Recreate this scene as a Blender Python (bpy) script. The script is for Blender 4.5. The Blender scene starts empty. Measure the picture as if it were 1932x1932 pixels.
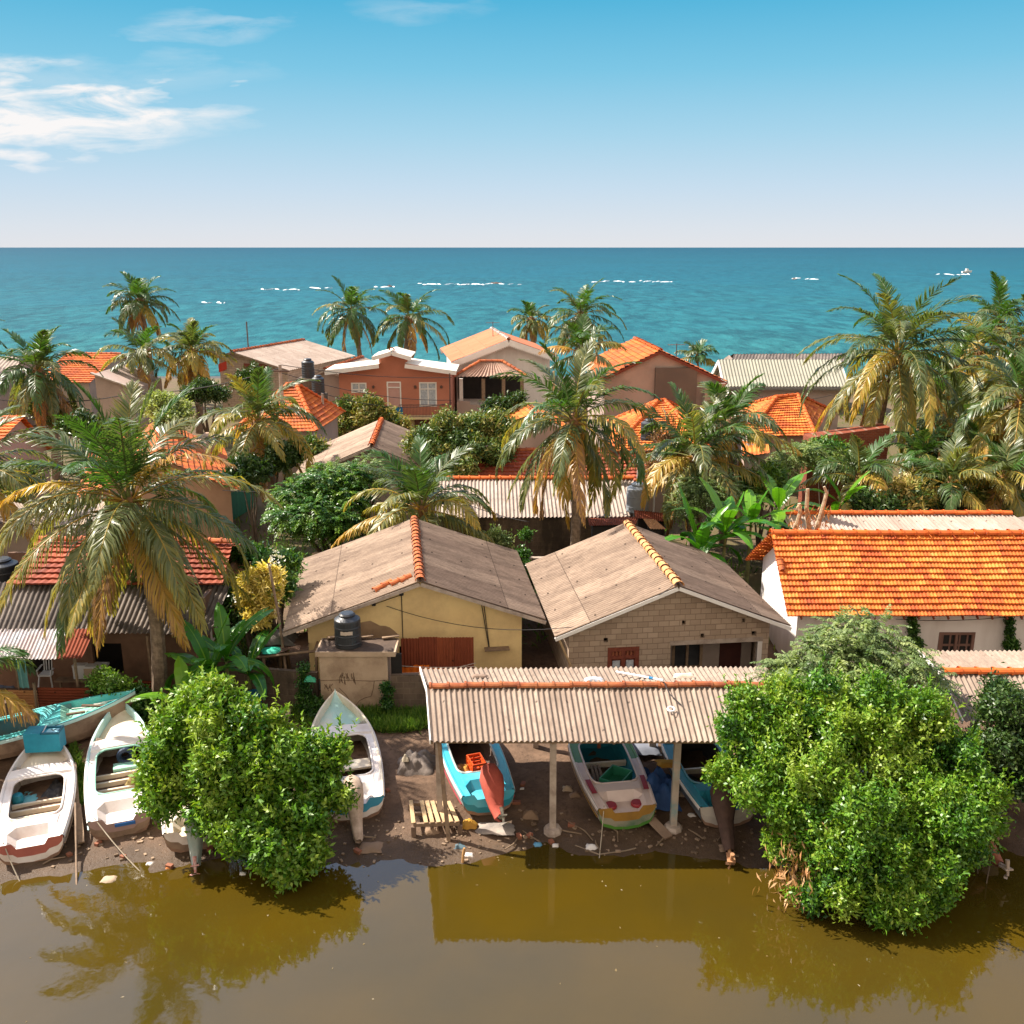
import bpy, bmesh, math, random
import numpy as np
from mathutils import Vector, noise as mnoise
random.seed(7)
D = bpy.data; SC = bpy.context.scene; COL = SC.collection

# ---------------------------------------------------------------- camera, world, sun, exposure
F_PX, CAM_H = 1819.0, 15.0                     # focal length in units of a 1932 px wide picture; height over the lagoon
TH = math.atan(500.0 / F_PX); CT, ST = math.cos(TH), math.sin(TH)
cam = D.cameras.new('camera'); cam_o = D.objects.new('camera', cam); COL.objects.link(cam_o)
cam_o.location = (0, 0, CAM_H); cam_o.rotation_euler = (math.pi / 2 - TH, 0, 0)
cam.sensor_width = 36; cam.lens = 36 * F_PX / 1932.0; cam.clip_start = 0.1; cam.clip_end = 60000
SC.camera = cam_o
SUN_DIR = Vector((0.84, -0.34, -1.0)).normalized()
SUN_EL = math.asin(-SUN_DIR.z); SUN_ROT = math.atan2(-SUN_DIR.x, -SUN_DIR.y)
w = D.worlds.new('World'); SC.world = w; w.use_nodes = True
nt = w.node_tree; N = nt.nodes; L = nt.links
bg = N['Background']; bg.inputs[1].default_value = 0.125
def wn(t, **k):
    n = N.new(t)
    for a, b in k.items(): setattr(n, a, b)
    return n
def wm(op, a, b=None, c=None, clamp=False):
    n = wn('ShaderNodeMath', operation=op, use_clamp=clamp)
    for i, q in enumerate((a, b, c)):
        if q is None: continue
        if isinstance(q, (int, float)): n.inputs[i].default_value = q
        else: L.new(q, n.inputs[i])
    return n.outputs[0]
sky = wn('ShaderNodeTexSky', sky_type='NISHITA', sun_disc=False, sun_elevation=SUN_EL, sun_rotation=SUN_ROT % (2 * math.pi))
sky.air_density = 1.0; sky.dust_density = 0.6; sky.ozone_density = 2.0
tc = wn('ShaderNodeTexCoord'); sep = wn('ShaderNodeSeparateXYZ'); L.new(tc.outputs['Generated'], sep.inputs[0])
ramp = wn('ShaderNodeValToRGB'); L.new(wm('MULTIPLY', sep.outputs[2], 2.5), ramp.inputs[0])
cr = ramp.color_ramp
def lin(r, g, b, k=1.0):
    f = lambda c: ((c / 255 + .055) / 1.055) ** 2.4 if c > 10 else c / 255 / 12.92
    return (f(r) * k, f(g) * k, f(b) * k, 1)
stops = [(0.0, (228, 229, 233)), (.045, (221, 228, 236)), (.14, (200, 222, 239)), (.26, (168, 213, 236)), (.40, (126, 199, 230)), (.56, (80, 180, 220)), (1.0, (52, 150, 208))]
while len(cr.elements) < len(stops): cr.elements.new(.5)
for e, (p, c) in zip(cr.elements, stops): e.position = p; e.color = lin(*c)
grad = wn('ShaderNodeMix', data_type='RGBA', blend_type='MULTIPLY'); grad.inputs[0].default_value = 1
SKYK = 3.72
grad.inputs[7].default_value = (SKYK, SKYK, SKYK, 1); L.new(ramp.outputs[0], grad.inputs[6])
fade = wn('ShaderNodeMapRange'); fade.inputs[1].default_value = .22; fade.inputs[2].default_value = .5; L.new(sep.outputs[2], fade.inputs[0])
mixs = wn('ShaderNodeMix', data_type='RGBA'); L.new(fade.outputs[0], mixs.inputs[0]); L.new(grad.outputs[2], mixs.inputs[6]); tint = wn('ShaderNodeMix', data_type='RGBA', blend_type='MULTIPLY'); tint.inputs[0].default_value = 1; L.new(sky.outputs[0], tint.inputs[6]); tint.inputs[7].default_value = (1.8, 1.58, 1.38, 1); L.new(tint.outputs[2], mixs.inputs[7])
land = wn('ShaderNodeMapRange', interpolation_type='SMOOTHSTEP'); land.inputs[1].default_value = .25; land.inputs[2].default_value = -.55; L.new(sep.outputs[1], land.inputs[0])   # warm fill added to the sky behind the viewer for shaded front walls
hz = wn('ShaderNodeMix', data_type='RGBA'); L.new(wm('MULTIPLY', land.outputs[0], .85), hz.inputs[0]); L.new(mixs.outputs[2], hz.inputs[6]); hz.inputs[7].default_value = (SKYK * 1.25, SKYK * 1.02, SKYK * .76, 1)
# wispy clouds: soft banks placed by compass direction, broken up by stretched noise
az = wm('DIVIDE', sep.outputs[0], wm('MAXIMUM', sep.outputs[1], .05)); el = wm('DIVIDE', sep.outputs[2], wm('MAXIMUM', sep.outputs[1], .05))
cvec = wn('ShaderNodeCombineXYZ'); L.new(wm('MULTIPLY', az, 9.0), cvec.inputs[0]); L.new(wm('MULTIPLY', el, 42.0), cvec.inputs[1])
cn = wn('ShaderNodeTexNoise'); cn.inputs['Scale'].default_value = 1.0; cn.inputs['Detail'].default_value = 8; cn.inputs['Roughness'].default_value = .62; cn.inputs['Distortion'].default_value = .5
L.new(cvec.outputs[0], cn.inputs['Vector'])
wv_ = wn('ShaderNodeCombineXYZ'); L.new(wm('MULTIPLY', az, 14.0), wv_.inputs[0]); L.new(wm('MULTIPLY', el, 60.0), wv_.inputs[1]); wnz_ = wn('ShaderNodeTexNoise'); wnz_.inputs['Scale'].default_value = 1; wnz_.inputs['Detail'].default_value = 4; L.new(wv_.outputs[0], wnz_.inputs['Vector']); warp = wm('SUBTRACT', wnz_.outputs[0], .5)
def bank(a0, e0, ra, re, amp):
    u = wm('DIVIDE', wm('ADD', wm('SUBTRACT', az, a0), wm('MULTIPLY', warp, ra * 1.5)), ra); v = wm('DIVIDE', wm('ADD', wm('SUBTRACT', el, e0), wm('MULTIPLY', warp, re * 2.2)), re)
    d = wm('ADD', wm('MULTIPLY', u, u), wm('MULTIPLY', v, v))
    return wm('MULTIPLY', wm('SUBTRACT', 1.0, d, clamp=True), amp)
banks = [bank(-.49, .119, .21, .040, 1.5), bank(-.40, .118, .16, .022, .8), bank(-.53, .168, .12, .011, 1.0), bank(-.29, .200, .08, .016, .38), bank(-.09, .216, .08, .012, .2), bank(-.42, .16, .2, .02, .2)]
tot = banks[0]
for b_ in banks[1:]: tot = wm('MAXIMUM', tot, b_)
cm = wm('MULTIPLY', tot, wm('MULTIPLY', wm('SUBTRACT', cn.outputs[0], .33), 4.2, clamp=True), clamp=True)
mixc = wn('ShaderNodeMix', data_type='RGBA'); L.new(wm('MULTIPLY', cm, .9), mixc.inputs[0]); L.new(hz.outputs[2], mixc.inputs[6])
mixc.inputs[7].default_value = lin(252, 246, 243, SKYK * 1.05)
L.new(mixc.outputs[2], bg.inputs[0])

sl = D.lights.new('sun', 'SUN'); sl.energy = 5.0; sl.angle = math.radians(.5); sl.color = (1.0, .91, .79)
so = D.objects.new('sun', sl); COL.objects.link(so); so.rotation_euler = SUN_DIR.to_track_quat('-Z', 'Y').to_euler(); so.location = (-30, -10, 40)
VS = SC.view_settings; SC.display_settings.display_device = 'sRGB'
VS.view_transform = 'Standard'; VS.look = 'None'; VS.gamma = 1; VS.use_curve_mapping = False; VS.exposure = 1.1
SC.cycles.max_bounces = 6; SC.cycles.diffuse_bounces = 3; SC.cycles.glossy_bounces = 3; SC.cycles.transmission_bounces = 3; SC.cycles.transparent_max_bounces = 4

# ---------------------------------------------------------------- picture-to-place: rays of the photograph met with real planes
def ray(px, py):
    u = (px - 966) / F_PX; v = (py - 966) / F_PX
    return u, CT - v * ST, -(ST + v * CT)
def Pz(px, py, z):
    a, b, d = ray(px, py); t = (z - CAM_H) / d
    return Vector((a * t, b * t, z))
def PY(px, py, Y):
    a, b, d = ray(px, py); t = Y / b
    return Vector((a * t, Y, CAM_H + d * t))
def mpp(Y, z): return (Y * CT + (CAM_H - z) * ST) / F_PX      # metres per picture unit at a place

# ---------------------------------------------------------------- objects
WLOC = {}
def _props(o, label, cat, group=None, kind=None):
    if label: o['label'] = label
    if cat: o['category'] = cat
    if group: o['group'] = group
    if kind: o['kind'] = kind
def thing(name, label, cat, loc, group=None):
    o = D.objects.new(name, None); COL.objects.link(o); o.location = loc; o.empty_display_size = .3
    _props(o, label, cat, group); WLOC[o.name] = Vector(loc); return o
def link_mesh(name, me, mats, parent, loc=None, label=None, cat=None, group=None, kind=None):
    o = D.objects.new(name, me); COL.objects.link(o)
    for m in (mats if isinstance(mats, (list, tuple)) else [mats]): me.materials.append(m)
    if parent is not None: o.parent = parent; WLOC[o.name] = WLOC[parent.name]
    else: o.location = loc or (0, 0, 0); WLOC[o.name] = Vector(loc or (0, 0, 0))
    _props(o, label, cat, group, kind); return o
class MB:
    def __init__(s): s.v = []; s.f = []; s.m = []; s.uv = []; s.hasuv = False
    def face(s, pts, m=0, uv=None):
        i = len(s.v); s.v += [tuple(p) for p in pts]; s.f.append(tuple(range(i, i + len(pts)))); s.m.append(m)
        if uv: s.hasuv = True
        s.uv.append(uv or [(0, 0)] * len(pts)); return s
    def grid(s, P, m=0, uv=None, mf=None, skip=None):
        """P: rows of points"""
        i0 = len(s.v); nr, nc = len(P), len(P[0])
        for r in P: s.v += [tuple(p) for p in r]
        for r in range(nr - 1):
            for c in range(nc - 1):
                if skip and skip(r, c): continue
                q = (i0 + r * nc + c, i0 + r * nc + c + 1, i0 + (r + 1) * nc + c + 1, i0 + (r + 1) * nc + c)
                s.f.append(q); s.m.append(mf(r, c) if mf else m)
                if uv: s.hasuv = True; s.uv.append([uv[r][c], uv[r][c + 1], uv[r + 1][c + 1], uv[r + 1][c]])
                else: s.uv.append([(0, 0)] * 4)
        return s
    def hexa(s, b, t, m=0):
        """b, t: four bottom and four top points, same winding"""
        i = len(s.v); s.v += [tuple(p) for p in b] + [tuple(p) for p in t]
        for q in ((3, 2, 1, 0), (4, 5, 6, 7), (0, 1, 5, 4), (1, 2, 6, 5), (2, 3, 7, 6), (3, 0, 4, 7)):
            s.f.append(tuple(i + k for k in q)); s.m.append(m); s.uv.append([(0, 0)] * 4)
        return s
    def box(s, c, size, ax=None, m=0):
        """c: centre; size (x, y, z); ax: unit axes"""
        X, Y, Z = ax or (Vector((1, 0, 0)), Vector((0, 1, 0)), Vector((0, 0, 1))); c = Vector(c)
        x, y, z = X * size[0] / 2, Y * size[1] / 2, Z * size[2] / 2
        return s.hexa([c - x - y - z, c + x - y - z, c + x + y - z, c - x + y - z], [c - x - y + z, c + x - y + z, c + x + y + z, c - x + y + z], m)
    def bar(s, a, b, wd, ht, up=(0, 0, 1), m=0):
        a, b = Vector(a), Vector(b); X = (b - a); ln = X.length; X.normalize(); Y = Vector(up).cross(X)
        if Y.length < 1e-4: Y = Vector((1, 0, 0)).cross(X)
        Y.normalize(); return s.box((a + b) / 2, (ln, wd, ht), (X, Y, X.cross(Y)), m)
    def tube(s, pts, rad, n=8, m=0, caps=True, uvs=False):
        pts = [Vector(p) for p in pts]; R = rad if isinstance(rad, (list, tuple)) else [rad] * len(pts)
        i0 = len(s.v); prev = None
        for k, p in enumerate(pts):
            T = (pts[min(k + 1, len(pts) - 1)] - pts[max(k - 1, 0)])
            T = T.normalized() if T.length > 1e-9 else Vector((0, 0, 1))
            A = prev if prev is not None else (Vector((1, 0, 0)) if abs(T.x) < .8 else Vector((0, 1, 0)))
            B = T.cross(A).normalized(); A = B.cross(T).normalized(); prev = A
            for j in range(n):
                a = 2 * math.pi * j / n; s.v.append(tuple(p + (A * math.cos(a) + B * math.sin(a)) * R[k]))
        for k in range(len(pts) - 1):
            for j in range(n):
                s.f.append((i0 + k * n + j, i0 + k * n + (j + 1) % n, i0 + (k + 1) * n + (j + 1) % n, i0 + (k + 1) * n + j)); s.m.append(m); s.uv.append([(0, 0)] * 4)
        if caps:
            s.f.append(tuple(i0 + j for j in reversed(range(n)))); s.m.append(m); s.uv.append([(0, 0)] * n)
            e = i0 + (len(pts) - 1) * n; s.f.append(tuple(e + j for j in range(n))); s.m.append(m); s.uv.append([(0, 0)] * n)
        return s
    def lathe(s, c, prof, n=20, m=0, ax=None):
        """prof: (radius, height) pairs"""
        X, Y, Z = ax or (Vector((1, 0, 0)), Vector((0, 1, 0)), Vector((0, 0, 1))); c = Vector(c); i0 = len(s.v)
        for r, h in prof:
            for j in range(n):
                a = 2 * math.pi * j / n; s.v.append(tuple(c + X * (r * math.cos(a)) + Y * (r * math.sin(a)) + Z * h))
        for k in range(len(prof) - 1):
            for j in range(n):
                s.f.append((i0 + k * n + j, i0 + k * n + (j + 1) % n, i0 + (k + 1) * n + (j + 1) % n, i0 + (k + 1) * n + j)); s.m.append(m); s.uv.append([(0, 0)] * 4)
        return s
    def build(s, name, mats, parent=None, loc=None, smooth=False, **k):
        if parent is not None: o0 = WLOC[parent.name]
        elif loc is not None: o0 = Vector(loc)
        else:
            a = np.array(s.v); o0 = Vector((float(a[:, 0].mean()), float(a[:, 1].mean()), float(a[:, 2].min())))
        wd_ = k.pop('weld', False)
        if wd_:
            key = {}; idx = []; nv = []
            for p in s.v:
                q = (round(p[0], 4), round(p[1], 4), round(p[2], 4))
                if q not in key: key[q] = len(nv); nv.append(p)
                idx.append(key[q])
            fs = [(tuple(dict.fromkeys(idx[i] for i in f)), m_) for f, m_ in zip(s.f, s.m)]; fs = [q for q in fs if len(q[0]) > 2]; used = sorted({i for q in fs for i in q[0]}); mp = {i: j for j, i in enumerate(used)}; s.v = [nv[i] for i in used]; s.f = [tuple(mp[i] for i in q[0]) for q in fs]; s.m = [q[1] for q in fs]
        me = D.meshes.new(name); me.from_pydata([(x - o0.x, y - o0.y, z - o0.z) for x, y, z in s.v], [], s.f)
        me.polygons.foreach_set('material_index', s.m)
        if s.hasuv:
            uvl = me.uv_layers.new(name='UVMap'); uvl.data.foreach_set('uv', [c for f in s.uv for p in f for c in p])
        if smooth: me.polygons.foreach_set('use_smooth', [True] * len(s.f))
        me.update(); return link_mesh(name, me, mats, parent, loc=o0, **k)

# ---------------------------------------------------------------- materials
def nm(name):
    m = D.materials.new(name); m.use_nodes = True; t = m.node_tree; return m, t.nodes, t.links, t.nodes['Principled BSDF']
def rgba(c): return (c[0], c[1], c[2], 1)
def mixn(N, L, fac, a, b, mode='MIX'):
    n = N.new('ShaderNodeMix'); n.data_type = 'RGBA'; n.blend_type = mode
    for sk, v in ((n.inputs[0], fac), (n.inputs[6], a), (n.inputs[7], b)):
        if isinstance(v, (int, float)): sk.default_value = v
        elif isinstance(v, (tuple, list)): sk.default_value = rgba(v)
        else: L.new(v, sk)
    return n.outputs[2]
def rampn(N, L, src, stops):
    r = N.new('ShaderNodeValToRGB'); L.new(src, r.inputs[0]); e = r.color_ramp.elements
    while len(e) < len(stops): e.new(.5)
    for q, (p, c) in zip(e, stops): q.position = p; q.color = rgba(c) if not isinstance(c, (int, float)) else (c, c, c, 1)
    return r.outputs[0]
def noisen(N, L, vec, scale, detail=5, rough=.6, dist=0):
    n = N.new('ShaderNodeTexNoise'); n.inputs['Scale'].default_value = scale; n.inputs['Detail'].default_value = detail
    n.inputs['Roughness'].default_value = rough; n.inputs['Distortion'].default_value = dist
    if vec is not None: L.new(vec, n.inputs['Vector'])
    return n.outputs[0]
def mathn(N, L, op, a, b=None, clamp=False):
    n = N.new('ShaderNodeMath'); n.operation = op; n.use_clamp = clamp
    for i, q in enumerate((a, b)):
        if q is None: continue
        if isinstance(q, (int, float)): n.inputs[i].default_value = q
        else: L.new(q, n.inputs[i])
    return n.outputs[0]
def scaled(N, L, vec, s):
    n = N.new('ShaderNodeVectorMath'); n.operation = 'MULTIPLY'; L.new(vec, n.inputs[0]); n.inputs[1].default_value = s; return n.outputs[0]
def bumpn(N, L, bs, h, strength, dist=.02):
    b = N.new('ShaderNodeBump'); b.inputs['Strength'].default_value = strength; b.inputs['Distance'].default_value = dist
    L.new(h, b.inputs['Height']); L.new(b.outputs[0], bs.inputs['Normal'])
_mc = {}
def mat(name, c1, c2=None, scale=2.0, rough=.8, stain=None, stain_amt=.5, stain_scale=.8, streak=False, bump=.25, bscale=25, metal=0, spec=.4, lo=.35, hi=.65):
    """painted / plastered / wooden surface: two tones by noise, optional stains"""
    if name in _mc: return _mc[name]
    m, N, L, bs = nm(name); tc = N.new('ShaderNodeTexCoord').outputs['Object']
    c2 = c2 or tuple(x * .8 for x in c1)
    col = mixn(N, L, rampn(N, L, noisen(N, L, tc, scale), [(lo, 0.), (hi, 1.)]), c1, c2)
    if stain:
        v = scaled(N, L, tc, (1, 1, .18)) if streak else tc
        col = mixn(N, L, mathn(N, L, 'MULTIPLY', rampn(N, L, noisen(N, L, v, stain_scale, 7, .68), [(.47, 0.), (.66, 1.)]), stain_amt), col, stain)
    L.new(col, bs.inputs['Base Color']); bs.inputs['Roughness'].default_value = rough; bs.inputs['Metallic'].default_value = metal
    bs.inputs['Specular IOR Level'].default_value = spec
    if bump: bumpn(N, L, bs, noisen(N, L, tc, bscale, 4), bump)
    _mc[name] = m; return m
def brickmat(name, a, b, mortar, bw=.40, bh=.2, msize=.012, stain=None, stain_amt=.6, rough=.9):
    if name in _mc: return _mc[name]
    m, N, L, bs = nm(name); tc = N.new('ShaderNodeTexCoord').outputs['Object']
    sp = N.new('ShaderNodeSeparateXYZ'); L.new(tc, sp.inputs[0]); cb = N.new('ShaderNodeCombineXYZ')
    L.new(mathn(N, L, 'ADD', sp.outputs[0], sp.outputs[1]), cb.inputs[0]); L.new(sp.outputs[2], cb.inputs[1])
    br = N.new('ShaderNodeTexBrick'); L.new(cb.outputs[0], br.inputs['Vector']); br.inputs['Scale'].default_value = 1
    br.inputs['Brick Width'].default_value = bw; br.inputs['Row Height'].default_value = bh; br.inputs['Mortar Size'].default_value = msize; br.inputs['Mortar Smooth'].default_value = .3
    br.inputs['Color1'].default_value = rgba(a); br.inputs['Color2'].default_value = rgba(b); br.inputs['Mortar'].default_value = rgba(mortar); br.inputs['Bias'].default_value = 0
    col = mixn(N, L, .35, br.outputs[0], mixn(N, L, noisen(N, L, tc, 6), (.5, .5, .5), (1.0, .95, .9)), 'MULTIPLY')
    if stain:
        col = mixn(N, L, mathn(N, L, 'MULTIPLY', rampn(N, L, noisen(N, L, scaled(N, L, tc, (1, 1, .35)), .9, 7, .7), [(.42, 0.), (.62, 1.)]), stain_amt), col, stain)
    L.new(col, bs.inputs['Base Color']); bs.inputs['Roughness'].default_value = rough; bs.inputs['Specular IOR Level'].default_value = .25
    h = mathn(N, L, 'ADD', mathn(N, L, 'MULTIPLY', br.outputs['Fac'], -1.2), mathn(N, L, 'MULTIPLY', noisen(N, L, tc, 30), .5)); bumpn(N, L, bs, h, .6, .015)
    _mc[name] = m; return m
def tilemat(name, pal, dirt=(.09, .035, .02), dirt_amt=.5, rough=.75):
    """clay tiles: u counts tiles along the course, v counts courses; each tile fired its own tone"""
    if name in _mc: return _mc[name]
    m, N, L, bs = nm(name); uv = N.new('ShaderNodeUVMap').outputs[0]; tc = N.new('ShaderNodeTexCoord').outputs['Object']
    fl = N.new('ShaderNodeVectorMath'); fl.operation = 'FLOOR'; L.new(scaled(N, L, uv, (.5, 1, 1)), fl.inputs[0])
    wnz = N.new('ShaderNodeTexWhiteNoise'); wnz.noise_dimensions = '2D'; L.new(fl.outputs[0], wnz.inputs['Vector'])
    big = noisen(N, L, scaled(N, L, tc, (1, 1, 1)), .9, 6, .65)
    t = mathn(N, L, 'ADD', mathn(N, L, 'MULTIPLY', wnz.outputs[0], .45), mathn(N, L, 'MULTIPLY', mathn(N, L, 'SUBTRACT', big, .28), 1.0))
    col = rampn(N, L, t, [(i / (len(pal) - 1), c) for i, c in enumerate(pal)])
    fine = rampn(N, L, noisen(N, L, scaled(N, L, uv, (1.0, .5, 1)), .55, 8, .75), [(.5, 0.), (.68, 1.)])
    col = mixn(N, L, mathn(N, L, 'MULTIPLY', fine, dirt_amt), col, dirt)
    L.new(col, bs.inputs['Base Color']); bs.inputs['Roughness'].default_value = rough; bs.inputs['Specular IOR Level'].default_value = .3
    bumpn(N, L, bs, noisen(N, L, tc, 40), .2); _mc[name] = m; return m
def sheetmat(name, c1, c2, dark, sheet=(1.0, 1.9), rough=.9, dark_amt=.55, fine=.5, metal=0, rust=None, rust_amt=0):
    """weathered corrugated sheets: u and v in metres along the ridge and down the slope; every sheet its own weathering, seams dirty"""
    if name in _mc: return _mc[name]
    m, N, L, bs = nm(name); uv = N.new('ShaderNodeUVMap').outputs[0]; tc = N.new('ShaderNodeTexCoord').outputs['Object']
    sc_ = scaled(N, L, uv, (1 / sheet[0], 1 / sheet[1], 1)); fl = N.new('ShaderNodeVectorMath'); fl.operation = 'FLOOR'; L.new(sc_, fl.inputs[0])
    wnz = N.new('ShaderNodeTexWhiteNoise'); wnz.noise_dimensions = '2D'; L.new(fl.outputs[0], wnz.inputs['Vector'])
    col = mixn(N, L, wnz.outputs[0], c1, c2)
    st = rampn(N, L, noisen(N, L, scaled(N, L, uv, (1.6, .42, 1)), 1.0, 9, .74, .4), [(.44, 0.), (.62, 1.)])
    col = mixn(N, L, mathn(N, L, 'MULTIPLY', st, dark_amt), col, dark)
    sp = rampn(N, L, noisen(N, L, scaled(N, L, uv, (13, 2.6, 1)), 1, 6, .8), [(.38, 0.), (.72, 1.)]); col = mixn(N, L, mathn(N, L, 'MULTIPLY', sp, fine), col, tuple(x * .55 for x in dark))
    if rust: col = mixn(N, L, mathn(N, L, 'MULTIPLY', rampn(N, L, noisen(N, L, scaled(N, L, uv, (1.2, .5, 1)), 1.3, 6, .7), [(.45, 0.), (.55, 1.)]), rust_amt), col, rust)
    s2 = N.new('ShaderNodeSeparateXYZ'); L.new(sc_, s2.inputs[0]); fr = mathn(N, L, 'FRACT', s2.outputs[1])
    seam = mathn(N, L, 'LESS_THAN', fr, .009); col = mixn(N, L, mathn(N, L, 'MULTIPLY', seam, .7), col, tuple(x * .35 for x in dark))
    s3 = N.new('ShaderNodeSeparateXYZ'); L.new(uv, s3.inputs[0]); du = mathn(N, L, 'MULTIPLY', mathn(N, L, 'SUBTRACT', mathn(N, L, 'FRACT', mathn(N, L, 'DIVIDE', s3.outputs[0], .83)), .5), .83); dv = mathn(N, L, 'MULTIPLY', mathn(N, L, 'SUBTRACT', mathn(N, L, 'FRACT', mathn(N, L, 'DIVIDE', s3.outputs[1], 1.15)), .5), 1.15)
    dd = mathn(N, L, 'ADD', mathn(N, L, 'MULTIPLY', du, du), mathn(N, L, 'MULTIPLY', dv, dv)); col = mixn(N, L, mathn(N, L, 'MULTIPLY', mathn(N, L, 'MULTIPLY', mathn(N, L, 'LESS_THAN', dd, .0013), mathn(N, L, 'GREATER_THAN', noisen(N, L, uv, .9, 2), .47)), .8), col, tuple(x * .3 for x in dark))
    L.new(col, bs.inputs['Base Color']); bs.inputs['Roughness'].default_value = rough; bs.inputs['Metallic'].default_value = metal; bs.inputs['Specular IOR Level'].default_value = .25
    bumpn(N, L, bs, noisen(N, L, tc, 35), .25); _mc[name] = m; return m
def leafmat(name, pal, rough=.42, trans=.3, spec=.5):
    if name in _mc: return _mc[name]
    m, N, L, bs = nm(name); at = N.new('ShaderNodeAttribute'); at.attribute_name = 'tone'
    col = rampn(N, L, at.outputs['Fac'], pal); L.new(col, bs.inputs['Base Color']); bs.inputs['Roughness'].default_value = rough; bs.inputs['Specular IOR Level'].default_value = spec
    tr = N.new('ShaderNodeBsdfTranslucent'); L.new(mixn(N, L, 1.0, col, (1.3, 1.35, .5), 'MULTIPLY'), tr.inputs[0])
    mx = N.new('ShaderNodeMixShader'); mx.inputs[0].default_value = trans; L.new(bs.outputs[0], mx.inputs[1]); L.new(tr.outputs[0], mx.inputs[2])
    L.new(mx.outputs[0], N['Material Output'].inputs[0]); _mc[name] = m; return m

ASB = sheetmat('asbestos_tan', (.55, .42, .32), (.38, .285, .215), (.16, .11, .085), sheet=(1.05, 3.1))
ASB2 = sheetmat('asbestos_brown_and_shade', (.38, .285, .22), (.25, .18, .14), (.085, .06, .048), sheet=(1.05, 3.1))  # darker tan copy: colours in shade on right-hand slopes, and one brown roof
SHEDASB = sheetmat('asbestos_shed', (.37, .29, .225), (.29, .22, .17), (.16, .115, .085), sheet=(1.0, 2.6), dark_amt=.6)
PALE = sheetmat('asbestos_pale', (.48, .395, .335), (.40, .32, .27), (.24, .175, .135), dark_amt=.55)
GREYSH = sheetmat('asbestos_grey', (.36, .35, .28), (.33, .32, .26), (.24, .23, .18), dark_amt=.25, fine=.2)
DARKSH = sheetmat('asbestos_dark', (.22, .18, .15), (.13, .105, .09), (.05, .04, .035), dark_amt=.7)
ZINC = sheetmat('zinc_sheet', (.62, .60, .58), (.55, .53, .52), (.36, .30, .26), sheet=(.8, 3), rough=.45, metal=.3, dark_amt=.3, rust=(.30, .08, .035), rust_amt=.35)
RUST = sheetmat('rust_sheet', (.30, .075, .03), (.22, .05, .022), (.12, .03, .016), sheet=(.8, 3), dark_amt=.5, fine=.3)
CREAMSH = sheetmat('cream_sheet', (.80, .74, .64), (.74, .68, .58), (.55, .48, .40), dark_amt=.3, fine=.15)
SALMONSH = sheetmat('salmon_sheet', (.60, .22, .12), (.54, .19, .10), (.40, .14, .08), dark_amt=.3, fine=.15)
TILE = tilemat('clay_tile_bright', [(.30, .05, .016), (.48, .095, .018), (.64, .17, .025), (.72, .25, .045), (.78, .40, .19)], dirt_amt=.55)
TILE2 = tilemat('clay_tile_old', [(.24, .045, .016), (.44, .095, .018), (.58, .155, .022), (.66, .23, .06)], dirt_amt=.6)
TILE3 = tilemat('clay_tile_dark', [(.13, .028, .018), (.24, .05, .022), (.34, .075, .03), (.44, .11, .045)], dirt_amt=.6)
RIDGE = mat('ridge_tile', (.56, .15, .035), (.34, .075, .025), scale=3, stain=(.12, .05, .03), stain_amt=.5, stain_scale=2.5)
RIDGEB = mat('ridge_tile_bright', (.66, .15, .02), (.50, .095, .018), scale=3)
YELLOW = mat('yellow_plaster', (.88, .66, .32), (.84, .62, .29), scale=.7, stain=(.40, .25, .13), stain_amt=.4, stain_scale=.5)
CONC = mat('rough_plaster', (.52, .38, .26), (.42, .30, .20), scale=1.2, stain=(.26, .17, .11), stain_amt=.7, stain_scale=1.1)
DIRTTOP = mat('dirty_slab', (.10, .065, .045), (.055, .036, .026), scale=2)
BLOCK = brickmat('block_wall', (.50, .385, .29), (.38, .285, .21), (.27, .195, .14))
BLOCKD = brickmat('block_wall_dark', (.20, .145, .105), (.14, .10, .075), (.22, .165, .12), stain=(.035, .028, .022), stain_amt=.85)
BRICKR = brickmat('brick_red', (.25, .06, .026), (.17, .04, .02), (.26, .13, .09), bw=.24, bh=.09, msize=.01)
WHITEW = mat('white_plaster', (.78, .74, .70), (.70, .65, .61), scale=.8, stain=(.48, .42, .38), stain_amt=.5, stain_scale=.7, streak=True)
WHITE = mat('white_trim', (.80, .77, .73), (.74, .70, .66), scale=2)
MAUVE = mat('mauve_plaster', (.44, .33, .28), (.36, .27, .23), scale=.5, stain=(.22, .17, .14), stain_amt=.5, stain_scale=.45)
MAUVED = mat('mauve_plaster_damp', (.16, .125, .10), (.12, .095, .08), scale=.6, stain=(.12, .095, .08), stain_amt=.6, stain_scale=.6, streak=True)
GREYPL = mat('grey_plaster', (.36, .29, .25), (.29, .23, .2), scale=.7, stain=(.2, .15, .12), stain_amt=.5, stain_scale=.6)
TERRA = mat('terracotta_paint', (.50, .19, .12), (.46, .17, .105), scale=.6, stain=(.38, .14, .09), stain_amt=.4)
CREAM = mat('cream_paint', (.72, .58, .34), (.65, .52, .30), scale=.8)
WOODRED = mat('red_brown_wood', (.22, .055, .03), (.15, .035, .02), scale=8)
WOOD = mat('grey_wood', (.28, .19, .12), (.18, .12, .08), scale=6)
WOODP = mat('pale_wood', (.56, .40, .22), (.42, .28, .15), scale=5)
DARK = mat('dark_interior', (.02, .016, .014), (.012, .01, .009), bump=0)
GLASS = mat('window_glass', (.05, .055, .06), (.03, .032, .036), rough=.12, bump=0, spec=.6)
CURT = mat('curtain_white', (.55, .57, .60), (.32, .36, .42), scale=9, bump=0)
BLACKP = mat('black_plastic', (.022, .024, .028), (.03, .032, .036), rough=.42, bump=.05, spec=.5)
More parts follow.
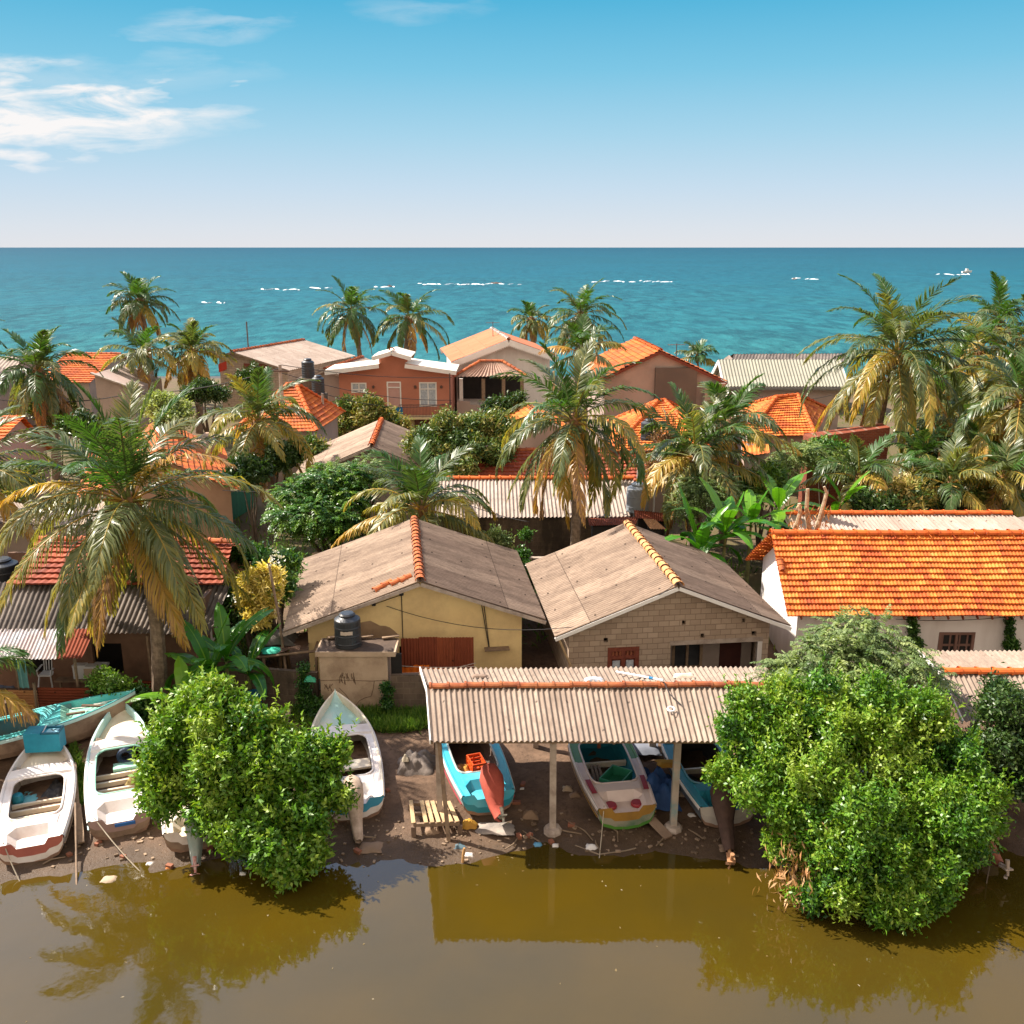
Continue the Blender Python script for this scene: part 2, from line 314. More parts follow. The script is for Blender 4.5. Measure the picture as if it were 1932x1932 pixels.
POST = mat('concrete_post', (.44, .36, .30), (.34, .27, .22), scale=3, stain=(.2, .15, .12), stain_amt=.5, stain_scale=3)
STEEL = mat('dark_steel', (.12, .07, .055), (.08, .045, .035), rough=.6)
WIREM = mat('black_cable', (.03, .026, .025), bump=0)
BARK = mat('palm_bark', (.30, .22, .155), (.17, .12, .085), scale=7, stain=(.09, .06, .04), stain_amt=.6, stain_scale=5)
BARKD = mat('dark_bark', (.14, .10, .07), (.08, .055, .04), scale=6)
PALMLEAF = leafmat('palm_leaf', [(0, (.05, .13, .018)), (.25, (.085, .12, .038)), (.48, (.16, .18, .06)), (.70, (.38, .30, .045)), (.87, (.56, .33, .06)), (1.0, (.33, .18, .08))], rough=.40, trans=.38, spec=.6)
# ---------------------------------------------------------------- land and water
def shore(x): return 21.15 + .35 * math.sin(x * .62 + .4) + .22 * math.sin(x * 1.7 + 1.0) + (.25 if x > -3.5 else 0) - .5 * math.exp(-((x + 11) / 4.5) ** 2)
def gz(x, y):
    if y > 108: return .6 - (y - 108) * .09
    d = y - shore(x)
    if d < 0: return max(-1.4, d * .22)
    h = .11 * d if d < 3.2 else .352 + .02 * min(d - 3.2, 6)
    return h
def gzn(x, y):
    b = gz(x, y)
    if 14 < y < 34 and abs(x) < 26:
        b += .09 * (mnoise.noise((x * .8, y * .8, 1)) + .5 * mnoise.noise((x * 2.3, y * 2.3, 5)))
    return b
xs = [-900, -300, -120, -60, -40] + [-26 + .28 * i for i in range(186)] + [40, 60, 120, 300, 900]
ys = [-60, -10, 5, 14] + [17 + .2 * i for i in range(70)] + [31 + 1.5 * i for i in range(52)] + [112, 118, 125, 150]
mb = MB(); mb.grid([[(x, y, gzn(x, y)) for x in xs] for y in ys])
m, N, L, bs = nm('mud_ground'); tc = N.new('ShaderNodeTexCoord').outputs['Object']
c = mixn(N, L, rampn(N, L, noisen(N, L, tc, .9, 7, .65), [(.35, 0.), (.65, 1.)]), (.21, .13, .083), (.085, .052, .033))
c = mixn(N, L, rampn(N, L, noisen(N, L, tc, 7, 6, .7), [(.5, 0.), (.7, 1.)]), c, (.09, .055, .035))
sp = N.new('ShaderNodeSeparateXYZ'); L.new(tc, sp.inputs[0])
sc_ = N.new('ShaderNodeMapRange'); sc_.inputs[1].default_value = 33; sc_.inputs[2].default_value = 40; L.new(sp.outputs[1], sc_.inputs[0]); c = mixn(N, L, mathn(N, L, 'MULTIPLY', sc_.outputs[0], .9), c, mixn(N, L, rampn(N, L, noisen(N, L, tc, .35, 6, .7), [(.4, 0.), (.6, 1.)]), (.10, .085, .03), (.13, .085, .05)))
wet = N.new('ShaderNodeMapRange'); wet.inputs[1].default_value = .04; wet.inputs[2].default_value = .22; wet.inputs[3].default_value = 1; wet.inputs[4].default_value = 0; L.new(sp.outputs[2], wet.inputs[0])
c = mixn(N, L, mathn(N, L, 'MULTIPLY', wet.outputs[0], .75), c, (.06, .038, .02)); L.new(c, bs.inputs['Base Color'])
rg = N.new('ShaderNodeMapRange'); rg.inputs[3].default_value = .95; rg.inputs[4].default_value = .45; L.new(wet.outputs[0], rg.inputs[0]); L.new(rg.outputs[0], bs.inputs['Roughness']); bs.inputs['Specular IOR Level'].default_value = .3
bumpn(N, L, bs, noisen(N, L, tc, 9, 8, .75), .8, .05)
mb.build('ground', m, loc=(0, 0, 0), kind='structure', smooth=True)

mb = MB(); mb.face([(-900, -80, 0), (900, -80, 0), (900, 25.5, 0), (-900, 25.5, 0)])
m, N, L, bs = nm('lagoon_water'); tc = N.new('ShaderNodeTexCoord').outputs['Object']
c = mixn(N, L, rampn(N, L, noisen(N, L, tc, .22, 4, .5), [(.35, 0.), (.68, 1.)]), (.064, .040, .0028), (.046, .032, .005))
L.new(c, bs.inputs['Base Color']); bs.inputs['Roughness'].default_value = .04; bs.inputs['IOR'].default_value = 1.6
bumpn(N, L, bs, mathn(N, L, 'ADD', noisen(N, L, tc, 1.1, 3, .5), mathn(N, L, 'MULTIPLY', noisen(N, L, tc, 5, 3, .5), .12)), .06, .1)
mb.build('lagoon_water', m, loc=(0, 0, 0), kind='structure')

mb = MB(); R = [100, 130, 200, 400, 1000, 3000, 9000, 30000]
mb.grid([[(s * (600 + y * 1.1), y, -.45) for s in (-1, -.5, 0, .5, 1)] for y in R])
m, N, L, bs = nm('sea_water'); tc = N.new('ShaderNodeTexCoord').outputs['Object']
sp = N.new('ShaderNodeSeparateXYZ'); L.new(tc, sp.inputs[0])
lg = mathn(N, L, 'DIVIDE', mathn(N, L, 'LOGARITHM', mathn(N, L, 'MAXIMUM', sp.outputs[1], 1), 10), 4.2)
base = rampn(N, L, lg, [(.48, (.034, .172, .162)), (.55, (.017, .134, .150)), (.66, (.008, .096, .128)), (.85, (.004, .060, .093)), (1.0, (.003, .045, .077))])
v1 = scaled(N, L, tc, (.28, .10, 1)); v2 = scaled(N, L, tc, (.8, .3, 1)); v3 = scaled(N, L, tc, (.012, .012, 1))
n1 = noisen(N, L, v1, 1, 8, .72, .4); n2 = noisen(N, L, v2, 1, 4, .6, .4); n3 = noisen(N, L, v3, 1, 4, .6, .5)
col = mixn(N, L, rampn(N, L, n1, [(.40, 0.), (.62, 1.)]), mixn(N, L, .70, base, (.0, .022, .035)), base)
col = mixn(N, L, mathn(N, L, 'MULTIPLY', rampn(N, L, n3, [(.45, 0.), (.65, 1.)]), .45), col, mixn(N, L, .5, base, (.0, .07, .12)))
spk = mathn(N, L, 'MULTIPLY', rampn(N, L, n1, [(.70, 0.), (.73, 1.)]), rampn(N, L, noisen(N, L, scaled(N, L, tc, (.03, .06, 1)), 1, 3, .5), [(.54, 0.), (.60, 1.)]))
col = mixn(N, L, spk, col, (.75, .8, .8))
L.new(col, bs.inputs['Base Color']); bs.inputs['Roughness'].default_value = .4; bs.inputs['Specular IOR Level'].default_value = .05
bumpn(N, L, bs, mathn(N, L, 'ADD', n1, mathn(N, L, 'MULTIPLY', n2, .35)), .9, .6)
mb.build('sea', m, loc=(0, 0, 0), kind='structure')
# surf on the reef: ragged low foam ridges lying on the sea
FOAM = mat('sea_foam', (.85, .87, .87), (.7, .75, .76), bump=0)
def foam(px0, px1, py, seed, w=1.7, label=''):
    rr = random.Random(seed); mb = MB(); x = px0
    while x < px1:
        ln = rr.uniform(4, 22); g = rr.uniform(0, 8) * (rr.random() < .5); p0 = Pz(x, py + rr.uniform(-1.5, 1.5), -.4); p1 = Pz(min(x + ln, px1), py + rr.uniform(-1.5, 1.5), -.4)
        n = 7; P = []
        for k in range(n):
            t = k / (n - 1); c_ = p0.lerp(p1, t); ww = w * math.sin(math.pi * (.06 + .88 * t)) * rr.uniform(.3, 1.0)
            P.append([(c_.x, c_.y - ww, -.44), (c_.x, c_.y, -.44 + .42 * rr.uniform(.4, 1) * math.sin(math.pi * (.1 + .8 * t))), (c_.x, c_.y + ww, -.44)])
        mb.grid(P); x += ln + g
    mb.build('breaking_wave', FOAM, kind='stuff', label=label)
foam(492, 566, 546, 1, label='white surf line on the sea nearest the lone tall palm')
foam(584, 628, 543.5, 2, label='short white surf patch on the sea above the twin palms')
foam(705, 745, 541, 3, label='faint surf patch on the sea between the twin palms')
foam(788, 985, 536, 4, label='longest white surf line along the reef at mid sea')
foam(1115, 1270, 531, 5, label='white surf line on the sea above the crooked palm pair')
foam(1493, 1545, 526, 6, label='small white surf patch on the open sea over the green roof')
foam(380, 425, 571, 7, 1.2, label='thin foam streak on the sea beside the lone tall palm')
foam(1765, 1830, 517.5, 8, 2.4, label='white wake trailing on the far sea')
ROCKM = mat('reef_rock', (.10, .06, .045), (.06, .04, .03))
for px, py, ln, lb in ((935, 535, 26, 'low brown reef rock inside the longest surf line'), (1499, 527, 9, 'small dark rock at the end of the surf patch above the green roof'), (735, 541, 12, 'dark reef rock at the surf patch between the twin palms')):
    p = Pz(px, py, -.45); k = mpp(p.y, 0); mb = MB(); P = []
    for i in range(9):
        t = i / 8; x = p.x + (t - .5) * ln * k; h = .8 * math.sin(math.pi * t) ** .6 * random.uniform(.6, 1.1)
        P.append([(x, p.y - 2.2 * math.sin(math.pi * t) - .2, -.6), (x, p.y - .8, -.45 + h * .8), (x, p.y + .8, -.45 + h), (x, p.y + 2.5 * math.sin(math.pi * t) + .2, -.6)])
    mb.grid(P).build('reef_rock', ROCKM, label=lb, cat='rock')

# ---------------------------------------------------------------- roof sheets and clay tiles
def lerp(a, b, t): return a + (b - a) * t
def corr(mb, r0, r1, e0, e1, pitch=.165, amp=.034, seg=6, m=0, rows=3, sag=.015, uv0=0.0):
    """corrugated sheet roof plane: ridge r0-r1, eave e0-e1; waves run down the slope"""
    r0, r1, e0, e1 = map(Vector, (r0, r1, e0, e1)); Lr = max((r1 - r0).length, (e1 - e0).length); n = max(4, int(Lr / pitch)) * seg
    nrm = (r1 - r0).cross(e0 - r0).normalized()
    if nrm.z < 0: nrm = -nrm
    S = (e0 - r0).length; P = []; U = []
    for k in range(rows + 1):
        t = k / rows; row = []; ur = []
        for i in range(n + 1):
            s = i / n; p = r0.lerp(r1, s).lerp(e0.lerp(e1, s), t); a = 2 * math.pi * i / seg
            q = p + nrm * (amp * math.cos(a) - sag * math.sin(math.pi * t)) + Vector((0, 0, .02 * mnoise.noise((p.x * .5, p.y * .5, 3))))
            row.append(q); ur.append((uv0 + s * Lr, t * S))
        P.append(row); U.append(ur)
    mb.grid(P, m, U); return mb
def tiles(mb, r0, r1, e0, e1, tw=.22, ch=.30, amp=.016, lip=.075, seg=4, m=0, uneven=.05):
    """clay tile plane: courses step down the slope, every tile a half wave"""
    r0, r1, e0, e1 = map(Vector, (r0, r1, e0, e1)); Lr = max((r1 - r0).length, (e1 - e0).length); n = max(3, int(Lr / tw)); S = ((e0 + e1) / 2 - (r0 + r1) / 2).length; nc = max(2, int(S / ch))
    nrm = (r1 - r0).cross(e0 - r0)
    if nrm.length < 1e-6: nrm = (r1 - r0).cross(e1 - r0)
    if nrm.length < 1e-6: nrm = (e1 - e0).cross(r0 - e0)
    nrm.normalize()
    if nrm.z < 0: nrm = -nrm
    for c in range(nc):
        P = []; U = []
        for (t, h, vv) in ((c / nc, 0.0, c + .02), ((c + 1.06) / nc, lip, c + .96), ((c + 1.06) / nc, 0.004, c + .98)):
            t = min(t, 1.02); row = []; ur = []
            for i in range(n * seg + 1):
                s = i / (n * seg); p = r0.lerp(r1, s).lerp(e0.lerp(e1, s), t); a = 2 * math.pi * i / seg
                q = p + nrm * (h + amp * math.cos(a) * (.6 if h else 1) + uneven * mnoise.noise((p.x * .55, p.y * .55, p.z + 9)) + .016 * mnoise.noise((p.x * 3.1, c * 7.3, 2)))
                row.append(q); ur.append((s * n + .001, vv))
            P.append(row); U.append(ur)
        mb.grid(P, m, U)
    return mb
def ridge(mb, a, b, r=.13, ln=.42, m=0, lift=.03):
    """overlapping half-round ridge tiles from a to b"""
    a, b = Vector(a), Vector(b); X = b - a; n = max(2, int(X.length / ln)); X.normalize(); Y = Vector((0, 0, 1)).cross(X).normalized(); Z = X.cross(Y); st = (b - a).length / n
    for i in range(n):
        P = []; jz = random.uniform(-.012, .012); jy = random.uniform(-.015, .015)
        for (d, q) in ((0.0, 1.24), (.13, 1.24), (.14, 1.0), (1.06, .9)):
            c = a + X * (st * (i + d)) + Z * (lift + jz) + Y * jy; P.append([c + Y * (r * q * math.cos(t) * 1.15) + Z * (r * q * math.sin(t)) for t in [math.pi * (k / 6.0) * 1.1 - .157 for k in range(7)]])
        mb.grid(P, m)
    return mb
class Frame:
    def __init__(s, o, b): s.o = Vector((o[0], o[1], 0)); b = Vector((b[0], b[1], 0)); s.b = b.normalized(); s.r = Vector((s.b.y, -s.b.x, 0)); s.ax = (s.r, s.b, Vector((0, 0, 1)))
    def P(s, r, b, z): return s.o + s.r * r + s.b * b + Vector((0, 0, z))
    def box(s, mb, r0, r1, b0, b1, z0, z1, m=0):
        return mb.hexa([s.P(r0, b0, z0), s.P(r1, b0, z0), s.P(r1, b1, z0), s.P(r0, b1, z0)], [s.P(r0, b0, z1), s.P(r1, b0, z1), s.P(r1, b1, z1), s.P(r0, b1, z1)], m)
    def loc(s, p): d = Vector((p[0], p[1], 0)) - s.o; return d.dot(s.r), d.dot(s.b)
def wall_strips(mb, A, xs0, top, z0, holes, P3, th):
    """one wall with real openings: strips between the openings' edges. P3(x, depth, z) gives the point; top(x) the wall's upper edge"""
    cuts = sorted(set([round(q, 4) for q in xs0] + [round(q, 4) for h in holes for q in h[:2] if xs0[0] < q < xs0[-1]]))
    def slab(a, b, za, zb, zc, zd):
        mb.hexa([P3(a, 0, za), P3(b, 0, zb), P3(b, th, zb), P3(a, th, za)], [P3(a, 0, zc), P3(b, 0, zd), P3(b, th, zd), P3(a, th, zc)])
    for a, b in zip(cuts, cuts[1:]):
        mid = (a + b) / 2; hs = sorted([h for h in holes if h[0] < mid < h[1]], key=lambda h: h[2]); z = z0
        for h in hs:
            if h[2] > z + .01: slab(a, b, z, z, h[2], h[2])
            z = h[3]
        slab(a, b, z, z, top(a), top(b))
    return mb
def gable(name, label, cat, RF, RB, zr, hl, hr, zl, ze, gz0=.3, ovF=.45, ovS=.35, roof='corr', rm=ASB, rm_r=None, wm_=WHITEW, holes_f=(), holes_l=(), holes_r=(), barge=WHITE, ridge_m=RIDGE, pitch=.165, th=.18, group=None, back=True, rows=3, tw=.22, ch=.30, bargew=.05, bargeh=.12, wall_label=None):
    """gabled house; returns (thing, frame, roof height function)"""
    RF, RB = Vector(RF), Vector(RB); fr = Frame(RF, RB - RF); Ln = (Vector((RB.x, RB.y, 0)) - Vector((RF.x, RF.y, 0))).length
    t = thing(name, label, cat, fr.P(0, Ln / 2, gz0), group)
    zt = lambda r: zr + (zl - zr) * (-r / hl) if r < 0 else zr + (ze - zr) * (r / hr)
    rl, rr_ = MB(), MB()
    fn = corr if roof == 'corr' else tiles; kw = dict(pitch=pitch, rows=rows) if roof == 'corr' else dict(tw=tw, ch=ch)
    fn(rl, fr.P(0, 0, zr), fr.P(0, Ln, zr), fr.P(-hl, 0, zl), fr.P(-hl, Ln, zl), **kw)
    fn(rr_, fr.P(0, 0, zr), fr.P(0, Ln, zr), fr.P(hr, 0, ze), fr.P(hr, Ln, ze), **kw)
    ro = rl.build('roof', rm, t); rl2 = rr_.build('roof', rm_r or rm, t)
    if ridge_m: ridge(MB(), fr.P(0, -.02, zr), fr.P(0, Ln, zr)).build('ridge_tiles', ridge_m, ro, smooth=False)
    if barge:
        for sgn, h_, z_ in ((-1, hl, zl), (1, hr, ze)):
            for bb in ((0.0, Ln) if back else (0.0,)):
                mb = MB(); mb.bar(fr.P(sgn * .02, bb, zr - .03 - bargeh / 2), fr.P(sgn * h_, bb, z_ - .03 - bargeh / 2), bargew, bargeh); mb.build('barge_board', barge, t)
    d = .07; mb = MB(); L0, L1 = -hl + ovS, hr - ovS; f0, f1 = ovF, Ln - ovF
    top = lambda x: zt(x) - d
    wall_strips(mb, None, [L0, 0, L1], top, gz0 - .3, list(holes_f), lambda x, dp, z: fr.P(x, f0 + dp, z), th)
    wall_strips(mb, None, [L0, 0, L1], top, gz0 - .3, [], lambda x, dp, z: fr.P(x, f1 - dp, z), th)
    wall_strips(mb, None, [f0 + th, f1 - th], lambda x: top(L0), gz0 - .3, list(holes_l), lambda x, dp, z: fr.P(L0 + dp, x, z), th)
    wall_strips(mb, None, [f0 + th, f1 - th], lambda x: top(L1), gz0 - .3, list(holes_r), lambda x, dp, z: fr.P(L1 - dp, x, z), th)
    mb.build('wall', wm_, t, label=wall_label)
    return t, fr, zt, (L0, L1, f0, f1)
def window(t, fr, r0, r1, b, z0, z1, fm=WHITE, gm=GLASS, mull=1, tr=0, fw=.07, name='window', inset=.06, curtain=None, side=None):
    """framed window set into an opening at depth b; side='l' for a wall seen from -r"""
    P = (lambda x, d, z: fr.P(x, b + d, z)) if side is None else ((lambda x, d, z: fr.P(b + d, x, z)) if side == 'l' else (lambda x, d, z: fr.P(b - d, x, z)))
    def bx(mb, a, c, z_0, z_1, d0, d1): mb.hexa([P(a, d0, z_0), P(c, d0, z_0), P(c, d1, z_0), P(a, d1, z_0)], [P(a, d0, z_1), P(c, d0, z_1), P(c, d1, z_1), P(a, d1, z_1)])
    mb = MB(); bx(mb, r0, r0 + fw, z0, z1, -.02, .1); bx(mb, r1 - fw, r1, z0, z1, -.02, .1); bx(mb, r0 + fw, r1 - fw, z1 - fw, z1, -.02, .1); bx(mb, r0 + fw, r1 - fw, z0, z0 + fw, -.02, .1)
    for i in range(mull):
        x = lerp(r0, r1, (i + 1) / (mull + 1)); bx(mb, x - fw * .45, x + fw * .45, z0 + fw, z1 - fw, -.01, .09)
    if tr: zt_ = lerp(z0, z1, tr); bx(mb, r0 + fw, r1 - fw, zt_ - fw * .4, zt_ + fw * .4, -.013, .087)
    f = mb.build(name, fm, t)
    p = MB(); bx(p, r0 + fw * .5, r1 - fw * .5, z0 + fw * .5, z1 - fw * .5, inset, inset + .015); p.build('pane' if name == 'window' else 'panel', gm, f)
    return f
def dark_room(t, fr, r0, r1, b0, b1, z0, z1):
    """plain far wall inside an opening"""
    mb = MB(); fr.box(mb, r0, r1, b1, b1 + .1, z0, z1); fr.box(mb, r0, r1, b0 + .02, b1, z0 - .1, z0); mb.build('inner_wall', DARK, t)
# ---------------------------------------------------------------- the two grey gabled houses by the lagoon
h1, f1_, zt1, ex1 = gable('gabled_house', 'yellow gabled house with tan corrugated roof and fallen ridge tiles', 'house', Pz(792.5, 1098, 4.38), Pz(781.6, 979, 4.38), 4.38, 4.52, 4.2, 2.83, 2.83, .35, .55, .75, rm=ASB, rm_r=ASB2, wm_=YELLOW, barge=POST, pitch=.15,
    holes_f=[(-.75, 1.35, .3, 1.9)], holes_l=[(2.0, 2.9, .8, 1.9)])
mb = MB(); f1_.box(mb, ex1[0] + .02, ex1[1] - .005, ex1[2] - .012, ex1[2] + .1, .0, .85); mb.build('plinth', mat('blue_plinth', (.22, .24, .24), (.17, .18, .18)), h1)
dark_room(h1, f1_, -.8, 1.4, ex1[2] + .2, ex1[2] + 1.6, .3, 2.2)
for r, z in ((-1.55, 0), (-.62, 0)):
    q = f1_.P(r, ex1[2] - .05, zt1(r) - .38); MB().lathe(q, [(0, -.05), (.07, -.03), (.08, .03), (.03, .07), (0, .08)], 10).build('wall_lamp', BLACKP, h1)
mb = MB(); mb.tube([f1_.P(-.62, ex1[2] - .03, zt1(-.62) - .38), f1_.P(-.62, ex1[2] - .03, 1.9)], .015, 5); mb.tube([f1_.P(-1.55, ex1[2] - .03, zt1(-1.55) - .38), f1_.P(-.62, ex1[2] - .03, zt1(-.62) - .40)], .012, 5); mb.build('pipe', WIREM, h1)
mb = MB(); a = f1_.P(2.05, ex1[2] - .06, zt1(2.05) - .2); mb.tube([a, f1_.P(2.3, ex1[2] - .06, 1.75)], .016, 5); mb.tube([a + Vector((.08, 0, 0)), f1_.P(2.32, ex1[2] - .06, 1.75)], .016, 5); mb.build('cable', WIREM, h1)
mb = MB(); f1_.box(mb, 2.15, 3.0, ex1[2] - .3, ex1[2] - .002, 1.68, 1.72); mb.build('shelf', WOOD, h1)
# broken ridge tiles lying on the roof slope
for (px, py, an, s, lb) in ((722, 1111, .5, 1.0, 'broken orange tile nearest the eave edge of the yellow house roof'), (752, 1097, .35, .9, 'larger orange ridge tile lying on the yellow house roof'), (765, 1092, .4, .6, 'small orange tile chip lying beside the ridge of the yellow house')):
    r_, b_ = f1_.loc(PY(px, py, 30.6)); z = zt1(r_) + .05; c_ = f1_.P(r_, max(b_, .35), z); X = (f1_.r * math.cos(an) + f1_.b * math.sin(an)); X.z = .34 * X.dot(f1_.r); X.normalize()
    ridge(MB(), c_ - X * .35 * s, c_ + X * .35 * s, r=.1, ln=.36, lift=0).build('fallen_tile', RIDGE, label=lb, cat='roof tile', group='fallen tiles on the yellow house roof')
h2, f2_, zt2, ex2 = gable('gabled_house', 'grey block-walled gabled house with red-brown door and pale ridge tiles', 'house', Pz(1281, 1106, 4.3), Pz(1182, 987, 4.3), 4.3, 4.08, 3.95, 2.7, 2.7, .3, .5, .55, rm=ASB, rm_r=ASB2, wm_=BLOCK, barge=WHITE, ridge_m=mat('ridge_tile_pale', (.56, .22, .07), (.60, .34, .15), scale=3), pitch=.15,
    holes_f=[(-2.2, -1.12, .0, 2.02), (-.03, 3.02, .2, 2.0), (-2.35, -2.2, 2.22, 2.38), (.99, 1.12, 2.22, 2.38), (2.78, 2.95, 2.22, 2.38), (.32, .45, 2.72, 2.88), (2.42, 2.53, 2.72, 2.86)])
d_ = window(h2, f2_, -2.2, -1.12, ex2[2], .0, 2.02, WOODRED, WOODRED, mull=1, tr=.82, fw=.14, name='door')
for r in (-2.02, -1.55):
    mb = MB(); f2_.box(mb, r, r + .26, ex2[2] + .03, ex2[2] + .05, .35, 1.52); mb.build('door_pane', CURT, d_)
mb = MB()
for i in range(7): f2_.box(mb, -2.04 + i * .125, -1.98 + i * .125, ex2[2] + .02, ex2[2] + .055, 1.70, 1.86)
mb.build('fretwork', mat('orange_wood', (.32, .10, .045)), d_)
# recessed porch with window and dark doorway
mb = MB(); wall_strips(mb, None, [-.05, 3.1], lambda x: 2.5, 0, [(.25, 1.35, .75, 1.95), (1.95, 2.75, .0, 1.95)], lambda x, dp, z: f2_.P(x, ex2[2] + .75 + dp, z), .1)
mb.build('porch_wall', GREYPL, h2); mb = MB(); f2_.box(mb, -.05, 3.1, ex2[2] + .19, ex2[2] + .86, 2.05, 2.15); mb.build('porch_ceiling', GREYPL, h2)
window(h2, f2_, .25, 1.35, ex2[2] + .76, .75, 1.95, WOOD, GLASS, mull=1, fw=.1)
mb = MB(); f2_.box(mb, 1.9, 2.8, ex2[2] + .8, ex2[2] + .84, .0, 1.97); mb.build('door', mat('dark_red_door', (.07, .018, .012), (.05, .013, .01)), h2)
mb = MB(); f2_.box(mb, -.06, 3.2, ex2[2] - .015, ex2[2] + .15, 2.0, 2.16); mb.build('lintel', POST, h2)
mb = MB(); f2_.box(mb, 3.02, 3.18, ex2[2] - .012, ex2[2] + .12, .0, 2.0); mb.build('porch_post', WHITEW, h2)
mb = MB(); mb.bar(f2_.P(-3.95, .1, 2.62), f2_.P(-3.42, ex2[2] - .05, 1.35), .07, .05); mb.build('strut', WOODP, h2)
# right tiled house
h3, f3_, zt3, ex3 = gable('tiled_house', 'white house under a long bright orange tile roof with one small window', 'house', Vector((9.35, 33.4, 5)), Vector((23.5, 33.4, 5)), 5.0, 3.35, 2.72, 2.9, 2.9, .3, .55, .6, roof='tiles', rm=TILE, wm_=WHITEW, barge=None, ridge_m=RIDGEB, tw=.125, ch=.23, holes_r=[(5.54, 6.8, 1.2, 2.06)])
win = window(h3, f3_, 5.54, 6.8, ex3[1], 1.2, 2.06, mat('mauve_wood', (.20, .11, .085), (.16, .085, .065)), DARK, mull=1, fw=.1, side='r')
mb = MB()
for i in range(4):
    x = 5.7 + i * .27 + (.06 if i > 1 else 0); c_ = f3_.P(ex3[1] - .045, x, 0)
    f3_.box(mb, ex3[1] - .065, ex3[1] - .04, x - .03, x + .03, 1.3, 2.0)
f3_.box(mb, ex3[1] - .065, ex3[1] - .038, 5.62, 6.72, 1.52, 1.6); mb.build('shutter_bars', mat('mauve_wood', (.2, .1, .08)), win)
# rafter tails under the eave
mb = MB()
for i in range(26):
    x = .5 + i * .5; mb.bar(f3_.P(2.2, x, zt3(2.2) - .1), f3_.P(2.75, x, zt3(2.75) - .08), .05, .07)
mb.build('rafter_tails', WOODRED, h3)
mb = MB(); ridge(mb, f3_.P(.95, .12, zt3(.95) + .06), f3_.P(1.3, .14, zt3(1.3) + .06), r=.1, ln=.4, lift=0); mb.build('fallen_tile', RIDGE, label='single orange tile lying near the verge of the long bright tiled roof', cat='roof tile')

# ---------------------------------------------------------------- boat shed
t = thing('boat_shed', 'open boat shed with corrugated roof over the beached boats', 'shed', (2.6, 24.3, .3))
B0, B1 = Vector((-2.70, 26.34, 2.95)), Vector((7.55, 26.45, 2.95)); R0, R1 = Vector((-2.30, 23.98, 3.45)), Vector((7.3, 24.05, 3.45)); E0, E1 = Vector((-2.03, 21.9, 2.98)), Vector((7.2, 21.9, 2.98))
mb = MB(); corr(mb, R0, R1, E0, E1, pitch=.147, amp=.029, seg=8); corr(mb, R0 + Vector((0, .06, .04)), R1 + Vector((0, .06, .04)), B0, B1, pitch=.147, amp=.029, seg=8); ro = mb.build('roof', SHEDASB, t)
ridge(MB(), R0 + Vector((.05, .03, .02)), R1 + Vector((0, .03, .02)), r=.095, ln=.46).build('ridge_tiles', mat('ridge_tile_dark', (.36, .10, .03), (.20, .05, .02), scale=3, stain=(.5, .22, .08), stain_amt=.4, stain_scale=2), ro)
for q_ in (E0, B0): mb = MB(); mb.bar(R0 + Vector((-.03, 0, -.04)), q_ + Vector((-.03, 0, -.02)), .03, .14); mb.build('barge_board', WHITE, t)
mb = MB()
for a, b in ((E0, E1), (R0, R1), (B0, B1)):
    dy = Vector((0, .25 if a is E0 else (-.25 if a is B0 else 0), -.03)); mb.bar(a + Vector((.1, 0, -.09)) + dy, b + Vector((-.1, 0, -.09)) + dy, .08, .1)
for i in range(7): s_ = i / 6; mb.bar(R0.lerp(R1, s_) - Vector((0, 0, .13)), E0.lerp(E1, s_) - Vector((0, -.1, .1)), .06, .08); mb.bar(R0.lerp(R1, s_) - Vector((0, 0, .13)), B0.lerp(B1, s_) - Vector((0, .1, .1)), .06, .08)
mb.build('rafters', WOOD, t)
def shed_post(x, y, x2, y2, top, wd, m_, foot=False, lab=None):
    g = gzn(x, y); mb = MB(); mb.bar((x, y, g - .3), (x2, y2, top), wd, wd, up=(0, 1, 0)); p = mb.build('post', m_, t, label=lab)
    if foot: MB().lathe((x, y, g - .2), [(.27, 0), (.25, .26), (.2, .34), (.02, .36)], 9).build('footing', POST, p)
shed_post(1.08, 22.4, 1.06, 22.42, 2.95, .17, POST, True)
shed_post(4.27, 22.45, 4.29, 22.47, 2.95, .17, mat('post_teal', (.42, .34, .28), (.30, .25, .20), scale=2, stain=(.12, .30, .32), stain_amt=.8, stain_scale=1.6), True)
shed_post(-1.93, 22.7, -1.93, 22.7, 3.0, .14, POST); shed_post(-1.62, 21.85, -1.88, 22.3, 2.95, .10, WOOD, lab='thin leaning timber prop')
shed_post(.72, 26.3, .72, 26.3, 2.85, .17, POST); shed_post(4.2, 26.0, 4.2, 26.0, 2.9, .2, POST); shed_post(7.1, 22.6, 7.1, 22.6, 2.7, .17, POST); shed_post(-2.3, 26.2, -2.3, 26.2, 2.85, .12, WOOD); shed_post(7.1, 26.2, 7.1, 26.2, 2.85, .17, POST)
# odds and ends on the shed roof
def on_back(px, py): p = PY(px, py, 25.1); y = 25.1; s_ = (y - 23.98) / 2.36; return Vector((p.x, y, lerp(3.49, 2.95, s_) + .06))
WP = mat('white_plastic', (.75, .75, .76), (.68, .69, .71), rough=.45, bump=0)
BLUEP = mat('blue_plastic', (.01, .17, .36), (.012, .14, .30), rough=.45, bump=0)
a, b = Vector((4.25, 25.6, 3.13)), Vector((5.75, 24.38, 3.50)); a = Vector((3.0, 25.5, 3.23)); b = Vector((4.1, 24.0, 3.67))
mb = MB(); mb.tube([a, b], .03, 8); pt = mb.build('plastic_pipe', WP, label='white plastic pipe with a blue joint lying across the shed ridge', cat='pipe', loc=(a.x, a.y, a.z)); pc = a.lerp(b, .72); MB().tube([pc, a.lerp(b, .8)], .042, 8).build('joint', BLUEP, pt)
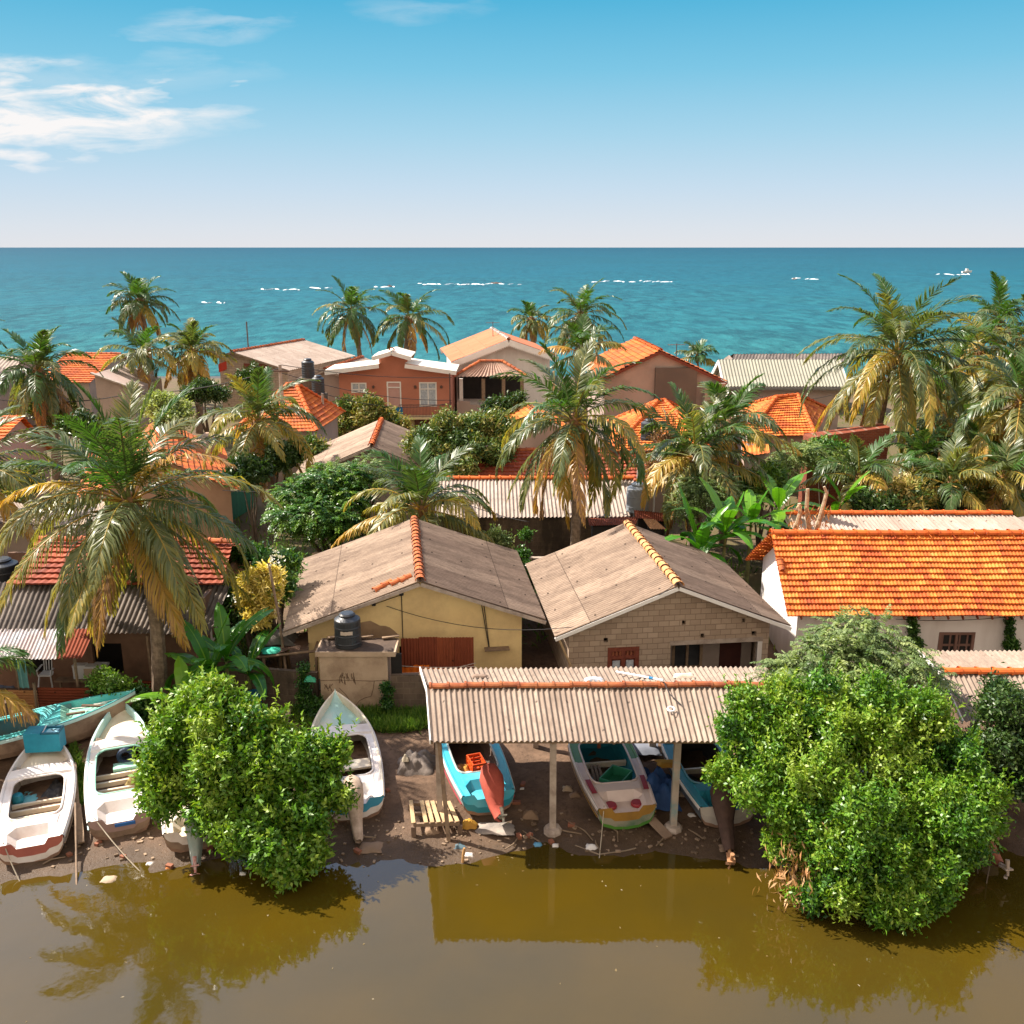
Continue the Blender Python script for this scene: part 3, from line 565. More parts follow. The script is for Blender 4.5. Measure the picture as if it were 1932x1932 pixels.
def rag(name, c_, sx, sy, h, m_, seed, label, cat, n=9, nrm=(0, 0, 1), group=None):
    rr = random.Random(seed); P = []
    for i in range(n):
        row = []
        for j in range(n):
            u, v = i / (n - 1) * 2 - 1, j / (n - 1) * 2 - 1; q = max(abs(u), abs(v)); e = 1 + .35 * mnoise.noise((u * 1.6 + seed * 3.1, v * 1.6, seed))
            z = h * (1 - q ** 2) * (.55 + .9 * abs(mnoise.noise((u * 2.2 + seed, v * 2.2, seed * 1.7)))) + (.0 if q < .99 else -.03)
            row.append((c_[0] + u * sx * e, c_[1] + v * sy * e, c_[2] + z))
        P.append(row)
    return MB().grid(P).build(name, m_, label=label, cat=cat, smooth=True, group=group)
rag('plastic_bag', on_back(1118, 1286) + Vector((0, -.35, .06)), .26, .1, .08, mat('pale_bag', (.6, .62, .66), (.4, .44, .5)), 3, 'pale crumpled plastic bag on the shed roof behind the ridge', 'bag')
rag('old_rag', on_back(1292, 1268), .3, .13, .08, mat('cream_rag', (.62, .52, .42), (.5, .4, .3)), 5, 'cream rag lying high on the shed roof', 'rag')
rag('old_rag', on_back(1215, 1272), .2, .07, .05, mat('grey_rag', (.34, .28, .23), (.2, .16, .13)), 8, 'small brown grey rag on the shed roof near the pipe', 'rag')
rag('old_rag', on_back(905, 1275), .25, .08, .05, mat('brown_rag', (.2, .13, .09), (.3, .22, .17)), 9, 'dark dry twigs and rag on the shed roof nearest the rusty screen', 'rag')
rp = Vector((4.17, 23.0, 3.29)); mb = MB(); mb.tube([rp + Vector((.09 * math.cos(a_), .09 * math.sin(a_), .03 + .02 * math.sin(a_))) for a_ in [i * .35 for i in range(19)]], .025, 6); mb.build('cable_coil', WP, label='small white coil ring on the front slope of the shed roof', cat='coil')
MB().tube([Vector((4.12, 24.0, 3.62)), Vector((4.22, 23.6, 3.46)), Vector((4.47, 23.2, 3.34))], .016, 5).build('cable', WIREM, label='short black cable trailing down the shed roof beside the coil', cat='cable')

# second shed, mostly behind the big mangrove
t = thing('boat_shed', 'second corrugated shed with orange ridge tiles below the long tiled house', 'shed', (15, 25.5, .3))
mb = MB(); q = [Vector(p) for p in ((12.35, 25.5, 3.2), (23, 25.5, 3.2), (12.15, 23.5, 2.7), (23, 23.5, 2.7), (12.7, 27.85, 2.85), (23.5, 27.85, 2.85))]
corr(mb, q[0], q[1], q[2], q[3], pitch=.147, amp=.029, seg=6); corr(mb, q[0] + Vector((0, .05, .03)), q[1] + Vector((0, .05, .03)), q[4], q[5], pitch=.147, amp=.029, seg=6); ro = mb.build('roof', SHEDASB, t)
ridge(MB(), q[0], q[1], r=.12, ln=.48).build('ridge_tiles', RIDGEB, ro); [MB().bar(q[0] - Vector((.03, 0, .05)), q[k_] - Vector((.03, 0, .03)), .03, .12).build('barge_board', WHITE, t) for k_ in (4, 2)]
for x, y in ((12.6, 23.8), (12.9, 27.5), (16.5, 23.8), (17, 27.5), (20, 23.8), (20.5, 27.5)):
    mb = MB(); mb.box((x, y, 1.4), (.16, .16, 2.6)); mb.build('post', POST, t)

# ---------------------------------------------------------------- wash house with tank, boundary walls, rusty screen
t = thing('outhouse', 'flat-roofed cracked plaster outhouse beside the yellow house carrying a black tank', 'outhouse', (-5.0, 29.3, .3))
mb = MB(); mb.hexa([(-6.15, 28.4, -.1), (-3.98, 28.4, -.1), (-3.98, 29.4, -.1), (-6.15, 29.4, -.1)], [(-6.15, 28.4, 2.43), (-3.98, 28.4, 2.43), (-3.98, 29.4, 2.43), (-6.15, 29.4, 2.43)]); mb.build('wall', CONC, t)
mb = MB(); mb.box((-4.98, 28.9, 2.52), (2.55, 1.14, .16)); sl_ = mb.build('slab', CONC, t); mb = MB(); mb.grid([[(-6.2 + i * .27, 28.36 + j * .135, 2.604 + .03 * abs(mnoise.noise((i * .7, j * .7, 2)))) for i in range(10)] for j in range(9)]); mb.build('dirt_layer', DIRTTOP, sl_)
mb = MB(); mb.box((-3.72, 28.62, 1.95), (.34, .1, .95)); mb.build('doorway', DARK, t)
CRACK = mat('crack_line', (.16, .10, .06), bump=0); mb = MB(); rr = random.Random(4)
def crack(pts):
    P = [PY(a, b, 28.392) for a, b in pts]; mb.tube(P, .008, 4)
crack([(668, 1335), (678, 1322), (690, 1316), (700, 1314), (704, 1300), (706, 1285)]); crack([(640, 1298), (652, 1310), (662, 1325), (668, 1335)]); crack([(602, 1284), (640, 1283), (700, 1285), (735, 1283)]); crack([(618, 1300), (628, 1290)])
for i in range(16): x = 640 + rr.uniform(0, 30); y = 1272 + rr.uniform(-4, 8); crack([(x, y), (x + rr.uniform(-4, 5), y + rr.uniform(8, 18))])
for i in range(9): x = 612 + rr.uniform(0, 12); y = 1290 + rr.uniform(0, 6); crack([(x, y), (x + rr.uniform(-2, 6), y + rr.uniform(3, 9))])
mb.build('cracks', CRACK, t)
def tank(name, c_, r, h, label, m_=BLACKP, ribs=3, lug=True):
    t = thing(name, label, 'water tank', c_); prof = [(0, 0), (r, 0), (r, .02)]
    for i in range(ribs):
        z = h * .72 * (i + .5) / ribs; prof += [(r, z - .03), (r * 1.03, z), (r, z + .03)]
    prof += [(r, h * .78), (r * .97, h * .82), (r * .62, h * .9), (r * .6, h * .9)]; MB().lathe(c_, prof, 28).build('body', m_, t, smooth=False)
    MB().lathe(Vector(c_) + Vector((0, 0, h * .89)), [(r * .6, 0), (r * .62, h * .06), (r * .5, h * .1), (0, h * .11)], 24).build('lid', m_, t); return t
t = tank('water_tank', Vector((-5.28, 28.86, 2.62)), .42, 1.12, 'black plastic water tank standing on the cracked outhouse slab')
mb = MB(); P = []
for i in range(8):
    a_ = -1.95 + i * .13; P.append([(-5.28 + .437 * math.cos(a_), 28.86 + .437 * math.sin(a_), 3.12 + .03 * mnoise.noise((i * .8, 1, 1))), (-5.28 + .437 * math.cos(a_), 28.86 + .437 * math.sin(a_), 3.24 + .02 * mnoise.noise((i * 1.3, 4, 1)))])
mb.grid(P).build('torn_label', mat('torn_paper', (.55, .45, .36), (.42, .33, .26)), t)
for dx, lb in ((-1.05, 'loose grey board on the outhouse slab at its outer end beyond the tank'), (-.1, 'loose grey board lying just behind the black tank on the slab'), (.75, 'loose grey board on the outhouse slab nearest the rusty screen')): mb = MB(); mb.bar((-5 + dx, 29.3, 2.68), (-4.45 + dx, 29.4, 2.72), .12, .04); mb.build('plank', WOOD, label=lb, cat='plank', group='loose boards on the outhouse slab')
mb = MB(); Yp = ex1[2] + f1_.o.y - .006
pp = [PY(a, b, 30.49) for a, b in ((668, 1171), (684, 1169), (699, 1167), (708, 1172), (717, 1177), (727, 1178), (735, 1181), (744, 1188), (751, 1195), (745, 1201), (732, 1202), (714, 1203), (690, 1206), (668, 1207))]
pq = [f1_.loc(p) for p in pp]; mb.face([f1_.P(r, ex1[2] - .004, p.z) for (r, b), p in zip(pq, pp)]); mb.build('bare_plaster_patch', mat('bare_plaster', (.36, .24, .14), (.28, .18, .105), scale=3), h1)
def sheets(name, pa, pb, ztop, zbot, n, label, cat, m_=RUST, horiz=False, pitch=.09, amp=.016, jag=.04, seed=1, posts=0):
    """a screen or fence of corrugated sheets between two ground points"""
    rr = random.Random(seed); pa, pb = Vector(pa), Vector(pb); t = thing(name, label, cat, (pa + pb) / 2 + Vector((0, 0, zbot)))
    X = (pb - pa); Ln = X.length; X.normalize(); Nn = Vector((X.y, -X.x, 0))
    for k in range(n):
        a = pa + X * (Ln * k / n); b = pa + X * (Ln * (k + 1) / n + .03); zt_ = ztop + rr.uniform(-jag, jag); zb_ = zbot + rr.uniform(-jag, jag); off = Nn * (.012 * (k % 2)); W_ = (b - a).length
        P = []; U = []
        if horiz:
            nn = int((zt_ - zb_) / pitch) * 6
            for i in range(nn + 1):
                z = lerp(zb_, zt_, i / nn); o = Nn * (amp * math.sin(2 * math.pi * i / 6)) + off
                P.append([Vector((a.x, a.y, z)) + o, Vector(((a.x + b.x) / 2, (a.y + b.y) / 2, z)) + o, Vector((b.x, b.y, z)) + o]); U.append([(k * 3 + z, 0), (k * 3 + z, W_ / 2), (k * 3 + z, W_)])
        else:
            nn = max(2, int(W_ / pitch)) * 6; rows = [zb_, (zb_ + zt_) / 2, zt_]
            for z in rows:
                P.append([a.lerp(b, i / nn) * 1 + Nn * (amp * math.sin(2 * math.pi * i / 6)) + off + Vector((0, 0, z)) for i in range(nn + 1)]); U.append([(k * .8 + W_ * i / nn * .9, z) for i in range(nn + 1)])
        MB().grid(P, 0, U).build('sheet', m_, t)
    mb = MB()
    for z in (zbot + .12, ztop - .12): mb.bar(pa - Nn * .05 + Vector((0, 0, z)), pb - Nn * .05 + Vector((0, 0, z)), .05, .04)
    mb.build('rail', WOOD, t); return t
sheets('rusty_screen', (-3.68, 29.62, 0), (-1.30, 29.62, 0), 2.56, 1.12, 4, 'rusty corrugated screen standing against the yellow gable', 'screen')
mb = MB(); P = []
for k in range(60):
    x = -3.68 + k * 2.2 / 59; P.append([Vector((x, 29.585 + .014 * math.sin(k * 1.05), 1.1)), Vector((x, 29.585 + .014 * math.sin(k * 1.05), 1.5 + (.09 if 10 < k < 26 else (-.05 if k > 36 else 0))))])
mb.grid(P).build('painted_sun_strip', mat('sunlit_strip_orange', (.85, .20, .012), (.75, .15, .012), rough=.6), D.objects['rusty_screen'], label='orange strip painted as the sunlit foot')  # stepped bright orange strip colours in sunlight along the foot of the screen
for (za, zb, sg, lb) in ((1.62, 1.60, .05, 'upper washing line strung across the rusty screen'), (1.35, 1.72, .1, 'lower washing line rising along the rusty screen')):
    mb = MB(); mb.tube([Vector((-3.75, 29.45, za)).lerp(Vector((-1.2, 29.45, zb)), i / 10) - Vector((0, 0, sg * math.sin(math.pi * i / 10))) for i in range(11)], .012, 5); mb.build('washing_line', mat('pale_rope', (.55, .46, .38), bump=0), label=lb, cat='line')
def bwall(pts, zt_, zb_, th, m_, label, cop=None):
    t = thing('boundary_wall', label, 'wall', Vector((*((Vector(pts[0]) + Vector(pts[-1])) / 2)[:2], zb_))); mb = MB()
    for a, b in zip(pts, pts[1:]):
        a, b = Vector(a), Vector(b); X = (b - a).normalized(); Nn = Vector((-X.y, X.x, 0)) * th; mb.hexa([a + Vector((0, 0, zb_)), b + Vector((0, 0, zb_)), b + Nn + Vector((0, 0, zb_)), a + Nn + Vector((0, 0, zb_))], [a + Vector((0, 0, zt_)), b + Vector((0, 0, zt_)), b + Nn + Vector((0, 0, zt_)), a + Nn + Vector((0, 0, zt_))])
    mb.build('masonry', m_, t)
    if cop: mb = MB(); [mb.bar(Vector(a) + Vector((0, th / 2, zt_ + .03)), Vector(b) + Vector((0, th / 2, zt_ + .03)), th + .06, .06) for a, b in zip(pts, pts[1:])]; mb.build('coping', cop, t)
    return t
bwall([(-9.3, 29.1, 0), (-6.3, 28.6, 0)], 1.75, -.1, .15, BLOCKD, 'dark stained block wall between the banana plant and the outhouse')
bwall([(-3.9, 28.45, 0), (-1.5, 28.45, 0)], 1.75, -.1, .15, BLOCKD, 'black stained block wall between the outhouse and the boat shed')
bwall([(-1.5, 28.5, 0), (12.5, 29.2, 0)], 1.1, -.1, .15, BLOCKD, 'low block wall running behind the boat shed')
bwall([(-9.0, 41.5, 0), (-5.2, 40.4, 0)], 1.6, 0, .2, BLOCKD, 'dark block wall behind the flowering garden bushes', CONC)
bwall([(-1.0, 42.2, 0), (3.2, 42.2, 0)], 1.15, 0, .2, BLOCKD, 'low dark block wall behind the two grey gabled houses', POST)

# ---------------------------------------------------------------- long corrugated roofs behind the front row
def longshed(name, label, r0, r1, e0, e1, b0, b1, rm, wm_, ridge_m, wz0=.4, pitch=.18, inset=.35, cat='house', holes=(), amp=.034):
    t = thing(name, label, cat, (Vector(r0) + Vector(r1)) / 2 * 1.0 - Vector((0, 0, r0[2] - wz0)))
    mb = MB(); corr(mb, r0, r1, e0, e1, pitch=pitch, amp=amp, seg=5); corr(mb, Vector(r0) + Vector((0, .04, .02)), Vector(r1) + Vector((0, .04, .02)), b0, b1, pitch=pitch, amp=amp, seg=5); ro = mb.build('roof', rm, t)
    if ridge_m: ridge(MB(), r0, r1, r=.13, ln=.5).build('ridge_tiles', ridge_m, ro)
    r0, r1, e0, e1, b0, b1 = map(Vector, (r0, r1, e0, e1, b0, b1)); I = Vector((inset, 0, 0)); mb = MB(); J = Vector((0, inset, 0)); d = Vector((0, 0, .1))
    A, B_, C_, D_ = e0 + I + J - d, e1 - I + J - d, b1 - I - J - d, b0 + I - J - d
    def pl(p): return Vector((p.x, p.y, wz0))
    fr = Frame(A, Vector((0, 1, 0)))
    wall_strips(mb, None, [A.x, B_.x], lambda x: A.z + .04, wz0, list(holes), lambda x, dp, z: Vector((x, A.y + dp, z)), .15)
    mb.hexa([pl(A) + Vector((0, .15, 0)), pl(A) + Vector((.15, .15, 0)), pl(D_) + Vector((.15, 0, 0)), pl(D_)], [A + Vector((0, .15, 0)), A + Vector((.15, .15, 0)), D_ + Vector((.15, 0, 0)), D_])
    mb.hexa([pl(B_) + Vector((-.15, .15, 0)), pl(B_) + Vector((0, .15, 0)), pl(C_), pl(C_) - Vector((.15, 0, 0))], [B_ + Vector((-.15, .15, 0)), B_ + Vector((0, .15, 0)), C_, C_ - Vector((.15, 0, 0))])
    for x in (A.x + .05, B_.x - .12):
        rz = r0.z - .12; ry = r0.y; mb.hexa([(x, A.y + .15, A.z), (x + .07, A.y + .15, A.z), (x + .07, D_.y, D_.z), (x, D_.y, D_.z)], [(x, ry - .05, rz), (x + .07, ry - .05, rz), (x + .07, ry + .05, rz), (x, ry + .05, rz)])
    mb.build('wall', wm_, t); return t
longshed('corrugated_house', 'long pale corrugated roof house with dark block wall behind a coconut palm', (-3.7, 46.6, 3.9), (6.0, 46.6, 3.9), (-3.6, 43.2, 2.85), (6.1, 43.4, 2.85), (-3.7, 49.5, 2.9), (6, 49.5, 2.9), PALE, BLOCKD, RIDGEB, holes=[(4.2, 5.4, .4, 2.2)])
longshed('corrugated_house', 'pale corrugated roof with orange ridge tiles rising behind the long tiled house', (11.9, 41.0, 3.65), (22.0, 41.0, 3.65), (12.0, 38.0, 2.7), (23.2, 38.0, 2.7), (11.9, 43.6, 2.8), (22, 43.6, 2.8), PALE, GREYPL, RIDGEB)
def leanroof(label, pts, rm, wm_, z0, cat='shed', name='lean_to', pitch=.1):
    a, b, c_, d_ = map(Vector, pts); t = thing(name, label, cat, ((a + b + c_ + d_) / 4)[:2] + (z0,)); mb = MB(); corr(mb, a, b, c_, d_, pitch=pitch, amp=.018, seg=5); mb.build('roof', rm, t)
    mb = MB(); I = .18
    def q(p, u, v): return Vector((p.x + u, p.y + v, p.z - .08))
    A, B_, C_, D_ = q(c_, I, I), q(d_, -I, I), q(b, -I, -I), q(a, I, -I); g = lambda p: Vector((p.x, p.y, z0))
    mb.hexa([g(A), g(B_), g(C_), g(D_)], [A, B_, C_, D_]); mb.build('wall', wm_, t); return t
ORSH = sheetmat('orange_rust_sheet', (.52, .30, .14), (.42, .20, .08), (.24, .09, .04), sheet=(.8, 3), dark_amt=.4)
leanroof('low rusty sheet lean-to between coconut trunk and grey tank', [PY(1108, 977, 42.5), PY(1205, 975, 42.5), PY(1112, 992, 40.9), PY(1200, 990, 40.9)], RUST, DARK, .3)
leanroof('small orange brown sheet roof behind the ridge of the block-walled house', [PY(1212, 978, 41.8), PY(1236, 980, 41.8), PY(1226, 998, 40.2), PY(1256, 998, 40.2)], ORSH, DARK, .3)
leanroof('flat dark rusty sheet roof just before the grey tank', [PY(1196, 962, 43.0), PY(1262, 968, 43.0), PY(1198, 977, 41.9), PY(1262, 985, 41.9)], RUST, DARK, .3)
tank('water_tank', PY(1203, 940, 43.6) - Vector((0, 0, .6)), .52, 1.35, 'grey blue water tank at the end of the long pale roof', mat('grey_tank', (.30, .33, .36), (.24, .26, .29), rough=.6), 2)
MB().tube([Vector((4.0, 41.9, 2.6)), Vector((4.35, 41.7, 3.05))], .06, 6).build('white_pipe', WP, label='white pipe stub with blue end by the rusty lean-to', cat='pipe')
p = PY(1146, 972, 41.5); rag('blue_cloth', p, .14, .12, .14, BLUEP, 12, 'tiny bright blue bag hanging on the pipe by the rusty lean-to', 'bag')

# ---------------------------------------------------------------- middle rows
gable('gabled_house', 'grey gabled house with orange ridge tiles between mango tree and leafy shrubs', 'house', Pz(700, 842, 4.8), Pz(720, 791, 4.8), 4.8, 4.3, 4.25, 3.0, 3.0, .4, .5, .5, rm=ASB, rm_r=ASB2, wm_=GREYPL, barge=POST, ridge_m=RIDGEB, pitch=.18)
# ---------------------------------------------------------------- the far row, towards the sea
def hip(name, label, eave, rid, z_e, rm, wm_, gz0=.3, ridge_m=RIDGEB, cat='house', tw=.24, ch=.32, th=.0, inset=.4):
    """hipped tile roof: eave = 4 ground corners (front-left, front-right, back-right, back-left), rid = two ridge points"""
    e = [Vector((p[0], p[1], z_e)) for p in eave]; r0, r1 = Vector(rid[0]), Vector(rid[1]); c_ = (e[0] + e[2]) / 2
    t = thing(name, label, cat, (c_.x, c_.y, gz0)); mb = MB()
    tiles(mb, r0, r1, e[0], e[1], tw, ch); tiles(mb, r1, r0, e[2], e[3], tw, ch); tiles(mb, r0, r0 + (r0 - r1) * .001, e[3], e[0], tw, ch); tiles(mb, r1, r1 + (r1 - r0) * .001, e[1], e[2], tw, ch)
    ro = mb.build('roof', rm, t); mb = MB(); ridge(mb, r0, r1)
    for a, b in ((r0, e[0]), (r0, e[3]), (r1, e[1]), (r1, e[2])): ridge(mb, a, b)
    mb.build('ridge_tiles', ridge_m, ro)
    q = [Vector((lerp(p.x, c_.x, inset / max(.1, abs(p.x - c_.x))), lerp(p.y, c_.y, inset / max(.1, abs(p.y - c_.y))), 0)) for p in e]
    MB().hexa([p + Vector((0, 0, gz0 - .2)) for p in q], [p + Vector((0, 0, z_e + .05)) for p in q]).build('wall', wm_, t)
    return t
# terracotta two-storey house
Y = 74.0; a = PY(639, 705, Y); b = PY(850, 705, Y); x0, x1 = a.x, b.x; W_ = x1 - x0; g0 = .6
def zz(py): return PY(740, py, Y).z
def xx(px): return PY(px, 740, Y).x
t = thing('terracotta_house', 'two-storey terracotta house with white stepped roof and balcony railing', 'house', ((x0 + x1) / 2, Y + 4, g0))
zb = zz(783); zt_ = zz(706); zc = zz(676); xm0, xm1 = xx(717), xx(770)
fr = Frame((0, Y, 0), (0, 1, 0)); mb = MB()
topf = lambda x: (zc if xm0 <= x <= xm1 else zt_ + (.35 if x > xm0 - 1.5 and x < xm1 + 1.5 else 0) * 0) 
hl_ = [(xx(663), xx(692), zz(741), zz(722)), (xx(730), xx(757), zz(770), zz(720)), (xx(791), xx(824), zz(767), zz(721))]
for (s0, s1, tp) in ((x0, xm0, lambda x: lerp(zz(706), zz(692), (x - x0) / (xm0 - x0))), (xm0, xm1, lambda x: zc + .35 * (1 - abs(x - (xm0 + xm1) / 2) / ((xm1 - xm0) / 2))), (xm1, x1, lambda x: lerp(zz(692), zz(706), (x - xm1) / (x1 - xm1)))):
    wall_strips(mb, None, [s0, (s0 + s1) / 2, s1], tp, zb, [h for h in hl_ if s0 - .01 <= h[0] and h[1] <= s1 + .01], lambda x, dp, z: fr.P(x, dp, z), .2)
fr.box(mb, x0, x0 + .2, .2, 8, zb, zt_ - .1); fr.box(mb, x1 - .2, x1, .2, 8, zb, zt_ - .1); fr.box(mb, x0, x1, 8, 8.2, zb, zt_ - .1); fr.box(mb, x0 + .2, x1 - .2, .25, 7.9, zb - .15, zb); mb.build('wall', TERRA, t)
mb = MB(); fr.box(mb, x0 + .1, x1 - .02, -.05, 8, g0 - .2, zb - .16); mb.build('ground_storey', CREAM, t)
mb = MB(); fr.box(mb, xx(781), xx(838), -.12, -.06, g0, zz(792)); mb.build('shutter', mat('brown_shutter', (.20, .09, .065), (.15, .065, .05), scale=12), t)
mb = MB(); fr.box(mb, x0, x1 + .05, -1.1, -.06, zb - .16, zb); mb.build('balcony_slab', CREAM, t)
mb = MB(); zr_ = zb + .95
for x in np.arange(xx(755), x1, .11): mb.tube([(x, Y - 1.04, zb), (x, Y - 1.04, zr_)], .014, 4)
mb.tube([(xx(755), Y - 1.04, zr_), (x1, Y - 1.04, zr_)], .03, 5); mb.tube([(xx(755), Y - 1.04, zb + .08), (x1, Y - 1.04, zb + .08)], .02, 5); mb.tube([(x1, Y - 1.04, zb), (x1, Y - 1.04, zt_ + .2)], .05, 6); mb.build('railing', STEEL, t)
window(t, fr, *hl_[0][:2], 0, *hl_[0][2:], WHITE, CURT, mull=1, tr=.3, fw=.1); window(t, fr, *hl_[1][:2], 0, *hl_[1][2:], WHITE, mat('pink_door', (.55, .33, .29), (.5, .29, .25), bump=0), mull=0, tr=.78, fw=.1, name='door'); window(t, fr, *hl_[2][:2], 0, *hl_[2][2:], WHITE, CURT, mull=1, tr=.72, fw=.1)
for px in (705, 784, 833): MB().lathe((xx(px), Y - .08, zz(730)), [(0, -.12), (.09, -.08), (.1, .08), (0, .14)], 8).build('wall_lamp', STEEL, t)
rm = CREAMSH
for (s0, s1, za, zb_) in ((x0 - .9, xm0 + .1, zz(703), zz(690)), (xm1 - .1, x1 + .5, zz(690), zz(703))):
    mb = MB(); corr(mb, (s0, Y - .9, za + .28), (s0, Y + 3.2, za + .22), (s1, Y - .9, zb_ + .22), (s1, Y + 3.2, zb_ + .22), pitch=.3, amp=.02, seg=4); mb.build('roof', rm, t)
    mb = MB(); mb.bar((s0, Y - .92, za + .08), (s1, Y - .92, zb_ + .08), .06, .3); mb.build('fascia', WHITE, t)
xm = (xm0 + xm1) / 2
for s in (-1, 1):
    mb = MB(); e = xm + s * (xm1 - xm0) * .68; corr(mb, (xm, Y - .9, zc + .62), (xm, Y + 2.6, zc + .62), (e, Y - .9, zc + .2), (e, Y + 2.6, zc + .2), pitch=.3, amp=.02, seg=4); mb.build('roof', rm, t)
    mb = MB(); mb.bar((xm, Y - .93, zc + .48), (e, Y - .93, zc + .06), .06, .3); mb.build('fascia', WHITE, t)
mb = MB(); ridge(mb, (xm, Y - .95, zc + .66), (xm, Y - .1, zc + .66), r=.16); mb.build('ridge_tiles', RIDGE, t)
# washing on the balcony
p = PY(742, 765, Y - 1.1); mb = MB(); P = [[(p.x + i * .12, Y - 1.12 + .03 * math.sin(i * 1.9), p.z - .1 - j * .2) for i in range(7)] for j in range(4)]; mb.grid(P).build('laundry', BLUEP, label='dark blue laundry hanging on the terracotta balcony railing', cat='laundry')
# white-gabled house with salmon roof
Yw = 79.0; AF = PY(960, 640, Yw); AB = PY(927, 619.6, 90.0); AB.z = AF.z; AB = Pz(927, 619.6, AF.z)
l = PY(851, 687, Yw); r = PY(1054, 679, Yw); 
wt, wf, wz, wx = gable('white_gabled_house', 'house with large white scalloped gable under a salmon roof', 'house', AF, AB, AF.z, AF.x - l.x, r.x - AF.x, l.z + .25, r.z + .25, .5, .8, .5, rm=SALMONSH, wm_=WHITEW, barge=WHITE, ridge_m=WHITE, pitch=.3, bargew=.08, bargeh=.45)
mb = MB()
for s, h_, z_ in ((-1, AF.x - l.x, l.z + .25), (1, r.x - AF.x, r.z + .25)):
    n = 26
    for i in range(n):
        a_ = wf.P(s * h_ * (i + .05) / n, -.03, lerp(AF.z, z_, (i + .05) / n) - .46); b_ = wf.P(s * h_ * (i + .95) / n, -.03, lerp(AF.z, z_, (i + .95) / n) - .46); c_ = (a_ + b_) / 2 - Vector((0, 0, .16)); k_ = Vector((0, .04, 0)); mb.face([a_, b_, c_]); mb.face([b_ + k_, a_ + k_, c_ + k_])
mb.build('scallop_trim', WHITE, wt)
# its awning, veranda and stepped parapet
Yv = 76.5; q0, q1, q2, q3 = PY(905, 682, Yv + 1.6), PY(948, 682, Yv + 1.6), PY(856, 711, Yv), PY(992, 709, Yv); AW = sheetmat('awning_sheet', (.50, .34, .26), (.42, .27, .2), (.22, .12, .09), dark_amt=.5)
mb = MB(); corr(mb, q0, q1, q2, q3, pitch=.3, amp=.05, seg=5); mb.build('awning', AW, wt); mb = MB(); ridge(mb, q0, q2); ridge(mb, q1, q3); ridge(mb, q0, q1); mb.build('awning_ridge_tiles', RIDGE, wt)
p0, p1 = PY(862, 714, Yv + .5), PY(985, 712, Yv + .5); zf = PY(900, 757, Yv).z
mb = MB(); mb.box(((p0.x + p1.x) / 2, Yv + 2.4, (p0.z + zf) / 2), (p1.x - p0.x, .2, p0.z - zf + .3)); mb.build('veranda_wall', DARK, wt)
for px in (870, 912, 950, 985): mb = MB(); mb.box((PY(px, 730, Yv + .4).x, Yv + .4, (p0.z + zf) / 2), (.28, .28, p0.z - zf)); mb.build('veranda_pillar', WHITEW if px == 870 else WOOD, wt)
mb = MB(); zl_ = PY(900, 786, Yv).z
for i in range(5): xa = lerp(p0.x, p1.x, i / 5); mb.box((xa + (p1.x - p0.x) / 10, Yv, (zl_ + zf - (.28 * min(i, 3) if i < 4 else .2)) / 2), ((p1.x - p0.x) / 5, .15, zf - (.28 * min(i, 3) if i < 4 else .2) - zl_))
mb.box(((p0.x + p1.x) / 2, Yv + 1.2, zl_ - .8), (p1.x - p0.x, 2.5, 1.6)); mb.build('parapet', MAUVE, wt)
# big mauve plaster house
Yr = 65.0; A = PY(1245.7, 661.6, Yr); l = PY(1132.7, 715, Yr); rr_p = PY(1374, 722, Yr); B = Vector((A.x - .6, Yr + 9, A.z))
mt, mf, mz, mx = gable('plaster_house', 'tall mauve plaster gable house with orange tile roof and damp patch', 'house', A, B, A.z, A.x - l.x, rr_p.x - A.x, l.z, rr_p.z, .4, .25, .3, roof='tiles', rm=TILE2, wm_=MAUVE, barge=WOODRED, ridge_m=RIDGEB, bargeh=.18, tw=.26, ch=.36)
mb = MB(); mf.box(mb, -.25, 2.6, .0, .24, 3.4, zt_ + 1.55); mb.build('damp_panel', MAUVED, mt); mb = MB(); mf.box(mb, 3.1, mx[1] + .12, -.35, .24, .3, mz(4) - .35); mb.build('wall_wing', MAUVE, mt)
wn_ = MB(); mf.box(wn_, 3.85, 4.6, -.38, -.34, 3.6, 4.15); wn_.build('window', STEEL, mt)
# green-roofed house
Yg = 74.0; ra = PY(1356, 678, Yg + 2.6); rb = PY(1585, 675, Yg + 2.6); rb = Vector((rb.x, rb.y, ra.z)); ea = PY(1401, 729, Yg)
gt, gf, gzt, gx = gable('green_roof_house', 'white gabled house with pale green corrugated roof', 'house', (ra.x, Yg + 2.6, 0), (rb.x, Yg + 2.6, 0), ra.z, 4.2, 2.6, ra.z - 2.4, ea.z, .4, .5, .4, rm=GREYSH, wm_=WHITEW, barge=WHITE, ridge_m=None, pitch=.25, bargew=.09, bargeh=.3)
mb = MB(); gf.box(mb, gx[1] - .002, gx[1] + .05, gx[2] - .05, gx[3], .2, ea.z - .15); mb.build('facade', mat('mauve_shade_wall', (.42, .33, .31), (.36, .28, .26)), gt); mb = MB(); gf.box(mb, 2.55, 2.72, -.05, 9.5, ea.z - .28, ea.z - .1); mb.build('gutter', mat('gutter_grey', (.2, .19, .18)), gt)
# dark long roof behind it
longshed('corrugated_house', 'long dark grey roof along the beach behind the green roof', PY(1385, 668, 90), PY(1600, 667, 90), PY(1380, 682, 87), PY(1600, 682, 87), PY(1385, 668, 90) + Vector((0, 4, -1)), PY(1600, 667, 90) + Vector((0, 4, -1)), DARKSH, GREYPL, None, pitch=.3)
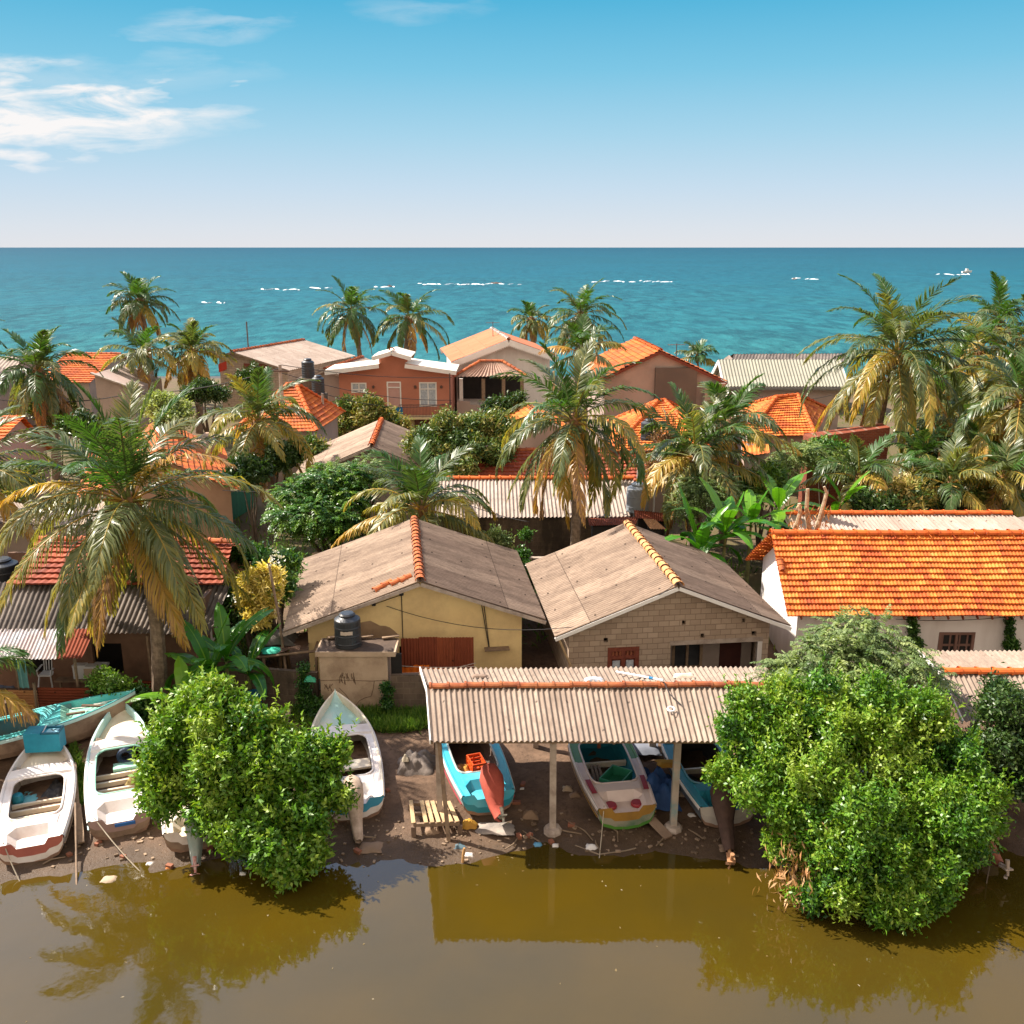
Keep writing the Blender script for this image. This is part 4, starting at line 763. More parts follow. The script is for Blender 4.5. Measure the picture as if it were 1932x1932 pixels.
# orange hipped roofs
hip('tiled_house', 'hipped orange tile roof before the green roof beside the brick building', [(14.1, 57.0), (18.3, 57.2), (22.1, 67), (15.3, 67)], [(16.9, 61.4, 5.72), (18.6, 62.6, 5.68)], 4.05, TILE, MAUVE)
e0_ = Pz(1410, 856, 3.0); leanroof('small tiled lean-to under the hipped orange roof', [PY(1400, 832, 53.5), PY(1450, 838, 53.5), PY(1400, 862, 52.3), PY(1452, 854, 52.3)], TILE, GREYPL, .4, pitch=.25)
hip('tiled_house', 'hipped orange tile roof below the mauve gable', [(5.4, 52.0), (11.0, 52.5), (12.2, 63.5), (6.0, 61)], [(8.8, 58.2, 5.95), (9.3, 58.6, 5.95)], 4.15, TILE, MAUVE)
tt = tank('water_tank', PY(1225, 815, 50) - Vector((0, 0, .4)), .45, 1.1, 'dark tank inside a white frame beside the hipped roof below the mauve gable')
mb = MB(); p = PY(1206, 820, 49.5)
for dx in (0, .9): mb.tube([(p.x + dx, 49.5, 1), (p.x + dx, 49.5, 4.45)], .05, 5)
mb.tube([(p.x, 49.5, 4.45), (p.x + .9, 49.5, 4.45)], .05, 5); mb.build('frame', WHITE, tt)
# brick building
t = thing('brick_building', 'red brick building wall behind the tall coconut palm', 'building', (19.5, 53, .3)); p0, p1 = PY(1530, 800, 52), PY(1680, 800, 52)
mb = MB(); mb.hexa([(p0.x, 52, -.2), (p1.x, 52, -.2), (p1.x, 53.2, -.2), (p0.x, 53.2, -.2)], [(p0.x, 52, PY(1530, 826, 52).z), (p1.x, 52, PY(1680, 806, 52).z), (p1.x, 53.2, PY(1680, 806, 52).z), (p0.x, 53.2, PY(1530, 826, 52).z)]); mb.build('wall', BRICKR, t)
mb = MB(); mb.box(((p0.x + p1.x) / 2, 51.98, PY(1600, 868, 52).z), (p1.x - p0.x, .06, .12)); mb.build('band', POST, t)
# red-brown old roof behind the middle palm; small orange roof by the mango tree
gable('tiled_house', 'old dark red tiled house hidden between the mango tree and the middle palm', 'house', (-2.6, 52.2, 0), (7.5, 52.6, 0), 4.15, 3.2, 3.2, 2.9, 2.9, .3, .4, .4, roof='tiles', rm=TILE3, wm_=MAUVE, barge=None, ridge_m=RIDGE, tw=.26, ch=.34)
gable('tiled_house', 'small bright orange roof showing between the mango tree and the palm crown', 'house', PY(1016, 784, 62), PY(1016, 784, 62) + Vector((-1, 6, 0)), PY(1016, 784, 62).z, 3.2, 2.4, PY(1016, 784, 62).z - 1.3, PY(1016, 784, 62).z - 1.2, .3, .3, .3, roof='tiles', rm=TILE, wm_=MAUVE, barge=WHITE, ridge_m=RIDGEB, tw=.26, ch=.34)
# grey sheet-roofed block house by the sea
Yb = 82.0; A = PY(437, 664, Yb); B = PY(476, 648, 96); B = Pz(476, 648, A.z); l = PY(397, 676, Yb); r = PY(560, 694, Yb)
bt, bf, bz, bx_ = gable('seaside_house', 'block house with wide grey sheet roof beside a thin mast', 'house', A, Vector((A.x + 3.8, Yb + 11, A.z)), A.z, A.x - l.x, r.x - A.x, l.z, r.z, .4, .3, .3, rm=PALE, wm_=BLOCK, barge=WOOD, ridge_m=RIDGE, pitch=.3)
mb = MB(); bf.box(mb, .9, 3.2, .27, .34, A.z - 1.75, A.z - .95); mb.build('shuttered_opening', WOODRED, bt); mb = MB(); bf.box(mb, 1.3, 2.0, .25, .33, A.z - 1.7, A.z - 1.25); mb.build('board', WOODP, bt)
mb = MB(); q = bf.P(-1.5, .1, A.z - 1.1); mb.grid([[(q.x + i * .25, q.y - .02 + .05 * math.sin(i * 2), q.z - .35 * j + .1 * i) for i in range(6)] for j in range(3)]); mb.build('laundry', mat('red_cloth', (.5, .04, .025), (.42, .05, .02)), label='red cloth hung at the corner of the seaside block house', cat='laundry')
p = PY(468, 650, 90); MB().tube([Vector((p.x, 90, 1)), Vector((p.x, 90, PY(468, 607, 90).z))], .06, 6).build('mast', STEEL, label='thin bare mast rising beside the seaside block house', cat='mast')
# grey ridge-tiled house, tank tower, orange roof
gable('gabled_house', 'low grey sheet-roofed house beside the black tank tower', 'house', PY(613.7, 697, 76), PY(613.7, 697, 76) + Vector((1.6, 9, 0)), PY(613.7, 697, 76).z, 3.4, 4.2, PY(613, 697, 76).z - 1.5, PY(613, 697, 76).z - 1.6, .4, .3, .3, rm=PALE, wm_=GREYPL, barge=POST, ridge_m=RIDGE, pitch=.3)
t = thing('tank_tower', 'grey block tower carrying a black water tank among cables', 'tower', PY(579, 715, 70)[:2] + (.4,)); p = PY(579, 715, 70); mb = MB(); mb.box((p.x, 70.6, (p.z + .4) / 2), (1.5, 1.5, p.z - .4)); mb.build('shaft', BLOCKD, t)
tank('water_tank', (p.x, 70.6, p.z), .46, 1.42, 'black ribbed tank on the grey block tower', ribs=6); q = PY(601, 742, 69); tank('water_tank', (q.x, 69, q.z), .45, 1.3, 'lower black tank standing beside the block tower', ribs=6); mb = MB(); mb.box((q.x, 69, q.z / 2), (1.1, 1.1, q.z - .05)); mb.build('tank_stand', BLOCKD, label='short block stand under the lower black tank', cat='stand')
zr_ = PY(604, 745, 62).z; hip('tiled_house', 'steep orange hipped roof between the utility pole and the black tanks', [(-17.2, 58.5), (-12.1, 59.0), (-11.6, 66), (-17.2, 66)], [(-14.6, 62.8, 6.35), (-14.2, 63.2, 6.35)], 4.0, TILE2, GREYPL)
# far left roofs
p = PY(170, 668, 84); gable('tiled_house', 'wide bright orange tiled roof by the sea beyond the shaggy palm', 'house', (PY(126, 668, 84).x, 84, 0), (PY(228, 668, 84).x, 84, 0), p.z, 3, 6.6, p.z - 1, PY(170, 722, 77.4).z, .4, .3, .3, roof='tiles', rm=TILE2, wm_=GREYPL, barge=None, ridge_m=RIDGE, tw=.3, ch=.42)
p = PY(0, 672, 80); gable('gabled_house', 'pale brown sheet roof at the frame edge behind the shaggy palm', 'house', (p.x - 6, 80, 0), (PY(48, 672, 80).x, 80, 0), p.z, 3, 5, p.z - 1, p.z - 1.9, .4, .3, .3, rm=PALE, wm_=MAUVE, barge=None, ridge_m=None, pitch=.3)
t = thing('plaster_house', 'grey plaster house end wall beside the shaggy palm crown', 'house', PY(205, 740, 70)[:2] + (.4,)); a, b = PY(178, 705, 70), PY(250, 735, 70); mb = MB(); mb.hexa([(a.x, 70, 0), (b.x, 70, 0), (b.x, 76, 0), (a.x, 76, 0)], [(a.x, 70, a.z), (b.x, 70, b.z), (b.x, 76, b.z), (a.x, 76, a.z)]); mb.build('wall', MAUVE, t); MB().bar(Vector((a.x - .2, 69.9, a.z + .06)), Vector((b.x + .3, 69.9, b.z + .06)), .4, .1).build('coping', POST, t)
# large orange tiled house behind the big palm, with green fence
z3 = 4.9; RF = Pz(300, 800, z3); gable('tiled_house', 'large orange tiled house behind the biggest palm with plaster dormer', 'house', (-17.3, 46.5, 0), (-21.3, 57.5, 0), z3, 4, 3.6, 3.2, 2.95, .4, .4, .4, roof='tiles', rm=TILE2, wm_=mat('salmon_plaster', (.50, .30, .20), (.44, .26, .17)), barge=None, ridge_m=RIDGEB, tw=.25, ch=.34, holes_r=[(4, 5.2, .8, 2.2), (7, 8, .8, 2.2)])
p = PY(410, 838, 54); t = thing('dormer_porch', 'arched plaster porch roof on the large orange house', 'porch', (p.x, 54, 2)); mb = MB(); mb.tube([(p.x - 1.2, 53.5 + i, p.z - .35) for i in range(4)], .6, 10); mb.build('vault', mat('salmon_plaster', (.5, .3, .2)), t)
sheets('green_fence', (-16.1, 47.2, 0), (-14.9, 54.0, 0), 2.0, .3, 6, 'green sheet fence with blue posts along the orange house lane', 'fence', mat('green_sheet', (.02, .16, .10), (.015, .12, .08)), pitch=.3, amp=.01)
p = PY(20, 795, 52); gable('tiled_house', 'yellow-orange tiled roof corner at the frame edge below the shaggy palm', 'house', (p.x - 5, 54, 0), (PY(46, 790, 54).x, 54, 0), PY(20, 789, 54).z, 3, 3.6, 3.2, PY(20, 846, 50.4).z, .4, .3, .3, roof='tiles', rm=TILE, wm_=MAUVE, barge=None, ridge_m=RIDGEB, tw=.26, ch=.34)
t = leanroof('brown corrugated roof at the frame edge above the black tank', [PY(-60, 930, 42), PY(40, 950, 42), PY(-60, 985, 38.5), PY(76, 990, 38.5)], ASB2, GREYPL, .4, 'house', 'corrugated_house', .18)
leanroof('tan corrugated roof strip under the biggest palm fronds', [PY(78, 972, 40), PY(200, 945, 40), PY(60, 1000, 38), PY(190, 985, 38)], ASB, GREYPL, .4, 'house', 'corrugated_house', .18)

# ---------------------------------------------------------------- house under the big palm: tile roof, dark sheets, porch of zinc
t = thing('fisher_house', 'low house under the biggest palm with tile, dark sheet and zinc porch roofs', 'house', (-13.7, 31, .4))
mb = MB(); tiles(mb, (-17.2, 33.3, 4.75), (-10.0, 33.0, 4.75), (-17.3, 31.2, 3.85), (-9.9, 31.2, 3.85), .24, .26); tiles(mb, (-10.0, 33.0, 4.75), (-17.2, 33.3, 4.75), (-10, 36, 3.6), (-17.2, 36, 3.6), .24, .3); ro = mb.build('roof', TILE3, t, label='old red clay tile slope'); ridge(MB(), (-17.2, 33.3, 4.8), (-10.0, 33.0, 4.8)).build('ridge_tiles', RIDGE, ro)
mb = MB(); corr(mb, (-19.5, 31.5, 3.85), (-9.7, 31.4, 3.75), (-19.0, 29.3, 2.95), (-9.9, 29.4, 2.75), pitch=.18, amp=.034); mb.build('porch_roof', DARKSH, t)
mb = MB(); corr(mb, (-19, 29.45, 2.93), (-14.55, 29.45, 2.93), (-18.6, 27.75, 2.62), (-14.2, 27.75, 2.62), pitch=.12, amp=.022); mb.build('zinc_roof', ZINC, t); mb = MB(); corr(mb, (-14.55, 29.43, 2.95), (-13.65, 29.43, 2.95), (-14.2, 27.77, 2.64), (-13.4, 27.77, 2.64), pitch=.12, amp=.022); mb.build('rusty_roof_sheet', RUST, t)
mb = MB(); BW = mat('brown_plaster', (.22, .12, .075), (.16, .085, .055), stain=(.08, .05, .035))
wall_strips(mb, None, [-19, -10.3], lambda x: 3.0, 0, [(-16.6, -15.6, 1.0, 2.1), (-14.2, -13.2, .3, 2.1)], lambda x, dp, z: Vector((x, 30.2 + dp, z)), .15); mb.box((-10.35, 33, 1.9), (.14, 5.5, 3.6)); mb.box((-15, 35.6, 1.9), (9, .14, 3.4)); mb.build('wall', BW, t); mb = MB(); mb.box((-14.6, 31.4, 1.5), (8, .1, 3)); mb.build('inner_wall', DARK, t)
for x in (-17.4, -15.9, -14.0, -12.0, -10.4): mb = MB(); mb.tube([(x, 28.5 if x < -13.5 else 29.5, .2), (x, 28.5 if x < -13.5 else 29.5, 2.68)], .05, 6); mb.build('post', WOOD, t)
mb = MB(); fr = Frame((0, 0, 0), (0, 1, 0))
for y in (30.6, 31.2, 31.8, 32.4): mb.box((-10.26, y, 2.0), (.06, .06, 1.5))
for z in (1.3, 2.0, 2.72): mb.box((-10.255, 31.5, z), (.05, 1.9, .05))
mb.build('window_bars', WHITE, t)
tank('water_tank', Pz(10, 1112, 3.0), .55, 1.2, 'black tank at the frame edge beside the old red tile slope')
sheets('rusty_fence', (-15.2, 28.25, 0), (-13.4, 28.2, 0), 1.44, .45, 1, 'rusty horizontal sheet fence behind the turquoise boat', 'fence', RUST, True, seed=3)
sheets('rusty_fence', (-13.2, 29.25, 0), (-11.3, 29.1, 0), 1.24, .5, 1, 'brighter rusty sheet fence beside the banana plant', 'fence', RUST, True, seed=4)
sheets('rusty_fence', (-16.2, 28.3, 0), (-15.25, 28.25, 0), 1.3, .45, 1, 'short faded rusty fence piece at the porch edge', 'fence', ORSH, True, seed=5)
MB().tube([(-15.22, 28.1, .2), (-15.2, 28.1, 1.65)], .05, 6).build('fence_post', WOOD, label='grey timber fence post between the rusty sheets', cat='post')
# porch contents
def chair(p, label):
    t = thing('plastic_chair', label, 'chair', p); x, y, z = p; MB().box((x, y, z + .44), (.44, .42, .04)).build('seat', WP, t); mb = MB()
    for i in range(6): a = -.9 + i * .36; mb.bar((x + .25 * math.sin(a), y + .18 + .08 * math.cos(a), z + .46), (x + .27 * math.sin(a), y + .26 + .08 * math.cos(a), z + .86), .035, .015)
    mb.tube([(x + .28 * math.sin(-1.2 + i * .24), y + .24 + .09 * math.cos(-1.2 + i * .24), z + .87 - .05 * abs(i - 5) / 5) for i in range(11)], .022, 5); mb.build('backrest', WP, t)
    for sx in (-1, 1):
        for sy in (-1, 1): MB().bar((x + sx * .19, y + sy * .17, z + .43), (x + sx * .24, y + sy * .23, z), .04, .035).build('leg', WP, t)
        mb = MB(); mb.bar((x + sx * .24, y - .2, z + .62), (x + sx * .26, y + .25, z + .66), .05, .03); mb.bar((x + sx * .22, y - .19, z + .44), (x + sx * .24, y - .2, z + .62), .04, .03); mb.build('armrest', WP, t)
chair(Pz(92, 1293, .55), 'white plastic armchair on the porch behind the rusty fence')
p = PY(29, 1241, 28.4); mb = MB(); mb.grid([[(p.x + i * .045, 28.4 + .035 * math.sin(i * 1.7), p.z - j * .35) for i in range(8)] for j in range(4)]); mb.build('curtain', mat('turquoise_cloth', (.16, .36, .36), (.1, .26, .27)), label='turquoise curtain hanging under the zinc porch roof', cat='curtain')
def carton(px, py, z, s, m_, label, cat='box', lidm=None):
    c_ = Pz(px, py, z); t = thing('cool_box', label, cat, c_); MB().box(c_ + Vector((0, 0, s[2] * .42)), (s[0], s[1], s[2] * .84)).build('body', m_, t); MB().box(c_ + Vector((0, 0, s[2] * .92)), (s[0] * 1.05, s[1] * 1.05, s[2] * .15)).build('lid', lidm or m_, t)
carton(155, 1277, .9, (.42, .35, .5), WP, 'grey white box on the porch table nearest the chair'); carton(184, 1275, .95, (.7, .4, .42), mat('cream_box', (.55, .42, .3), (.5, .38, .27)), 'cream box with orange stripe on the porch table', lidm=WP)
c_ = Pz(170, 1283, .75); mb = MB(); mb.box(c_ + Vector((.1, 0, .1)), (2.3, .7, .06)); t = thing('porch_table', 'rough table under the palm fronds carrying boxes', 'table', c_ - Vector((0, 0, .4))); mb.build('table_top', WOOD, t)
for dx in (-.9, 1.05): 
    for dy in (-.25, .25): MB().box(c_ + Vector((dx, dy, -.2)), (.07, .07, .54)).build('leg', WOOD, t)
c_ = Pz(268, 1302, .5); mb = MB(); mb.box(c_ + Vector((0, .6, .25)), (.55, .4, .5)); mb.build('blue_bin', BLUEP, label='dark blue bin behind the brighter rusty fence', cat='bin')
c_ = Pz(18, 1290, .5); rag('laundry_heap', c_, .3, .25, .4, mat('navy_cloth', (.03, .05, .10), (.09, .1, .13)), 21, 'heap of navy cloth under the turquoise curtain', 'cloth')
# ---------------------------------------------------------------- leaves, palms, trees
def np_mesh(name, V, Fq, tone, m_, parent=None, loc=None, smooth=False, **k):
    o0 = WLOC[parent.name] if parent is not None else Vector(loc); V = np.asarray(V, np.float32).reshape(-1, 3) - np.array(o0, np.float32); n = len(Fq)
    me = D.meshes.new(name); me.vertices.add(len(V)); me.vertices.foreach_set('co', V.ravel()); sz = Fq.shape[1]
    me.loops.add(n * sz); me.loops.foreach_set('vertex_index', Fq.astype(np.int32).ravel()); me.polygons.add(n)
    me.polygons.foreach_set('loop_start', np.arange(0, n * sz, sz, dtype=np.int32))
    at = me.attributes.new('tone', 'FLOAT', 'FACE'); at.data.foreach_set('value', np.asarray(tone, np.float32)); me.update(calc_edges=True); me.validate()
    return link_mesh(name, me, m_, parent, loc=o0, **k)
def unit(a): return a / np.maximum(np.linalg.norm(a, axis=-1, keepdims=True), 1e-9)
def leaf_quads(P, Dr, Nr, ln, wd, fold=.25):
    """diamond leaves: base P, direction Dr, rough normal Nr"""
    S = unit(np.cross(Dr, Nr)); Nn = np.cross(S, Dr); ln = np.asarray(ln).reshape(-1, 1); wd = np.asarray(wd).reshape(-1, 1)
    m_ = P + Dr * ln * .45; V = np.stack([P, m_ + S * wd * .5 + Nn * wd * fold, P + Dr * ln - Nn * ln * .12, m_ - S * wd * .5 + Nn * wd * fold], 1)
    return V.reshape(-1, 3), np.arange(len(P) * 4).reshape(-1, 4)
def crown(name, blobs, n_cl, per, ln, wd, seed, m_, parent, tone=(.3, .25), cl_r=.22, up=.35, shell=.5, tip=.25, rough=.28, lobes=7, shoots=0, **k):
    """crown as many small sprigs through the volume of uneven lobes; each sprig a rosette of leaves"""
    R = np.random.RandomState(seed); C0 = [list(b[0]) + [b[1]] + [b[2] if len(b) > 2 else 1.] for b in blobs]; C = []
    for b in C0:                       # every lobe breaks up into smaller, uneven lobes pushed out of its surface
        C.append([b[0], b[1], b[2], b[3] * .55, b[4]])
        for q in range(lobes): d = unit(R.normal(size=3) + np.array([0, -.15, .25])); r_ = b[3] * R.uniform(.18, .40); C.append([b[0] + d[0] * b[3] * R.uniform(.6, .95), b[1] + d[1] * b[3] * R.uniform(.6, .95), b[2] + d[2] * b[3] * b[4] * R.uniform(.5, .8), r_, b[4]])
    C = np.array(C); wts = C[:, 3] ** 2; idx = R.choice(len(C), n_cl, p=wts / wts.sum()); lt = R.normal(size=len(C)) * tone[1] * 1.0
    d = unit(R.normal(size=(n_cl, 3))); rad = C[idx, 3] * (shell + (1 - shell) * R.rand(n_cl) ** .45) * (1 + rough * R.normal(size=n_cl) * .6)
    sq = C[idx, 4]
    c = C[idx, :3] + d * rad[:, None] * np.stack([np.ones(n_cl), np.ones(n_cl), sq], 1); c[:, 2] = np.maximum(c[:, 2], .12)
    ax = unit(d * .8 + np.array([0, 0, up]) + R.normal(size=(n_cl, 3)) * .35)
    ct = tone[0] + lt[idx] + .6 * tone[1] * R.normal(size=n_cl)
    ci = np.repeat(np.arange(n_cl), per); M = len(ci); off = R.normal(size=(M, 3)) * cl_r * .45
    Dr = unit(ax[ci] * .55 + unit(R.normal(size=(M, 3))) * .95); Nr = unit(ax[ci] + R.normal(size=(M, 3)) * .35)
    P = c[ci] + off; V, Fq = leaf_quads(P, Dr, Nr, ln * (.6 + .7 * R.rand(M)), wd * (.65 + .6 * R.rand(M)))
    tn = np.clip(ct[ci] + R.normal(size=M) * .10 + (R.rand(M) < .06) * tip, 0, 1)
    if shoots:                         # young shoots standing out of the outline
        rel = np.linalg.norm(c - C[idx, :3], axis=1) / C[idx, 3]; cand = np.where((rel > .8) & (d[:, 2] > -.15))[0]; js = R.choice(cand, min(shoots, len(cand)), replace=False); k_ = 18; sa = unit(d[js] * .6 + np.array([0, 0, .9]) + R.normal(size=(len(js), 3)) * .25); sj = np.repeat(np.arange(len(js)), k_); sl_ = np.tile(np.linspace(0, 1, k_), len(js))[:, None]; ln_s = R.uniform(.25, .75, len(js))[sj][:, None]
        P2 = c[js][sj] + sa[sj] * ln_s * sl_; D2 = unit(sa[sj] * (.25 + .7 * sl_) + unit(R.normal(size=P2.shape)) * .85); V2, F2 = leaf_quads(P2, D2, unit(sa[sj] + R.normal(size=P2.shape) * .3), ln * (.7 + .5 * R.rand(len(P2))), wd * (.7 + .5 * R.rand(len(P2)))); F2 = F2 + len(V); V = np.concatenate([V, V2]); Fq = np.concatenate([Fq, F2]); tn = np.concatenate([tn, np.clip(ct[js][sj] + .12 + R.normal(size=len(P2)) * .08, 0, 1)])
    return np_mesh(name, V, Fq, tn, m_, parent, **k)
def limbs(mb, base, tips, r0, seed, n=6, wob=.15):
    R = random.Random(seed)
    for tp in tips:
        tp = Vector(tp); b = Vector(base) + Vector((R.uniform(-.1, .1), R.uniform(-.1, .1), 0)); P = []; rr = []
        for i in range(n):
            s = i / (n - 1); p = b.lerp(tp, s); p.z = b.z + (tp.z - b.z) * (s ** .8); p += Vector((R.uniform(-wob, wob), R.uniform(-wob, wob), R.uniform(-wob, wob) * .5)) * (s * (1.2 - s)); P.append(p); rr.append(max(.012, r0 * (1 - .85 * s)))
        mb.tube(P, rr, 6)
    return mb
def frond_mesh(base, azi, e0, bend, Lf, R, dens, lw, tone, lmax, twist=0., droop=.5):
    """coconut frond: arched midrib with a fringe of folded leaflets each side"""
    n = 12; s = np.linspace(0, 1, n); el = e0 - bend * s ** 1.35; ds = Lf / (n - 1); h = np.array([math.cos(azi), math.sin(azi), 0.]); hz = np.array([-math.sin(azi), math.cos(azi), 0.])
    side_bend = R.normal() * .12; P = [np.array(base, float)]
    for i in range(1, n): e = el[i]; P.append(P[-1] + ds * (h * math.cos(e) + hz * side_bend * s[i] + np.array([0, 0, math.sin(e)])))
    P = np.array(P); V = []; F = []; T = []
    def at(q):
        x = np.clip(q, 0, 1) * (n - 1); i = np.minimum(x.astype(int), n - 2); f = (x - i)[:, None]; return P[i] * (1 - f) + P[i + 1] * f, unit(P[i + 1] - P[i])
    q = np.linspace(.13, .995, dens) ; q = q + R.normal(size=dens) * .002
    pts, tg = at(q); sd0 = unit(np.cross(tg, np.array([0, 0, 1.]) + 1e-6 * h)); flip = np.sign((sd0 * hz).sum(1, keepdims=True)); sd0 = sd0 * np.where(flip == 0, 1, flip); upv = unit(np.cross(sd0, tg)); upv *= np.sign(upv[:, 2:3] + 1e-9)
    ct, st = math.cos(twist), math.sin(twist)
    Vs = []; Fs = []; Ts = []
    off = 0
    for sgn in (-1, 1):
        g0 = R.rand(2); keep = (R.rand(dens) > .06) & ~((q > g0[0]) & (q < g0[0] + .06 * R.rand())) & ~((q > g0[1]) & (q < g0[1] + .05 * R.rand())); sd = (sd0 * ct + upv * st * 1.0) * sgn if True else sd0; p = pts[keep]; tgk = tg[keep]; sk = sd[keep]; uk = upv[keep]; qq = q[keep]; m = len(p)
        a = np.radians(68 - 42 * qq)[:, None] + R.normal(size=(m, 1)) * .07; Ln = lmax * (np.sin(np.pi * np.clip(.14 + .80 * qq, 0, 1)) ** .6 * (1 - .35 * qq))[:, None] * (1 + .08 * R.normal(size=(m, 1)))
        d1 = unit(tgk * np.cos(a) + sk * np.sin(a) + uk * .18 + np.array([0, 0, -droop * .55]) + R.normal(size=(m, 3)) * .06)
        d2 = unit(d1 * .7 + tgk * .15 + np.array([0, 0, -droop * 1.5]) + R.normal(size=(m, 3)) * .07)
        wv = unit(np.cross(d1, uk) + R.normal(size=(m, 3)) * .35); w_ = lw * 1.25 * (.8 + .4 * R.rand(m, 1)); mid = p + d1 * Ln * .55; tip = mid + d2 * Ln * .5
        v = np.stack([p - wv * w_ * .35, p + wv * w_ * .35, mid + wv * w_ * .5, mid - wv * w_ * .5, tip + wv * w_ * .12, tip - wv * w_ * .12], 1).reshape(-1, 3)
        b = off + np.arange(m)[:, None] * 6; f = np.concatenate([b + np.array([[0, 1, 2, 3]]), b + np.array([[3, 2, 4, 5]])], 0); off += m * 6
        tt = np.clip(tone + R.normal(size=m) * .06 + .16 * (qq - .5) * (tone > .3), 0, 1); Vs.append(v); Fs.append(f); Ts.append(np.concatenate([tt, np.clip(tt + .05, 0, 1)]))
    rr = .045 * (1 - .8 * s); rr[0] = .08; up_ = np.array([0, 0, 1.])
    RV = np.stack([P + hz * rr[:, None], P + up_ * rr[:, None] * .8, P - hz * rr[:, None], P - up_ * rr[:, None] * .8], 1).reshape(-1, 3); i = np.arange(n - 1)[:, None] * 4; RF = np.concatenate([i + np.array([[j, (j + 1) % 4, (j + 1) % 4 + 4, j + 4]]) for j in range(4)], 0) + off
    Vs.append(RV); Fs.append(RF); Ts.append(np.full(len(RF), np.clip(tone + .32, .45, .84)))
    return np.concatenate(Vs), np.concatenate(Fs), np.concatenate(Ts)
COCOM = mat('coconut_husk', (.52, .28, .03), (.40, .24, .03), scale=4, rough=.5, bump=.05)
def palm(label, base, top, Lf=4.4, n=24, seed=1, tr=.16, tone=.42, tvar=.18, nuts=0, dens=58, lw=.055, lean=.3, elo=-38, ehi=82, bendlo=55, bendhi=95, lmax=1.05, bias=None, trunk_label=None, name='coconut_palm', dead=2, group=None, droop=.62):
    R = np.random.RandomState(seed); base = Vector(base); top = Vector(top); t = thing(name, label, 'palm tree', base, group)
    P = []; rad = []
    for i in range(15):
        s = i / 14; p = base.lerp(top, s); p.x += lean * math.sin(math.pi * s) * (1 if seed % 2 else -1); P.append(p - Vector((0, 0, .2 if i == 0 else 0))); rad.append(tr * (1.35 - .55 * min(1, s * 1.3)) * (1 + .05 * (i % 2)))
    mb = MB(); mb.tube(P, rad, 9); mb.build('trunk', BARK, t)
    MB().lathe(top - Vector((0, 0, .45)), [(tr * .9, 0), (tr * 1.6, .25), (tr * 1.7, .5), (tr * .9, .85), (0, 1.0)], 9).build('crown_shaft', mat('palm_fibre', (.26, .13, .05), (.15, .08, .035), scale=9), t)
    a0 = R.rand() * 6.28; n = int(n * (1.3 if n < 40 else 1))
    for i in range(n):
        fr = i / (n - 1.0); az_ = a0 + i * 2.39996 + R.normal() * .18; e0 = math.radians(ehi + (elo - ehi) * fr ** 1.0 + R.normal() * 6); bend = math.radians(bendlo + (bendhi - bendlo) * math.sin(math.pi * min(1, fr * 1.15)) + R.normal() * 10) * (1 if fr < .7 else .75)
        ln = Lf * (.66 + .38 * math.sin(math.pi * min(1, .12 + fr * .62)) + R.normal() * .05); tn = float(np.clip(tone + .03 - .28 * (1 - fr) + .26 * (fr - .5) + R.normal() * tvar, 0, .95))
        if i >= n - dead: tn = .97; e0 = math.radians(-55 + R.normal() * 8); bend = math.radians(30)
        b_ = np.array(top) + np.array([math.cos(az_) * tr * .9, math.sin(az_) * tr * .9, .35 * (1 - fr)])
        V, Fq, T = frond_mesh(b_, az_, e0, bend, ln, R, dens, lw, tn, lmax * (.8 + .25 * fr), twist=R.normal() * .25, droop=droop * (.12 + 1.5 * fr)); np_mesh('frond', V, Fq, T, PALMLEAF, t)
    for k in range(nuts):
        a = -1.57 + R.normal() * 1.1; p = top + Vector((math.cos(a) * (.42 + .14 * R.rand()), math.sin(a) * (.42 + .14 * R.rand()), -.25 - .5 * R.rand()))
        MB().lathe(p, [(0, -.18), (.1, -.13), (.14, 0), (.1, .12), (0, .18)], 8).build('coconut', COCOM, t)
    return t
G = lambda px, py, z=.4: Pz(px, py, z)
def ptop(px, py, Y): return PY(px, py, Y)
def palm_at(label, px, py, Y, bpx=None, gz_=.4, **k):
    top = PY(px, py, Y); b = PY(bpx if bpx is not None else px, py, Y); return palm(label, (b.x, Y + k.pop('by', 0), gz_), top, **k)
palm_at('biggest coconut palm, golden drooping fronds over the fisher house', 243, 955, 28.9, 262, n=46, Lf=4.6, seed=3, tr=.2, tone=.50, nuts=10, dens=88, lw=.042, elo=-72, ehi=90, lmax=1.15, tvar=.2, dead=1, bendlo=30, bendhi=80)
palm_at('coconut palm with yellow nuts between the two grey gabled houses', 1083, 800, 41.5, 1088, n=26, Lf=4.5, seed=5, tr=.2, tone=.50, nuts=12, dens=76, elo=-62, lean=.1, dead=1)
palm_at('tallest broad coconut palm before the red brick building', 1692, 672, 55, 1672, n=34, Lf=6.3, seed=8, tr=.2, tone=.50, dens=76, lw=.065, elo=-55, lmax=1.15, dead=3, tvar=.14)
palm_at('coconut palm with bright top fronds beyond the tallest broad palm', 1885, 612, 78, 1890, n=20, Lf=4.6, seed=11, tone=.38, dens=56, lw=.075, elo=-35)
palm_at('coconut palm with yellow skirt at the frame edge over a dark trunk', 1925, 762, 49, 1914, n=24, Lf=4.6, seed=12, tone=.48, dens=66, lw=.06, elo=-60, dead=3)
palm_at('yellow fronded coconut palm by the lane before the orange house', 487, 800, 50, 508, n=22, Lf=3.9, seed=15, tr=.21, tone=.60, tvar=.14, nuts=6, dens=62, lw=.06, elo=-60, lean=.2, dead=2)
palm_at('short palm with pale fronds behind the yellow house roof', 795, 965, 41, n=20, Lf=3.9, seed=17, tr=.2, tone=.50, dens=70, elo=-22, ehi=85, bendhi=88, dead=0)
